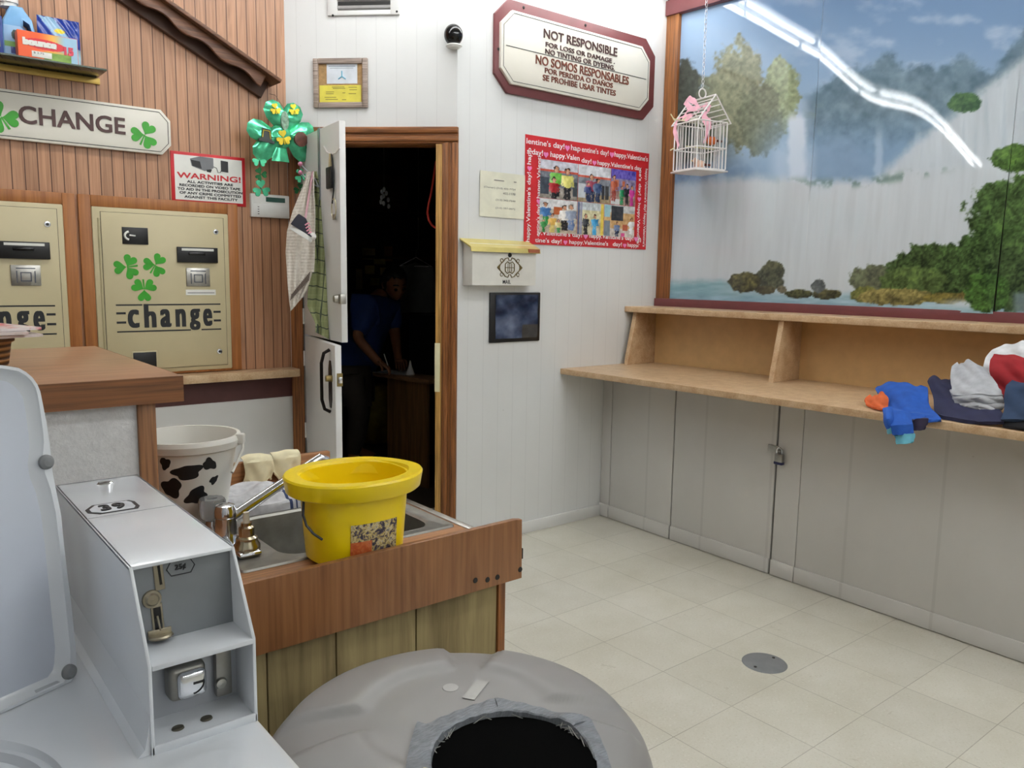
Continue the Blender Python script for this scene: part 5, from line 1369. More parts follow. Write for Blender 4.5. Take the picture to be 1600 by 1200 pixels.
pr = thing('person', 'person in a dark blue shirt leaning over the desk writing', 'person', (hip.x, hip.y, .0))
O = Vector((hip.x, hip.y, 0))
def J(px, py, k): return deep(px, py, k) - O
skinm = plain((140, 92, 62), .5, var=.05); shirt = plain((22, 50, 108), .75, var=.08); trous = plain((52, 44, 38), .8); hairm = plain((22, 18, 16), .5)
H0 = J(549, 590, 5.95); W1 = J(562, 548, 5.9); W2_ = J(576, 505, 5.85); N1 = J(591, 466, 5.82); N2 = J(600, 452, 5.82)
SR = J(574, 480, 5.68); ER = J(557, 527, 5.58); WR = J(588, 562, 5.52); SLs = J(611, 482, 5.96); EL = J(617, 520, 5.94); WL = J(622, 560, 5.80)
HR = Vector((H0.x - .06, H0.y - .09, H0.z - .03)); HL = Vector((H0.x + .06, H0.y + .09, H0.z - .03))
KR = Vector((HR.x + .04, HR.y - .06, .46)); KL = Vector((HL.x + .08, HL.y + .0, .46)); FR = Vector((KR.x - .03, KR.y + .05, .09)); FL_ = Vector((KL.x - .03, KL.y + .05, .09))
TR = FR + Vector((.09, -.15, -.045)); TL = FL_ + Vector((.09, -.15, -.045))
WRt = WR + (WR - ER).normalized() * .05; WLt = WL + (WL - EL).normalized() * .05
body = [H0, W1, W2_, N1, N2, SR, ER, WR, WRt, SLs, EL, WL, WLt, HR, KR, FR, TR, HL, KL, FL_, TL]
rad = [.10, .10, .12, .06, .055, .055, .042, .03, .034, .062, .044, .03, .034, .088, .06, .045, .038, .088, .06, .045, .038]
edg = [(0, 1), (1, 2), (2, 3), (3, 4), (2, 5), (5, 6), (6, 7), (7, 8), (2, 9), (9, 10), (10, 11), (11, 12), (0, 13), (13, 14), (14, 15), (15, 16), (0, 17), (17, 18), (18, 19), (19, 20)]
skin_body('body', body, rad, edg, skinm, pr)
def cut(a, b, t): return a + (b - a) * t
up_ = Vector((0, 0, .02))
sh_pts = [H0 - Vector((0, 0, .07)), W1, W2_, cut(W2_, N1, .5), cut(W2_, N1, .82), SR + up_ * .5, cut(SR, ER, .45), cut(SR, ER, .95), SLs + up_ * .5, cut(SLs, EL, .5), cut(SLs, EL, .95)]
skin_body('shirt', sh_pts, [.175, .16, .165, .15, .088, .1, .078, .07, .1, .076, .068], [(0, 1), (1, 2), (2, 3), (3, 4), (3, 5), (5, 6), (6, 7), (3, 8), (8, 9), (9, 10)], shirt, pr)
tp = [H0, HR, KR, FR + Vector((0, 0, .02)), HL, KL, FL_ + Vector((0, 0, .02))]
skin_body('trousers', tp, [.16, .105, .078, .062, .105, .078, .062], [(0, 1), (1, 2), (2, 3), (0, 4), (4, 5), (5, 6)], trous, pr)
for f_, t_ in ((FR, TR), (FL_, TL)):
    skin_body('shoe', [f_ + Vector((-.03, .05, -.03)), f_ + Vector((0, 0, -.035)), cut(f_, t_, .6) + Vector((0, 0, -.02)), t_ + Vector((.02, -.03, -.005))], [.042, .046, .044, .034], [(0, 1), (1, 2), (2, 3)], M['black'], pr)
# head, looking down at the paper
hc = J(617, 444, 5.82)
look = (J(640, 470, 5.66) - hc).normalized(); upv = (J(606, 410, 5.86) - hc); upv = (upv - look * upv.dot(look)).normalized(); side = look.cross(upv)
MH_ = Matrix((look, side * -1, upv)).transposed()
bm = bmesh.new(); bmesh.ops.create_icosphere(bm, subdivisions=4, radius=1)
for v in bm.verts:
    x, y, z = v.co
    px = x * .098; py = y * .076; pz = z * .115
    if x > 0:
        px *= 1 - .12 * max(0, z)
        px += .022 * math.exp(-((y / .14) ** 2 + ((z + .12) / .17) ** 2)) * (1 if x > .5 else 0)          # nose
        px += .008 * math.exp(-((y / .3) ** 2 + ((z + .50) / .06) ** 2)) + .006 * math.exp(-((y / .3) ** 2 + ((z + .62) / .06) ** 2))   # lips
        px += .006 * math.exp(-((z - .2) / .1) ** 2)                                                       # brow
        for e in (-.42, .42): px -= .012 * math.exp(-(((y - e) / .2) ** 2 + ((z - .03) / .13) ** 2))       # sockets
        px += .012 * math.exp(-((y / .35) ** 2 + ((z + .86) / .14) ** 2))                                  # chin
    if z < -.3: py *= 1 - .32 * min(1, (-z - .3) / .7); px *= 1 - (.25 if x < 0 else 0) * min(1, (-z - .3) / .7)
    v.co = MH_ @ Vector((px, py, pz)) + hc
me = bpy.data.meshes.new('head'); bm.to_mesh(me); bm.free(); me.materials.append(skinm); me.polygons.foreach_set('use_smooth', [True] * len(me.polygons))
hd = link(me, 'head', pr)
for s in (-1, 1):
    MB().ball(hc + MH_ @ Vector((.083, s * .031, .004)), .0125, 14, 10).build('eye', plain((30, 24, 22), .2), hd)
    e0 = MB(); e0.sheet(lambda u, v: hc + MH_ @ Vector((-.006 - .03 * math.sin(v * math.pi) * (u - .3), s * (.074 + .016 * u), .02 - .055 * (v - .1))), 6, 8, .008); e0.build('ear', skinm, hd)
    MB().tube([hc + MH_ @ Vector((.09, s * .015, .036)), hc + MH_ @ Vector((.088, s * .034, .042)), hc + MH_ @ Vector((.074, s * .05, .034))], .004, 6).build('eyebrow', hairm, hd)
MB().tube([hc + MH_ @ Vector((.093, -.02, -.064)), hc + MH_ @ Vector((.1, 0, -.062)), hc + MH_ @ Vector((.093, .02, -.064))], .0035, 6).build('mouth', plain((120, 62, 54), .5), hd)
bm = bmesh.new(); bmesh.ops.create_icosphere(bm, subdivisions=4, radius=1)
for v in bm.verts:
    x, y, z = v.co; n_ = 1 + .04 * math.sin(x * 14 + z * 9) * math.sin(y * 13)
    px, py, pz = x * .112 * n_, y * .09 * n_, z * .128 * n_
    if x > .3 and z < .52: px = px * .55; py *= .86; pz = pz * .8 + .03
    if z < -.35: px = px * .8 - .012; pz = max(pz, -.062); py *= .8
    v.co = MH_ @ Vector((px - .01, py, pz + .012)) + hc
me = bpy.data.meshes.new('hair'); bm.to_mesh(me); bm.free(); me.materials.append(hairm); me.polygons.foreach_set('use_smooth', [True] * len(me.polygons))
link(me, 'hair', pr)
# hands
def hand(wr, tip, palm_n, curl, side_):
    d = (tip - wr).normalized(); n = (palm_n - d * palm_n.dot(d)).normalized(); s = d.cross(n) * side_
    skin_body('palm', [wr - d * .01, wr + d * .03, wr + d * .07], [(.026, .02), (.036, .018), (.038, .016)], [(0, 1), (1, 2)], skinm, pr, 1)
    for k, L_ in enumerate((.07, .078, .072, .058)):
        b = wr + d * .075 + s * (-.028 + .0187 * k)
        p = [b - d * .02]; a = .15
        for seg in (.45, .3, .25):
            p.append(p[-1] + (d * math.cos(a) + n * math.sin(a)) * (L_ * seg + (.02 if seg == .45 else 0))); a += curl * (1 + .12 * k)
        skin_body('finger', p, [.0092, .0088, .0082, .0066], [(0, 1), (1, 2), (2, 3)], skinm, pr, 1)
    b = wr + d * .02 - s * .024
    skin_body('thumb', [b, b + (d * .6 - s * .8).normalized() * .035, b + (d * .6 - s * .8).normalized() * .035 + (d * .9 + n * .45).normalized() * .032, b + (d * .6 - s * .8).normalized() * .035 + (d * .8 + n * .7).normalized() * .056], [.0115, .0105, .0095, .0075], [(0, 1), (1, 2), (2, 3)], skinm, pr, 1)
hand(WR, J(606, 573, 5.52), Vector((0, 0, -1)), .55, 1)
hand(WL, J(625, 569, 5.72), Vector((0, 0, -1)), .25, -1)
pn = thing('pen', 'white pen held in the hand of the person', 'pen', J(606, 571, 5.5) + O)
pA = Vector((0, 0, 0)); pB = J(601, 556, 5.53) - J(606, 571, 5.5)
MB().tube([pA, pB * 1.2], .004, 8).build('barrel', M['plastic_white'], pn); MB().tube([-pB * .14, pA], [.001, .0038], 8).build('tip', M['steel'], pn)
# ------------------------------------------------------------------ service counter on its half wall
SC = 1.25
sx1_, sy0_, sy1_ = .472, 1.585, 2.31
sc = thing('service_counter', 'tall woodgrain counter on a white half wall behind the washing machine', 'counter', (0, 0, 0))
MB().box(-1.3, sx1_ - .0015, sy0_ + .0015, sy1_, SC - .05, SC, .001).build('counter_top', M['lam_top'], sc)
MB().box(-1.3, sx1_, sy0_ - .001, sy0_ + .0012, SC - .05, SC - .0008).build('front_edge', M['lam_edge'], sc)
MB().box(sx1_ - .0013, sx1_ + .001, sy0_, sy1_, SC - .05, SC - .0008).build('end_edge', M['lam_edge'], sc)
stu = NT('white_stucco'); _n = stu.noise(stu.obj(), 60, 5, .7); stu.set(stu.ramp(_n, [(.3, (206, 206, 206)), (.7, (226, 226, 226))]), .8); stu.bump(_n, .5, .006); stu = stu.m
MB().box(-1.3, .392, sy0_ + .022, 2.27, 0, SC - .05).build('half_wall', stu, sc)
MB().box(.392, .424, sy0_ + .012, 2.28, 0, SC - .05, .002).build('end_board', wood('post_wood', (120, 76, 44), (158, 108, 66), 'z', 1), sc)

# wicker basket with magazines at the far left of the counter
bp = onz(-58, 576, SC + .001)
wk_ = NT('wicker_weave'); _x, _y, _z = wk_.xyz(wk_.obj()); _w = wk_.math('SINE', wk_.math('MULTIPLY', _z, 520.0)); wk_.set(wk_.ramp(wk_.math('ADD', wk_.math('MULTIPLY', _w, .5), .5), [(.2, (88, 58, 30)), (.8, (172, 124, 70))]), .7); wk_.bump(_w, .6, .006); wk_ = wk_.m
bk_ = thing('wicker_basket', 'brown wicker basket at the left end of the tall counter', 'basket', bp)
MB().lathe([(0, .0), (.074, 0), (.078, .008), (.084, .05), (.09, .053), (.09, .06), (.08, .06), (.072, .012), (0, .012)], seg=40).build('woven_body', wk_, bk_)
for k, (rz, dx, c) in enumerate(((.15, .012, (196, 184, 178)), (-.05, .0, (214, 190, 190)), (.3, .004, (206, 70, 80)))):
    t = thing('magazine', ('grey edged magazine lowest in the basket', 'pale magazine in the middle of the basket pile', 'red and white printed magazine on top of the basket')[k], 'magazine', (bp.x + dx, bp.y, bp.z + .062 + .0065 * k), rz, 'magazines in the basket')
    cm = NT('magazine_cover_%d' % k); cm.set(cm.ramp(cm.noise(cm.obj(), 30, 3), [(.4, c), (.55, (226, 216, 214))]), .35)
    MB().sheet(lambda u, v: ((u - .5) * .215, (v - .5) * .17, .0028 + .004 * abs(u - .5) ** 2), 10, 6, .0052).build('pages', cm.m, t)

# ------------------------------------------------------------------ washing machine with coin meter
DK_ = .905
wm = thing('washing_machine', 'white top loading coin washer numbered 39 with its lid standing open', 'washing machine', (0, 0, 0))
WX0, WX1, WY0, WY1 = -.33, .345, .735, 1.42
MB().box(WX0, WX1, WY0, WY1, .01, DK_ - .012, .012).build('cabinet', M['enamel'], wm)
# deck with the round tub opening
tc = (-.02, .935); tr = .152; n = 96; mb = MB(); vs = []
def rect_pt(a, x0, x1, y0, y1, c):
    dx, dy = math.cos(a), math.sin(a); t = min(((x1 - c[0]) / dx) if dx > 1e-6 else ((x0 - c[0]) / dx) if dx < -1e-6 else 9, ((y1 - c[1]) / dy) if dy > 1e-6 else ((y0 - c[1]) / dy) if dy < -1e-6 else 9)
    return (c[0] + dx * t, c[1] + dy * t)
fr_ = (0, .03, .10, .3, .96, 1.0, 1.0); zs_ = (-.022, -.004, 0, .001, .001, -.004, -.012)
for i, (f_, zz) in enumerate(zip(fr_, zs_)):
    for k in range(n):
        a = 2 * math.pi * k / n + .01
        p0 = (tc[0] + tr * math.cos(a), tc[1] + tr * math.sin(a)); p1 = rect_pt(a, WX0, WX1, WY0, WY1, tc)
        vs.append((p0[0] + (p1[0] - p0[0]) * f_, p0[1] + (p1[1] - p0[1]) * f_, DK_ + zz))
fs = [(i * n + k, i * n + (k + 1) % n, (i + 1) * n + (k + 1) % n, (i + 1) * n + k) for i in range(len(fr_) - 1) for k in range(n)]
mb._add(vs, fs); mb.build('top_deck', M['enamel'], wm)
MB().lathe([(tr + .001, DK_ - .02), (tr - .008, DK_ - .006), (tr - .016, DK_ - .012), (tr - .02, DK_ - .05), (tr - .01, DK_ - .4), (.05, DK_ - .42), (.0, DK_ - .42)], (tc[0], tc[1], 0), 64).build('tub', M['enamel_gray'], wm)
MB().lathe([(.06, DK_ - .42), (.05, DK_ - .2), (.035, DK_ - .1), (0, DK_ - .095)], (tc[0], tc[1], 0), 32, fn=lambda r, z, a: r * (1 + .12 * math.cos(4 * a))).build('agitator', plain((60, 66, 80), .4), wm)

# lid: raised rim round a shallow dished panel, leaning back past upright
A_ = onz(105, 1060, DK_ + .006); B_ = onz(0, 1107, DK_ + .006)
ldir = Vector((A_.x - B_.x, A_.y - B_.y, 0)).normalized(); back = Vector((-ldir.y, ldir.x, 0)); tilt = .13
lup = (Vector((0, 0, 1)) * math.cos(tilt) + back * math.sin(tilt)); lnor = ldir.cross(lup); lnor = lnor if lnor.dot(CAM - A_) > 0 else -lnor
def lidp(px, py, d=0.0):
    o = A_ + lnor * d; dr = ray(px, py); p = CAM + dr * ((o - CAM).dot(lnor) / dr.dot(lnor)); return ((p - A_).dot(ldir), (p - A_).dot(lup))
outer_px = [(112, 1064), (119, 1050), (119, 1025), (112, 950), (100, 860), (95, 805), (86, 760), (81, 728), (80, 705), (75, 677), (66, 632), (60, 604), (45, 584), (25, 573), (0, 570)]
inner_px = [(93, 1066), (103, 1052), (105, 1018), (97, 940), (88, 848), (82, 800), (74, 765), (64, 740), (60, 716), (64, 690), (61, 660), (56, 625), (52, 606), (42, 591), (25, 581), (0, 577)]
def resample(pts, n):
    d = [0]
    for a, b in zip(pts, pts[1:]): d.append(d[-1] + math.hypot(b[0] - a[0], b[1] - a[1]))
    out = []
    for i in range(n):
        t = d[-1] * i / (n - 1); j = max(k for k in range(len(d)) if d[k] <= t + 1e-12); j = min(j, len(pts) - 2)
        f_ = (t - d[j]) / max(1e-9, d[j + 1] - d[j]); out.append((pts[j][0] + (pts[j + 1][0] - pts[j][0]) * f_, pts[j][1] + (pts[j + 1][1] - pts[j][1]) * f_))
    return out
oh = resample([lidp(*p) for p in outer_px], 44); ih = resample([lidp(*p) for p in inner_px], 44)
scn = oh[1][0] - .215
def full(h): return h + [(2 * scn - a, b) for a, b in reversed(h)]
of_, if_ = full(oh), full(ih); N_ = len(of_)
def LP(s, t, d): return A_ + ldir * s + lup * t + lnor * d
def lerp2(p, q, f_): return (p[0] + (q[0] - p[0]) * f_, p[1] + (q[1] - p[1]) * f_)
layers = [([lerp2(o_, i_, .0) for o_, i_ in zip(of_, if_)], -.016), (of_, -.001), ([lerp2(o_, i_, .18) for o_, i_ in zip(of_, if_)], .004), ([lerp2(o_, i_, .82) for o_, i_ in zip(of_, if_)], .004), (if_, .0), ([lerp2(i_, (scn, .2), .05) for i_ in if_], -.008)]
vs = [LP(p[0], p[1], d) for L_, d in layers for p in L_]
fs = [(i * N_ + k, i * N_ + (k + 1) % N_, (i + 1) * N_ + (k + 1) % N_, (i + 1) * N_ + k) for i in range(len(layers) - 1) for k in range(N_)]
mb = MB(); mb._add(vs, fs); mb.bm.faces.new([mb.bm.verts[:][k] for k in range(N_)]) if False else None
lid = mb.build('lid', M['enamel'], wm, ang=50)
inn = [lerp2(i_, (scn, .2), .05) for i_ in if_]
mb = MB(); vs = [LP(p[0], p[1], -.008) for p in inn] + [LP(*lerp2(p, (scn, .2), .5), -.010) for p in inn] + [LP(scn, .2, -.011)]
fs = [(k, (k + 1) % N_, N_ + (k + 1) % N_, N_ + k) for k in range(N_)] + [(N_ + k, N_ + (k + 1) % N_, 2 * N_) for k in range(N_)]
mb._add(vs, fs); mb.build('inner_panel', plain((198, 204, 216), .3, var=.015, vs=4), lid)  # panel coloured darker than the rim, shade of the dish put in
mb = MB(); vs = [LP(p[0], p[1], -.016) for p in of_] + [LP(scn, .2, -.02)]; mb._add(vs, [(k, (k + 1) % N_, N_) for k in range(N_)]); mb.build('outer_skin', M['enamel'], lid)
ax_m = Matrix((ldir, lup, lnor)).transposed().to_4x4()
for px, py in ((69, 722), (105, 1049)):
    s_, t_ = lidp(px, py); p = LP(s_, t_, .003)
    MB().lathe([(0, .008), (.006, .0075), (.0095, .004), (.01, 0)], seg=20, M=Matrix.Translation(p) @ ax_m).build('rubber_bumper', plain((128, 130, 132), .6), lid)
for s_ in (-.02, -.36):
    p = LP(s_, -.004, -.006); MB().tube([p - ldir * .022, p + ldir * .022], .0075, 10).build('hinge', M['enamel_gray'], lid)

# coin meter case
cx0, cx1 = .2195, .3425; yf, zm, yt, zt, yb = .904, 1.012, .967, 1.109, 1.4155
mc_ = DK_ + .0005
prof = [(yf, mc_), (yf, zm), (yt, zt), (yb, zt), (yb, mc_)]
mb = MB(); tk = .0045
mb.prism(prof, cx0, cx0 + tk, 'x', .0015); mb.prism(prof, cx1 - tk, cx1, 'x', .0015)
mb.box(cx0, cx1, yt - .0005, yb, zt - tk, zt, .0012); mb.box(cx0, cx1, yb - tk, yb, mc_, zt)
mb.box(cx0, cx1, yf, yf + .004, mc_, mc_ + .011, .001)
case = mb.build('meter_case', M['enamel'], wm)
MB().prism([(cx0 + .001, mc_ + .06), (cx0 - .002, mc_ + .025), (cx0 - .006, mc_ + .008), (cx0 - .014, mc_ + .001), (cx0 + .001, mc_ + .001)], yf + .004, yb, 'y').build('base_fillet', M['enamel'], case)
pby = onz(363, 971, zm).y
MB().prism([(pby, zm), (pby + .004, zm), (yt + .012, zt - tk), (yt + .006, zt - tk)], cx0 + tk, cx1 - tk, 'x').build('coin_panel', plain((122, 126, 130), .4, var=.03), case)
MB().box(cx0 + tk, cx1 - .001, yf - .0005, pby + .01, zm - .006, zm, .001).build('meter_shelf', M['enamel'], case)
pn_n = Vector((0, -(zt - tk - zm), (yt + .006 - pby))).normalized(); pn_u = Vector((0, yt + .006 - pby, zt - tk - zm)).normalized()
pn_u = pn_u if pn_u.z > 0 else -pn_u; pn_n = Vector((0, -pn_u.z, pn_u.y))
PO = Vector((0, pby, zm))
def panp(px, py):
    dr = ray(px, py); p = CAM + dr * ((PO - CAM).dot(pn_n) / dr.dot(pn_n)); return p.x, (p - PO).dot(pn_u)
MP = Matrix(((1, 0, 0, 0), (0, pn_n.y * -1, pn_u.y, PO.y), (0, pn_n.z * -1, pn_u.z, PO.z), (0, 0, 0, 1)))   # local (x, into panel, up panel) -> world
def on_panel(mb): mb.bm.transform(MP); return mb
# hexagon price tag
h0 = panp(260, 889); h1 = panp(304, 883); hc_ = ((h0[0] + h1[0]) / 2, (h0[1] + h1[1]) / 2); hw = (h1[0] - h0[0]) / 2; hh = .0085
mb = MB(); mb.tube([(hc_[0] + a * hw, -.0006, hc_[1] + b * hh) for a, b in ((-1, 0), (-.7, 1), (.7, 1), (1, 0), (.7, -1), (-.7, -1))], .0006, 6, closed=True)
put_text(mb, '25\u00a2', hc_[0] - hw * .42, hc_[0] + hw * .36, hc_[1] - hh * .45, hc_[1] + hh * .5, 0, 0, .0006, fat=(.0006, .0006)); on_panel(mb).build('price_marking', M['line_black'], case, ang=0)
brs = plain((150, 142, 124), .3, metal=.8, var=.06)
def strip(pts_px, w, y0, y1, m, name, parent):
    mb = MB(); P_ = [panp(*p) for p in pts_px]
    for a, b in zip(P_, P_[1:]):
        d = Vector((b[0] - a[0], b[1] - a[1])); L_ = d.length; d /= L_; q = Vector((-d.y, d.x)) * w
        A2, B2 = Vector(a) - d * w * .5, Vector(b) + d * w * .5
        mb.prism([tuple(A2 + q), tuple(B2 + q), tuple(B2 - q), tuple(A2 - q)], y0, y1, bev=.0006)
    return on_panel(mb).build(name, m, parent)
k = strip([(246, 884), (250, 918)], .0056, -.0016, .001, brs, 'coin_guide', case); strip([(247, 884), (251, 912)], .0015, -.0024, .0, M['gloss_black'], 'coin_slot', k)
k2 = strip([(244, 948), (248, 984)], .0066, -.0016, .001, brs, 'slide_track', case); strip([(244.5, 951), (248, 984)], .0042, -.0024, .0, M['gloss_black'], 'slide_gap', k2)
strip([(245, 962), (250, 984)], .0012, -.0034, -.001, brs, 'slide_spring', k2)
a_ = panp(237, 936); mb = MB(); mb.lathe([(0, .006), (.006, .0055), (.008, .003), (.0105, .0025), (.0112, 0)], seg=24, M=Matrix.Translation((a_[0], 0, a_[1])) @ Matrix.Rotation(math.pi / 2, 4, 'X')); on_panel(mb).build('turn_knob', brs, case)
a_ = panp(249, 988); mb = MB(); mb.box(a_[0] - .0135, a_[0] + .0135, -.003, 0, a_[1] - .004, a_[1] + .005, .0015); mb.lathe([(.0, .002), (.013, .002), (.0145, 0), (.013, -.002), (0, -.002)], (a_[0], -.006, a_[1] - .003), 24, sy=.7); on_panel(mb).build('slide_base', brs, case)
# lower bay: lock housing, bracket and two floor screws
yc = .962
MB().box(cx0 + tk, cx1 - tk, yc, yc + .004, mc_, zm - .006).build('bay_back', M['enamel_gray'], case)
MB().prism([(yf + .003, mc_ + .008), (yc, mc_ + .012), (yc, mc_), (yf + .003, mc_)], cx0 + tk, cx1 - tk, 'x').build('bay_floor', M['enamel'], case)
lk = ony(301, 1069, .928)
k = MB().box(lk.x - .024, lk.x + .019, .934, yc, lk.z - .021, lk.z + .021, .007, 3).build('lock_housing', M['brushed'], case)
k3 = MB().box(lk.x - .0165, lk.x + .0165, .925, .936, lk.z - .0165, lk.z + .0165, .006, 3).build('lock_face', M['chrome'], k)
MB().box(lk.x + .0, lk.x + .0115, .9243, .926, lk.z + .0005, lk.z + .0035, .0004).build('key_slot', M['black'], k3)
mb = MB(); mb.tube([(lk.x + .0125 * math.cos(math.radians(q)) , .9246, lk.z + .002 + .0125 * math.sin(math.radians(q))) for q in range(-90, 10, 12)], .0007, 6); mb.build('lock_groove', M['line_black'], k3)
br_ = ony(347, 1050, .955); MB().box(br_.x - .009, br_.x + .011, .95, yc, mc_ + .02, zm - .008, .003).build('bracket', M['brushed'], case)
b2 = ony(346, 1068, .948); MB().lathe([(0, .004), (.006, .003), (.0075, 0)], seg=16, M=Matrix.Translation((b2.x, .95, b2.z)) @ Matrix.Rotation(math.pi / 2, 4, 'X')).build('bolt', M['steel'], case)
for px, py in ((278, 1137), (322.5, 1122)):
    p = onz(px, py, mc_ + .0105); MB().lathe([(0, .0012), (.0065, .001), (.0078, -.002)], (p.x, p.y, p.z), 20, sy=.8).build('floor_screw', plain((96, 92, 80), .4, metal=.6), case)
# number plate, seam and badge on the top of the meter
ys = onz(205, 800, zt).y
MB().box(cx0 + .002, cx1 - .002, ys - .0006, ys + .0006, zt - .001, zt + .0004).build('lid_seam', plain((150, 154, 160), .5), case)
MB().box(cx0 + .0015, cx0 + .003, ys, yb - .01, zt - .001, zt + .0004).build('side_seam', M['line_black'], case)
n0 = onz(137, 795, zt); n1 = onz(213, 792, zt); nc = onz(175, 793, zt); hw = .034; hh = .026
def tagpoly(s): return [(nc.x - hw * s, nc.y - hh * .45 * s), (nc.x - hw * s, nc.y + hh * .2 * s), (nc.x - hw * .62 * s, nc.y + hh * s), (nc.x + hw * .85 * s, nc.y + hh * s), (nc.x + hw * s, nc.y + hh * .55 * s), (nc.x + hw * s, nc.y - hh * .55 * s), (nc.x + hw * .85 * s, nc.y - hh * s), (nc.x - hw * .62 * s, nc.y - hh * s)]
k = MB().prism(tagpoly(1), zt - .0005, zt + .0005, 'z').build('number_plate', M['line_black'], case)
MB().prism(tagpoly(.84), zt, zt + .0009, 'z').build('plate_face', plain((206, 210, 216), .4), k)
put_text(MB(), '39', nc.x - .0165, nc.x + .0175, nc.y - .015, nc.y + .015, zt + .0009, 0, .0005, plane='z', fat=(.0012, .002)).build('lettering', M['line_black'], k, ang=0)
bq = onz(164, 755, zt); MB().lathe([(0, .003), (.01, .0025), (.0125, 0)], (bq.x, bq.y, zt), 12, sy=.8).build('badge', M['chrome'], case)

# ------------------------------------------------------------------ sink cabinet with woodgrain apron
CZ = .862; KS = 1.069; kx0_, kx1_ = .362, 1.084; ky0, ky1 = 1.372, 2.13
sk0, sk1, sl0, sl1 = .545, 1.056, 1.503, 1.886           # sink rim
ba0, ba1, bb0, bb1 = .656, 1.02, 1.545, 1.842          # basin
kb = thing('sink_cabinet', 'wooden sink counter with woodgrain apron and raw board front', 'cabinet', (0, 0, 0))
mb = MB(); h = .012
mb.box(kx0_, .432, ky0, 1.57, CZ - .03, CZ - .001); mb.box(.432, ba0 - h, ky0, ky1, CZ - .03, CZ - .001); mb.box(ba1 + h, kx1_, ky0, ky1, CZ - .03, CZ - .001); mb.box(ba0 - h, ba1 + h, ky0, bb0 - h, CZ - .03, CZ - .001); mb.box(ba0 - h, ba1 + h, bb1 + h, ky1, CZ - .03, CZ - .001)
mb.build('counter_top', M['apron_x'], kb, weld=True)
MB().prism([(kx0_, .757), (1.139, .761), (1.137, .900), (1.120, .9025), (kx0_, .899)], 1.357, ky0 - .0005, 'y', .0015).build('apron', M['apron'], kb)
for px, py in ((743, 907), (762, 906), (777.5, 902), (813, 890)):
    p = ony(px, py, 1.3565); MB().lathe([(0, .002), (.0055, .0015), (.0065, 0)], seg=12, M=Matrix.Translation((p.x, 1.3572, p.z)) @ Matrix.Rotation(math.pi / 2, 4, 'X')).build('screw', M['dark'], kb)
MB().box(1.138, 1.1445, 1.36, 1.374, .805, .83, .001).build('end_bolt', M['dark'], kb)
bxs = [kx0_, ony(418, 1060, 1.388).x, ony(525.5, 1010, 1.388).x, ony(650.5, 960, 1.388).x, 1.092]
for i in range(4):
    if bxs[i + 1] - bxs[i] > .02: MB().box(bxs[i] + .0012, bxs[i + 1] - .0012, 1.388, 1.402, .0, .8, .002).build('front_board', M['board'], kb)
MB().box(1.092, 1.112, 1.382, 1.46, .0, .83, .002).build('corner_post', M['oak'], kb)
MB().box(kx1_ - .02, kx1_, 1.47, ky1, .0, CZ - .032).build('side_panel', M['apron'], kb)
s0_ = ony(516, 705, 2.1)
MB().box(.44, s0_.x, 2.1, 2.12, CZ - .001, s0_.z, .002).build('splash_board', M['apron_x'], kb)
MB().box(kx1_ - .018, kx1_ + .001, 1.378, 2.1, CZ - .012, CZ + .0015, .0008).build('metal_edge', M['steel'], kb)
# sink
snk = thing('sink', 'stainless steel sink set in the wooden counter', 'sink', (0, 0, 0))
def rrect(x0, x1, y0, y1, r, n=6):
    out = []
    for cx_, cy_, a0 in ((x1 - r, y1 - r, 0), (x0 + r, y1 - r, 90), (x0 + r, y0 + r, 180), (x1 - r, y0 + r, 270)):
        for i in range(n + 1): a = math.radians(a0 + 90 * i / n); out.append((cx_ + r * math.cos(a), cy_ + r * math.sin(a)))
    return out
rings = [(rrect(sk0, sk1, sl0, sl1, .012), CZ - .0005), (rrect(sk0 + .002, sk1 - .002, sl0 + .002, sl1 - .002, .012), CZ + .004), (rrect(sk0 + .008, sk1 - .008, sl0 + .008, sl1 - .008, .012), CZ + .004), (rrect(sk0 + .012, sk1 - .012, sl0 + .012, sl1 - .012, .012), CZ + .001),
         (rrect(ba0 - .006, ba1 + .006, bb0 - .006, bb1 + .006, .05), CZ + .001), (rrect(ba0, ba1, bb0, bb1, .05), CZ - .004), (rrect(ba0 + .012, ba1 - .012, bb0 + .012, bb1 - .012, .05), CZ - .13), (rrect(ba0 + .04, ba1 - .04, bb0 + .04, bb1 - .04, .03), CZ - .15)]
nn = len(rings[0][0]); vs = [(x, y, z) for r_, z in rings for x, y in r_]
fs = [(i * nn + k, i * nn + (k + 1) % nn, (i + 1) * nn + (k + 1) % nn, (i + 1) * nn + k) for i in range(len(rings) - 1) for k in range(nn)] + [tuple((len(rings) - 1) * nn + k for k in range(nn))]
mb = MB(); mb._add(vs, fs); mb.build('basin', M['brushed'], snk)
MB().lathe([(.0, -.001), (.028, -.001), (.036, .002), (.04, 0)], ((ba0 + ba1) / 2, (bb0 + bb1) / 2, CZ - .149), 24).build('drain', M['chrome'], snk)
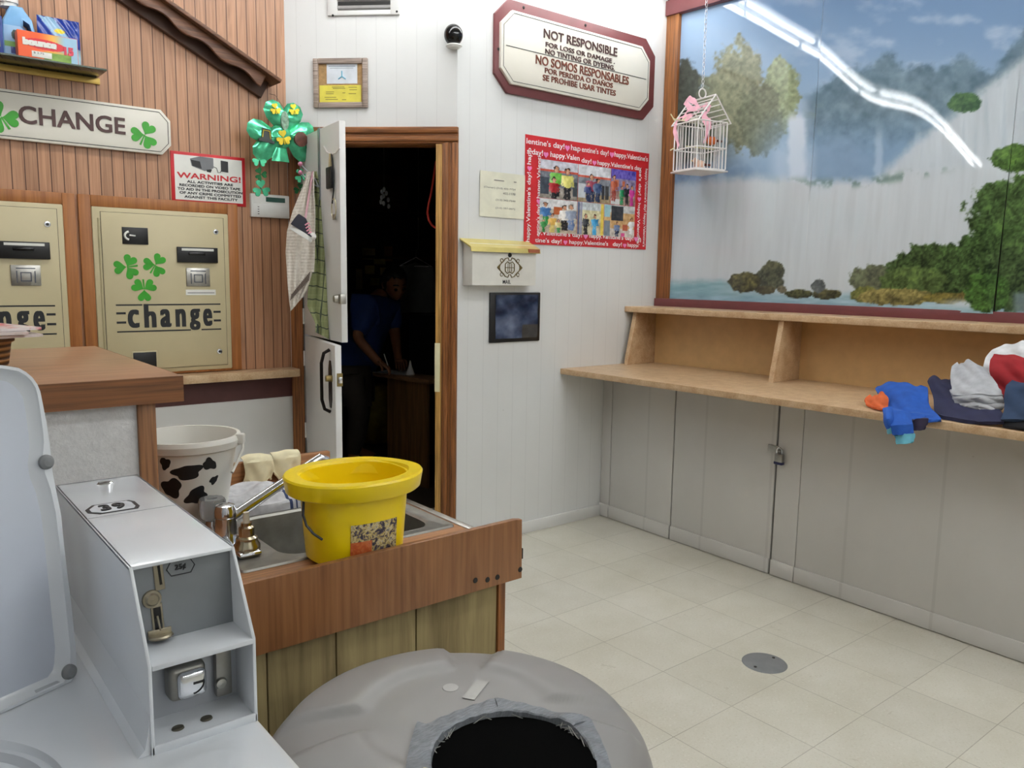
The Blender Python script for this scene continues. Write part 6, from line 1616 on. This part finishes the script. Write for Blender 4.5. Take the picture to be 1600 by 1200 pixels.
# faucet
fa = thing('faucet', 'chrome faucet with one clear knob and one bare stem on the sink', 'faucet', (0, 0, CZ + .0015))
fy = (1.808, 1.722, 1.609); fx = .592
MB().box(fx - .024, fx + .024, fy[2] - .035, fy[0] + .035, 0, .012, .006).build('base_plate', M['chrome'], fa)
MB().lathe([(.024, .01), (.022, .05), (.0235, .052), (.0235, .068), (.02, .077), (.01, .081), (0, .082)], (fx, fy[1], 0), 28).build('spout_body', M['chrome'], fa)
e = ony(500, 716, 1.737)
p0 = Vector((fx + .012, fy[1], .045)); p1 = Vector((e.x, 1.737, e.z - CZ))
MB().tube([p0, p0 + (p1 - p0) * .3, p0 + (p1 - p0) * .9, p1, p1 + Vector((.014, 0, -.006)), p1 + Vector((.018, 0, -.024))], [.0125, .0115, .0105, .0105, .0105, .011], 14).build('spout', M['chrome'], fa)
gls = NT('clear_acrylic'); gls.set((206, 210, 214), .08, spec=.9); gls.b.inputs['Transmission Weight'].default_value = .72; gls.b.inputs['IOR'].default_value = 1.45; gls = gls.m
MB().lathe([(.018, .01), (.016, .022), (0, .024)], (fx, fy[0], 0), 20).build('valve_base', M['chrome'], fa)
MB().lathe([(.0, .026), (.024, .026), (.029, .034), (.03, .066), (.027, .073), (.012, .073), (.011, .07), (0, .07)], (fx, fy[0], 0), 48, fn=lambda r, z, a: r * (1 - .05 * (r > .02) * (math.cos(12 * a) > 0))).build('clear_knob', gls, fa)
MB().lathe([(.027, .0), (.027, .012), (.022, .02), (.022, .028), (.016, .032), (.016, .05), (.011, .054), (.011, .06), (0, .06)], (fx + .004, fy[2], .006), 28).build('bare_valve', plain((196, 186, 160), .2, metal=1.0, var=.08), fa)
MB().lathe([(.007, .058), (.006, .082), (0, .083)], (fx + .004, fy[2], .006), 14).build('plastic_stem', plain((214, 206, 186), .5), fa)

# yellow bucket standing on the front of the counter
yb_o = ony(553, 738, 1.472); yb_c = Vector((yb_o.x, 1.472)); YH = yb_o.z + .004 - CZ - .005
yb0 = thing('yellow_bucket', 'yellow plastic mop bucket standing on the front edge of the sink', 'bucket', (yb_c.x, yb_c.y, CZ + .005))
def se(a, rx, ry, e): c, s = math.cos(a), math.sin(a); return (math.copysign(abs(c) ** e, c) * rx, math.copysign(abs(s) ** e, s) * ry)
def ybk(t, a, off=0.0):                         # t 0 base, 1 rim
    rx = .098 + .013 * t; ry = .084 + .011 * t; e = .8
    x, y = se(a, rx + off, ry + off, e); return Vector((x, y, YH * t))
def yring(t, off, z=None, nseg=72):
    out = []
    for k in range(nseg):
        p = ybk(t, 2 * math.pi * k / nseg, off); 
        if z is not None: p.z = z
        out.append(p)
    return out
ns_ = 72
def loft(rs, close_first=True, close_last=True):
    mb = MB(); vs = [p for r_ in rs for p in r_]; n = len(rs[0])
    fs = [(i * n + k, i * n + (k + 1) % n, (i + 1) * n + (k + 1) % n, (i + 1) * n + k) for i in range(len(rs) - 1) for k in range(n)]
    if close_first: fs.append(tuple(range(n - 1, -1, -1)))
    if close_last: fs.append(tuple((len(rs) - 1) * n + k for k in range(n)))
    mb._add(vs, fs); return mb
yel_m = plain((246, 214, 12), .3, var=.02, vs=6, coat=.1)
loft([yring(0, -.006, .0), yring(0, 0, .004), yring(.3, 0), yring(.7, 0), yring(.86, 0), yring(.97, 0), yring(.97, -.004), yring(.5, -.004), yring(.06, -.006), yring(.06, -.02)]).build('bucket_body', yel_m, yb0, ang=40)
def rimr(z, fx_, fy_, e=.95):
    out = []
    for k in range(72):
        a = 2 * math.pi * k / 72; x, y = se(a, fx_, fy_, e); sp = max(0, math.cos(a - .2)) ** 8
        out.append(Vector((x + .008 * sp, y, z - .004 * sp)))
    return out
loft([rimr(YH - .034, .111, .095, .85), rimr(YH - .036, .136, .117), rimr(YH - .033, .140, .120), rimr(YH - .004, .145, .125), rimr(YH, .142, .122), rimr(YH, .116, .099), rimr(YH - .006, .112, .095), rimr(YH - .03, .107, .091)], False, False).build('rim_band', yel_m, yb0, ang=40)
def front_y(x, t):
    rx, ry, e = .098 + .013 * t, .084 + .011 * t, .8; return -(ry + .0014) * (1 - min(.999, abs(x / (rx + .0014))) ** (2 / e)) ** (e / 2)
vsn = []
def labp(u, v): t_ = .12 + .38 * v; x_ = -.052 + .104 * u; return Vector((x_, front_y(x_, t_), YH * t_))
lme = MB(); lme.sheet(labp, 30, 20, .0008)
lab = NT('bucket_label'); _v = lab.obj(); _n1 = lab.noise(_v, 75, 5, .75, .6); _n2 = lab.noise(_v, 24, 3)
_c = lab.ramp(_n1, [(.40, (36, 32, 40)), (.47, (70, 62, 92)), (.53, (200, 176, 96)), (.6, (206, 196, 170)), (.66, (60, 54, 70))])
_x, _y, _z = lab.xyz(_v); _o = lab.math('MULTIPLY', lab.math('LESS_THAN', _z, .052), lab.math('LESS_THAN', _x, -.008))
lab.set(lab.mix(lab.math('MULTIPLY', _o, .85), _c, (206, 96, 40)), .4)
lme.build('paper_label', lab.m, yb0)
hp = [Vector((-.118, -.02, YH - .03)), Vector((-.126, -.03, YH - .04)), Vector((-.13, -.036, YH - .064)), Vector((-.126, -.042, YH - .084)), Vector((-.116, -.05, YH - .1)), Vector((-.1, -.056, YH - .114))]
MB().tube(hp, .0026, 8).build('wire_handle', plain((60, 62, 66), .35, metal=.7), yb0)
MB().ball(hp[0], .009, 12, 8).build('handle_lug', yel_m, yb0)

# cow-spotted bucket at the back of the counter
cc_ = onz(303, 806, CZ)
cb_ = thing('spotted_bucket', 'white bucket with black cow spots behind the faucet', 'bucket', (cc_.x - .008, cc_.y + .005, CZ + .001))
CH = ony(308, 678, cc_.y)[2] - CZ
rB, rT = .084, .117
cwm = plain((224, 222, 214), .35, var=.02, vs=5)
MB().lathe([(0, 0), (rB - .004, 0), (rB, .004), (rT - .006, CH - .03), (rT + .004, CH - .026), (rT + .008, CH - .01), (rT + .004, CH), (rT - .004, CH), (rT - .01, CH - .02), (rB - .006, .01), (0, .01)], seg=64).build('bucket_body', cwm, cb_)
def spot(px, py, rx, ry, seed, rot=0.0):
    # find the point of the bucket side that is seen there
    o = Vector((cb_.location.x, cb_.location.y, CZ)); best = None
    for ia in range(0, 720):
        a = math.radians(ia / 2)
        for iz in range(4, 40):
            z = CH * iz / 44; r_ = rB + (rT - .006 - rB) * (z / (CH - .03)); p = o + Vector((r_ * math.cos(a), r_ * math.sin(a), z))
            if (p - CAM).dot(Vector((math.cos(a), math.sin(a), 0))) > 0: continue
            q = p - CAM; d = q.dot(FW); x = 800 + F_PX * q.dot(RT) / d; y = 600 - F_PX * q.dot(UP) / d; e = (x - px) ** 2 + (y - py) ** 2
            if best is None or e < best[0]: best = (e, a, z)
    _, a0, z0 = best
    sc_ = .00145; rr = random.Random(seed); nb = 36; ph = [rr.random() * 6.28 for _ in range(3)]
    mb = MB(); vs = []
    for ring_ in (1.0, .5):
        for k in range(nb):
            t = 2 * math.pi * k / nb; w = 1 + .16 * math.sin(3 * t + ph[0]) + .09 * math.sin(5 * t + ph[1])
            dx, dz = math.cos(t) * rx * w * ring_, math.sin(t) * ry * w * ring_
            ddx, ddz = dx * math.cos(rot) - dz * math.sin(rot), dx * math.sin(rot) + dz * math.cos(rot)
            z = max(.003, min(CH - .032, z0 + ddz * sc_)); r_ = rB + (rT - .006 - rB) * ((z - .004) / (CH - .034)) + .0009; a = a0 + ddx * sc_ / r_
            vs.append((r_ * math.cos(a), r_ * math.sin(a), z))
    z = z0; r_ = rB + (rT - .006 - rB) * ((z - .004) / (CH - .034)) + .0009; vs.append((r_ * math.cos(a0), r_ * math.sin(a0), z))
    fs = [(k, (k + 1) % nb, nb + (k + 1) % nb, nb + k) for k in range(nb)] + [(nb + k, nb + (k + 1) % nb, 2 * nb) for k in range(nb)]
    mb._add(vs, fs); mb.build('cow_spot', M['black'], cb_)
for args in ((258, 724, 8, 10, 1), (293, 739, 22, 12, 2, .1), (328, 727, 12, 9, 3, -.5), (334, 750, 8, 6, 4, .6), (268, 763, 15, 16, 5, -.5), (307, 775, 17, 13, 6, .5)): spot(*args)
he = Vector((rT + .006, 0, CH - .008)); ra = math.radians(-38)
hd_ = Vector((math.cos(ra), math.sin(ra), 0))
MB().box(-.008, .012, -.009, .009, -.016, .01, .004, M=Matrix.Translation(hd_ * (rT + .008) + Vector((0, 0, CH - .006))) @ Matrix.Rotation(ra, 4, 'Z')).build('handle_ear', cwm, cb_)
MB().tube([hd_ * (rT + .016) + Vector((0, 0, CH - .006)), hd_ * (rT + .012) + Vector((0, -.01, CH - .03)), hd_ * (rT - .006) + Vector((-.004, -.03, CH - .06)), hd_ * (rT - .012) + Vector((-.02, -.055, CH - .078))], .0035, 8).build('handle', cwm, cb_)

# rubber gloves over the splash board
glm = plain((224, 214, 176), .5, var=.04, vs=30)
def glove(label, pxl, pxr, top, bot, seed):
    g = thing('rubber_glove', label, 'glove', (0, 0, 0), 0, 'cream gloves on the splash board')
    l = ony(pxl, top, 2.085).x; r_ = ony(pxr, top, 2.085).x; zb_ = ony((pxl + pxr) / 2, bot, 2.085).z; zt_ = s0_.z + .014
    def fn(u, v):
        x = l + (r_ - l) * u; bul = .010 * math.sin(u * math.pi) + .003 * math.sin(u * 6 + seed + v * 4) + .0015 * math.sin(u * 11 - v * 7 + seed)
        if v < .25: a = (1 - v / .25) * math.pi * .5; return (x, 2.11 - .02 * math.cos(a) - bul * .3, s0_.z + .004 + (.008 + bul * .7) * math.sin(a))
        if False: pass
        t = (v - .25) / .75; low = .014 * math.sin(u * 9 + seed) + (.02 * abs(u - .5) if seed else 0)
        return (x + .006 * math.sin(t * 5 + seed) * t, 2.09 - bul - .004 * t, s0_.z + .003 - (s0_.z - zb_ - low) * t)
    MB().sheet(fn, 26, 22, .004).build('glove_hand', glm, g)
    MB().tube([fn(u / 14, .98) for u in range(15)], .0035, 6).build('rolled_cuff', glm, g)
glove('cream rubber glove next to the spotted bucket on the splash board', 381, 426, 709, 758, 0)
glove('cream rubber glove next to the door end of the splash board', 427, 470, 704, 752, 2)
# grey towel with navy stripes over the back of the sink
tw_ = NT('grey_striped_towel'); _x, _y, _z = tw_.xyz(tw_.obj())
_s1 = tw_.math('LESS_THAN', tw_.math('ABSOLUTE', tw_.math('SUBTRACT', _x, .060)), .004); _s2 = tw_.math('LESS_THAN', tw_.math('ABSOLUTE', tw_.math('SUBTRACT', _x, .074)), .002)
tw_.set(tw_.mix(tw_.math('MAXIMUM', _s1, _s2), tw_.ramp(tw_.noise(tw_.obj(), 50, 3), [(.3, (176, 176, 180)), (.7, (206, 206, 208))]), (48, 62, 100)), .85)
tp_ = onz(400, 790, CZ)
td = thing('dish_towel', 'grey towel with navy stripes crumpled over the back rim of the sink', 'towel', (tp_.x, tp_.y, CZ))
def twf(u, v):
    x = (u - .45) * .2 + .02 * math.sin(v * 5); y = .075 - .19 * v
    z = .008 + .02 * math.sin(u * math.pi) * (1 - v) + .012 * (math.sin(u * 13 + v * 5) + 1) * .5 * math.sin(min(1, v * 1.5) * math.pi) ** .5 * (v < .66) + .008 * math.sin(v * 9 + u * 4) ** 2
    if v > .62: z = .008 + (z - .008) * (1 - (v - .62) / .38); y -= .012 * math.sin(u * 6) * (v - .62)
    if v > .8: z -= (v - .8) * .16; y = .075 - .19 * .8 - (v - .8) * .03
    return (x, y, z + .009)
MB().sheet(twf, 40, 34, .004).build('towel_cloth', tw_.m, td)

# ------------------------------------------------------------------ grey litter bin with domed lid
TX, TY, TR_, TZ = .642, .905, .284, .745
tb = thing('litter_bin', 'grey round litter bin with domed lid and silver taped opening', 'bin', (TX, TY, 0))
gry = plain((140, 138, 136), .42, var=.02, vs=4)
MB().lathe([(0, 0), (.235, 0), (.24, .01), (TR_ - .022, TZ - .06), (TR_ - .012, TZ - .055), (TR_ - .012, TZ - .022), (TR_ - .03, TZ - .022), (.22, .02), (0, .02)], seg=64).build('bin_body', gry, tb)
HC = Vector((-.005, -.135)); HR_ = .112
def domez(x, y):
    r = math.hypot(x, y) / TR_; a = math.atan2(y, x)
    z = TZ + .068 * math.sqrt(max(0, 1 - min(1, r) ** 2.6))
    w = 0.0
    for c_, hwid in ((math.radians(100), math.radians(40)), (math.radians(8), math.radians(30)), (math.radians(190), math.radians(28)), (math.radians(-80), math.radians(40))):
        d = abs((a - c_ + math.pi) % (2 * math.pi) - math.pi); w = max(w, 1 / (1 + math.exp((d - hwid) / .009)))
    return z + .011 * w * (1 / (1 + math.exp(-(r - .5) / .02))) * (1 / (1 + math.exp((r - .93) / .015)))
nA, nT = 220, 56; vs = []
def lidpt(a, t):
    d = Vector((math.cos(a), math.sin(a))); b = HC.dot(d); q = -b + math.sqrt(max(0, b * b - HC.length_squared + TR_ ** 2)); r = HR_ + (q - HR_) * t; p = HC + d * r; return p
for j in range(nT + 1):
    for i in range(nA):
        p = lidpt(2 * math.pi * i / nA, (j / nT)); vs.append((p.x, p.y, domez(p.x, p.y)))
for s_, dz_ in ((1.012, -.006), (1.016, -.05), (.99, -.052), (.985, -.008)):
    for i in range(nA):
        p = lidpt(2 * math.pi * i / nA, 1.0) * s_; vs.append((p.x, p.y, TZ + dz_))
R_n = nT + 5
fs = [(j * nA + i, j * nA + (i + 1) % nA, (j + 1) * nA + (i + 1) % nA, (j + 1) * nA + i) for j in range(R_n - 1) for i in range(nA)]
mb = MB(); mb._add(vs, fs); lidb = mb.build('domed_lid', gry, tb, ang=50)
MB().lathe([(HR_ + .0, -.004), (HR_ - .004, -.03), (HR_ - .004, -.5), (0, -.51)], (HC.x, HC.y, domez(HC.x, HC.y)), 48).build('black_well', plain((3, 3, 3), .95, spec=.05), tb)  # near-black well, the darkness inside the bin put into its colour
# silver tape round the opening
tap = NT('silver_cloth_tape'); _v = tap.obj(); _n = tap.noise(tap.scale(_v, (60, 300, 60)), 1.2, 4, .7); tap.set(tap.ramp(_n, [(.3, (98, 102, 108)), (.7, (136, 140, 146))]), .42, metal=.25); tap.bump(_n, .5, .002); tap = tap.m
def tape(a0, a1, r0, w0, w1, lift, lab=None):
    def fn(u, v):
        a = math.radians(a0 + (a1 - a0) * u); d = Vector((math.cos(a), math.sin(a)))
        am = math.radians((a0 + a1) / 2); straight = min(1.35, 1 / max(.6, math.cos(a - am)))
        r = (HR_ - .004 + r0) + ((w0 + (w1 - w0) * u) + (straight - 1) * HR_ * .9) * v
        p = HC + d * r; z = domez(p.x, p.y) + lift + .0008 * math.sin(u * 30 + v * 5) - (.012 * (1 - v / .08) if v < .08 else 0)
        return (p.x, p.y, z)
    o = MB().sheet(fn, 24, 14, .0016).build('tape_strip', tap, lidb)
    return o
tape(60, 118, 0, .026, .026, .0022); tape(0, 62, 0, .022, .022, .003); tape(112, 178, 0, .03, .036, .0034); tape(-64, 4, 0, .022, .022, .002); tape(174, 236, 0, .03, .024, .002); tape(232, 300, 0, .024, .024, .003)
pf = HC + Vector((math.cos(math.radians(168)), math.sin(math.radians(168)))) * (HR_ + .012)
MB().box(-.014, .014, -.011, .011, -.012, .012, .002, M=Matrix.Translation((pf.x, pf.y, domez(pf.x, pf.y) + .006)) @ Matrix.Rotation(.5, 4, 'Z')).build('foam_block', plain((186, 178, 150), .8, var=.06, vs=60), lidb)
rng_ = random.Random(5)
mb = MB()
for k in range(34):
    a = rng_.uniform(0, 2 * math.pi); d = Vector((math.cos(a), math.sin(a))); p = HC + d * (HR_ - .003); z = domez(p.x, p.y) - .002
    tdir = Vector((-d.y, d.x)) * rng_.uniform(-.02, .02)
    mb.tube([(p.x, p.y, z), (p.x + tdir.x - d.x * .006, p.y + tdir.y - d.y * .006, z - .004), (p.x + tdir.x * 1.8 - d.x * .004, p.y + tdir.y * 1.8 - d.y * .004, z - .012)], .0007, 4)
fz = mb.build('frayed_edge', plain((150, 150, 146), .7), lidb); fz['kind'] = 'stuff'
p = onz(704, 1077, .81); MB().lathe([(0, .0016), (.012, .0012), (.0135, -.001)], (p.x - TX, p.y - TY, domez(p.x - TX, p.y - TY)), 24).build('round_sticker', plain((164, 162, 160), .4), lidb)
a_ = onz(722, 1092, .812); b_ = onz(745, 1062, .812); wv = Vector((b_.x - a_.x, b_.y - a_.y)); pv = Vector((wv.y, -wv.x)).normalized() * .02
def ctape(u, v):
    q = Vector((a_.x - TX, a_.y - TY)) + wv * v + pv * u; return (q.x, q.y, domez(q.x, q.y) + .0012)
MB().sheet(ctape, 8, 8, .0006).build('clear_tape', plain((170, 168, 164), .12, coat=.5), lidb)

# ------------------------------------------------------------------ clothes left on the folding counter
def cloth_mat(col, sc=60, b=.12): return plain(col, .85, var=.06, vs=24, bump=b, bs=sc)
cf0 = L(875, 575.6, CT); cf1 = L(1340, 638.5, CT)
def on_depth(px, py, v):                        # where a ray meets the upright plane lying v from the mural wall
    dr = ray(px, py); o = FM.o + FM.n * v; return CAM + dr * ((o - CAM).dot(FM.n) / dr.dot(FM.n))
def pile(root, name, rows, mat, th=.008, nu=30, nv=30, amp=.006, seed=0):
    o = root.location
    def fn(u, v):
        t = v * (len(rows) - 1); i = min(int(t), len(rows) - 2); f_ = t - i
        l, r_, y, dv = [rows[i][k] * (1 - f_) + rows[i + 1][k] * f_ for k in range(4)]
        dv -= .02 * math.sin(u * math.pi) + amp * math.sin(u * 8 + v * 6 + seed) * math.sin(v * math.pi) + amp * .6 * math.sin(u * 17 - v * 12 + seed)
        ye = 3.2 * math.sin(u * 6.5 + seed * 2) + 1.6 * math.sin(u * 15 + seed); xe = 2.2 * math.sin(v * 7 + seed) * (2 * u - 1)
        p = on_depth(l + (r_ - l) * u + xe, y + ye * (1 - v) ** 2 + (1.2 * math.sin(u * 9 + seed) if v > .9 and dv > -.8 else 0), dv)
        if dv > -.874 and p.z < CT + .0085: p.z = CT + .0085
        return p - o
    return MB().sheet(fn, nu, nv, th).build(name, mat, root)
def cthing(name, label, cat, px, py): p = onz(px, py, CT + .001); return thing(name, label, cat, p)
t = cthing('orange_garment', 'orange garment tucked under the blue sweatshirt on the counter', 'garment', 1368, 630)
pile(t, 'cloth', [(1360, 1384, 617, -.74), (1353, 1386, 624, -.77), (1353, 1388, 632, -.80), (1358, 1390, 639, -.82), (1364, 1390, 645, -.835)], cloth_mat((206, 96, 48)), amp=.004)
t = cthing('blue_sweatshirt', 'blue sweatshirt with pale blue cuffs hanging over the counter edge', 'garment', 1418, 632)
blm = cloth_mat((30, 84, 172))
pile(t, 'body_cloth', [(1374, 1438, 601, -.60), (1370, 1448, 606, -.64), (1374, 1450, 616, -.70), (1380, 1452, 628, -.75), (1384, 1458, 640, -.80), (1386, 1466, 650, -.845), (1389, 1470, 657, -.892), (1393, 1440, 662, -.9)], blm, .012, 36, 36, .007, 1)
ed = onz(1412, 657, CT + .012); kk = depth_of(ed)
Rl = [(1386, 1420, 646), (1391, 1424, 664), (1395, 1426, 674), (1397, 1427, 680)]
def hang(rows, d, m, name, wav=.006, th=.014):
    def fn(u, v):
        tt = v * (len(rows) - 1); i = min(int(tt), len(rows) - 2); f_ = tt - i
        l, r_, y = [rows[i][k] * (1 - f_) + rows[i + 1][k] * f_ for k in range(3)]
        return deep(l + (r_ - l) * u, y - 3 * u, d + (.075 * max(0, 1 - v / .4) if name == 'sleeve' else 0) + wav * math.sin(u * 7 + v * 3) - .012 * math.sin(u * math.pi)) - t.location
    return MB().sheet(fn, 16, 14, th).build(name, m, t)
hang(Rl, kk - .045, blm, 'sleeve'); hang([(1397, 1427, 680), (1400, 1428, 687), (1403, 1427, 694)], kk - .045, cloth_mat((104, 178, 200)), 'cuff')['label'] = 'pale blue cuff'
hang([(1379, 1392, 640), (1383, 1395, 660), (1388, 1396, 670)], kk - .015, blm, 'sleeve'); hang([(1386, 1396, 669), (1390, 1396, 678)], kk - .015, cloth_mat((104, 178, 200)), 'cuff')['label'] = 'pale blue cuff'
hang([(1424, 1448, 656), (1426, 1447, 667), (1428, 1446, 673)], kk - .01, cloth_mat((44, 36, 62)), 'lining')
t = cthing('navy_trousers', 'folded navy trousers under the grey shirt on the counter', 'trousers', 1510, 640)
pile(t, 'cloth', [(1456, 1490, 593, -.56), (1451, 1500, 598, -.60), (1453, 1530, 611, -.66), (1458, 1548, 626, -.71), (1462, 1560, 641, -.77), (1466, 1566, 652, -.815), (1474, 1568, 661, -.85)], cloth_mat((40, 42, 72)), .014, 34, 30, .006, 2)
t = cthing('grey_shirt', 'folded light grey shirt on top of the navy trousers', 'shirt', 1525, 622)
gsm = cloth_mat((172, 174, 178))
for k, rows in enumerate(([(1496, 1518, 567, -.58), (1489, 1534, 574, -.61), (1486, 1548, 588, -.66), (1485, 1560, 602, -.70), (1486, 1564, 611, -.735), (1490, 1566, 618, -.755)],
                          [(1487, 1560, 606, -.69), (1486, 1566, 614, -.735), (1488, 1568, 622, -.76), (1496, 1566, 629, -.755)], [(1488, 1560, 614, -.69), (1488, 1566, 624, -.735), (1500, 1568, 634, -.765), (1534, 1560, 642, -.77)])):
    pile(t, 'folded_layer', rows, gsm, .01, 28, 20, .005, k)
t = cthing('white_cloth', 'crumpled white cloth at the back of the clothes heap', 'cloth', 1585, 585)
pile(t, 'cloth', [(1568, 1640, 538, -.42), (1550, 1660, 547, -.46), (1543, 1665, 560, -.50), (1537, 1660, 575, -.53), (1532, 1640, 592, -.55)], cloth_mat((214, 214, 216)), .012, 40, 26, .012, 4)
t = cthing('red_garment', 'dark red garment crumpled below the white cloth', 'garment', 1580, 615)
pile(t, 'cloth', [(1552, 1640, 558, -.56), (1548, 1650, 566, -.60), (1550, 1655, 582, -.64), (1556, 1655, 600, -.66), (1562, 1650, 618, -.68), (1566, 1640, 630, -.69)], cloth_mat((150, 26, 34)), .012, 34, 28, .01, 5)
t = cthing('blue_jeans', 'dark blue jeans on the counter at the right photo edge', 'jeans', 1600, 650)
pile(t, 'cloth', [(1582, 1680, 598, -.70), (1574, 1690, 606, -.74), (1570, 1695, 624, -.78), (1567, 1700, 642, -.82), (1566, 1700, 657, -.85)], cloth_mat((38, 58, 86)), .014, 34, 28, .007, 6)
t = cthing('black_trousers', 'black folded trousers under the dark jeans at the counter edge', 'trousers', 1592, 664)
pile(t, 'cloth', [(1572, 1690, 648, -.80), (1568, 1695, 656, -.835), (1566, 1700, 664, -.85), (1568, 1700, 673, -.858)], cloth_mat((26, 26, 30)), .01, 24, 16, .002, 7)

# ------------------------------------------------------------------ birdcage hanging before the mural
cgp = onx(1092, 268, 3.74); hdir = Vector((cgp.x, cgp.y, 0)).normalized()
cga = math.atan2(hdir.y, hdir.x) - math.pi / 2
kc = depth_of(cgp); ppm = F_PX / kc
CS = 56.0 / ppm; CHt = 72.0 / ppm; RH = 38.0 / ppm
cg = thing('birdcage', 'small white wire birdcage with pink bow hanging in front of the mural', 'birdcage', cgp, cga + math.radians(39))
h_ = CS / 2; wm_ = M['wire_white']
mb = MB(); mb.box(-h_ - .012, h_ + .012, -h_ - .012, h_ + .012, -.008, 0, .002); mb.box(-h_, h_, -h_, h_, 0, .008, .002); mb.build('base_board', wm_, cg)
corn = [(-h_, -h_), (h_, -h_), (h_, h_), (-h_, h_)]
for k in range(4):
    a, b = Vector(corn[k]), Vector(corn[(k + 1) % 4])
    mb = MB()
    for i in range(8):
        p = a + (b - a) * (i / 8)
        if k == 3 and 3 <= i <= 5: mb.tube([(p.x, p.y, .006), (p.x, p.y, CHt)], .0022, 6); continue
        mb.tube([(p.x, p.y, .006), (p.x, p.y, CHt)], .0026 if i else .0042, 6)
    mb.build('bar_side', wm_, cg)
    mb = MB()
    for z in (CHt, CHt * .46): mb.tube([(a.x, a.y, z), (b.x, b.y, z)], .0036, 6)
    mb.build('rail', wm_, cg)
e_ = h_ + .014
for s in (-1, 1):
    mb = MB()
    for yy in (-e_, e_): mb.tube([(s * e_, yy, CHt - .008), (0, yy, CHt + RH)], .0042, 6)
    for i in range(6): f_ = i / 6; mb.tube([(s * e_ * (1 - f_), -e_, CHt - .006 + (RH + .006) * f_), (s * e_ * (1 - f_), e_, CHt - .006 + (RH + .006) * f_)], .0028, 6)
    mb.build('roof_slope', wm_, cg)
MB().tube([(0, -e_, CHt + RH), (0, e_, CHt + RH)], .0042, 6).build('ridge', wm_, cg)
mb = MB(); rz = CHt + RH + .026
mb.tube([(.024 * math.cos(i * .3927), 0, rz + .026 * math.sin(i * .3927)) for i in range(16)], .004, 8, closed=True); mb.build('hanging_ring', wm_, cg)
mb = MB(); z = rz + .03; k = 0
while z + cgp.z < CEIL - .02:
    L_ = .03; ax_ = Vector((1, 0, 0)) if k % 2 else Vector((0, 1, 0))
    mb.tube([ax_ * (.0075 * math.cos(i * .785)) + Vector((0, 0, z + .013 * math.sin(i * .785) + .012)) for i in range(8)], .0016, 5, closed=True); z += .0225; k += 1
mb.build('chain', plain((206, 206, 210), .3, metal=.6), cg)
MB().tube([(0, 0, CEIL - cgp.z - .03), (0, 0, CEIL - cgp.z - .001)], .004, 6).build('ceiling_hook', M['steel'], cg)
pk_ = plain((240, 178, 194), .6, var=.08, vs=30)
Rc = Matrix.Rotation(-(cga + math.radians(39)), 3, 'Z')
def cgl(px, py, dk=0.0): return Rc @ (deep(px, py, kc - .5 * CS + dk) - cgp)
def ribbon(name, pts, w, seed=0, m=pk_):
    pv_ = [cgl(*p) for p in pts]; wdir = Rc @ (RT * .6 + UP * .8).normalized()
    def fn(u, v):
        t = u * (len(pv_) - 1); i = min(int(t), len(pv_) - 2); p = pv_[i] + (pv_[i + 1] - pv_[i]) * (t - i)
        return p + wdir * (v - .5) * w * (1 - .3 * math.cos(u * 6.28)) + Vector((0, 0, .004 * math.sin(u * 20 + v * 4 + seed)))
    MB().sheet(fn, 28, 6, .003).build(name, m, cg)
ribbon('bow_loop', [(1092, 168), (1084, 158), (1076, 153), (1071, 158), (1076, 168), (1090, 172)], .03); ribbon('bow_loop', [(1092, 170), (1080, 170), (1070, 178), (1068, 186), (1078, 184), (1092, 174)], .034, 2)
ribbon('bow_loop', [(1092, 170), (1100, 164), (1108, 168), (1106, 176), (1096, 178)], .03, 4)
ribbon('ribbon_tail', [(1098, 174), (1100, 184), (1106, 192), (1107, 204), (1103, 214), (1101, 222)], .042, 1); ribbon('ribbon_tail', [(1080, 180), (1066, 182), (1056, 190), (1054, 204), (1058, 218), (1060, 230)], .024, 3)
tw3 = plain((206, 198, 160), .7)
for a in (((1048, 178), (1055, 190)), ((1052, 186), (1070, 189)), ((1047, 235), (1054, 231)), ((1066, 188), (1072, 183))): MB().tube([cgl(*a[0]), cgl(*a[1])], .0035, 6).build('dried_twig', tw3, cg)
MB().ball(cgl(1086, 189, .01), (.036, .03, .016), 16, 10).build('grass_nest', plain((196, 194, 178), .9, bump=.8, bs=160), cg)
def toybird(label, px, py, col, d):
    p = deep(px, py, kc + d); b = thing('toy_bird', label, 'toy', p, cga, 'toy birds in the cage')
    MB().ball((0, 0, 0), (.03, .022, .024), 16, 10).build('bird_body', plain(col, .7, var=.15), b)
    MB().ball((-.024, 0, .022), .015, 14, 10).build('bird_head', plain((150, 40, 40), .7) if d > 0 else plain(col, .7), b)
    MB().prism([(.02, .006), (.06, .0), (.06, -.01), (.02, -.008)], -.008, .008, bev=.002).build('bird_tail', plain((86, 40, 26), .7), b)
    MB().lathe([(.004, 0), (0, .014)], seg=8, M=Matrix.Translation((-.037, 0, .021)) @ Matrix.Rotation(-math.pi / 2, 4, 'Y')).build('beak', plain((214, 170, 80), .5), b)
    return b
q = toybird('orange toy bird on the upper perch of the white cage', 1112, 220, (190, 96, 40), .01)
q = toybird('red and cream toy bird on the floor of the white cage', 1093, 257, (206, 170, 150), -.03)
MB().tube([(-h_, .0, CHt * .5), (h_, .0, CHt * .5)], .004, 8).build('perch', tw3, cg)
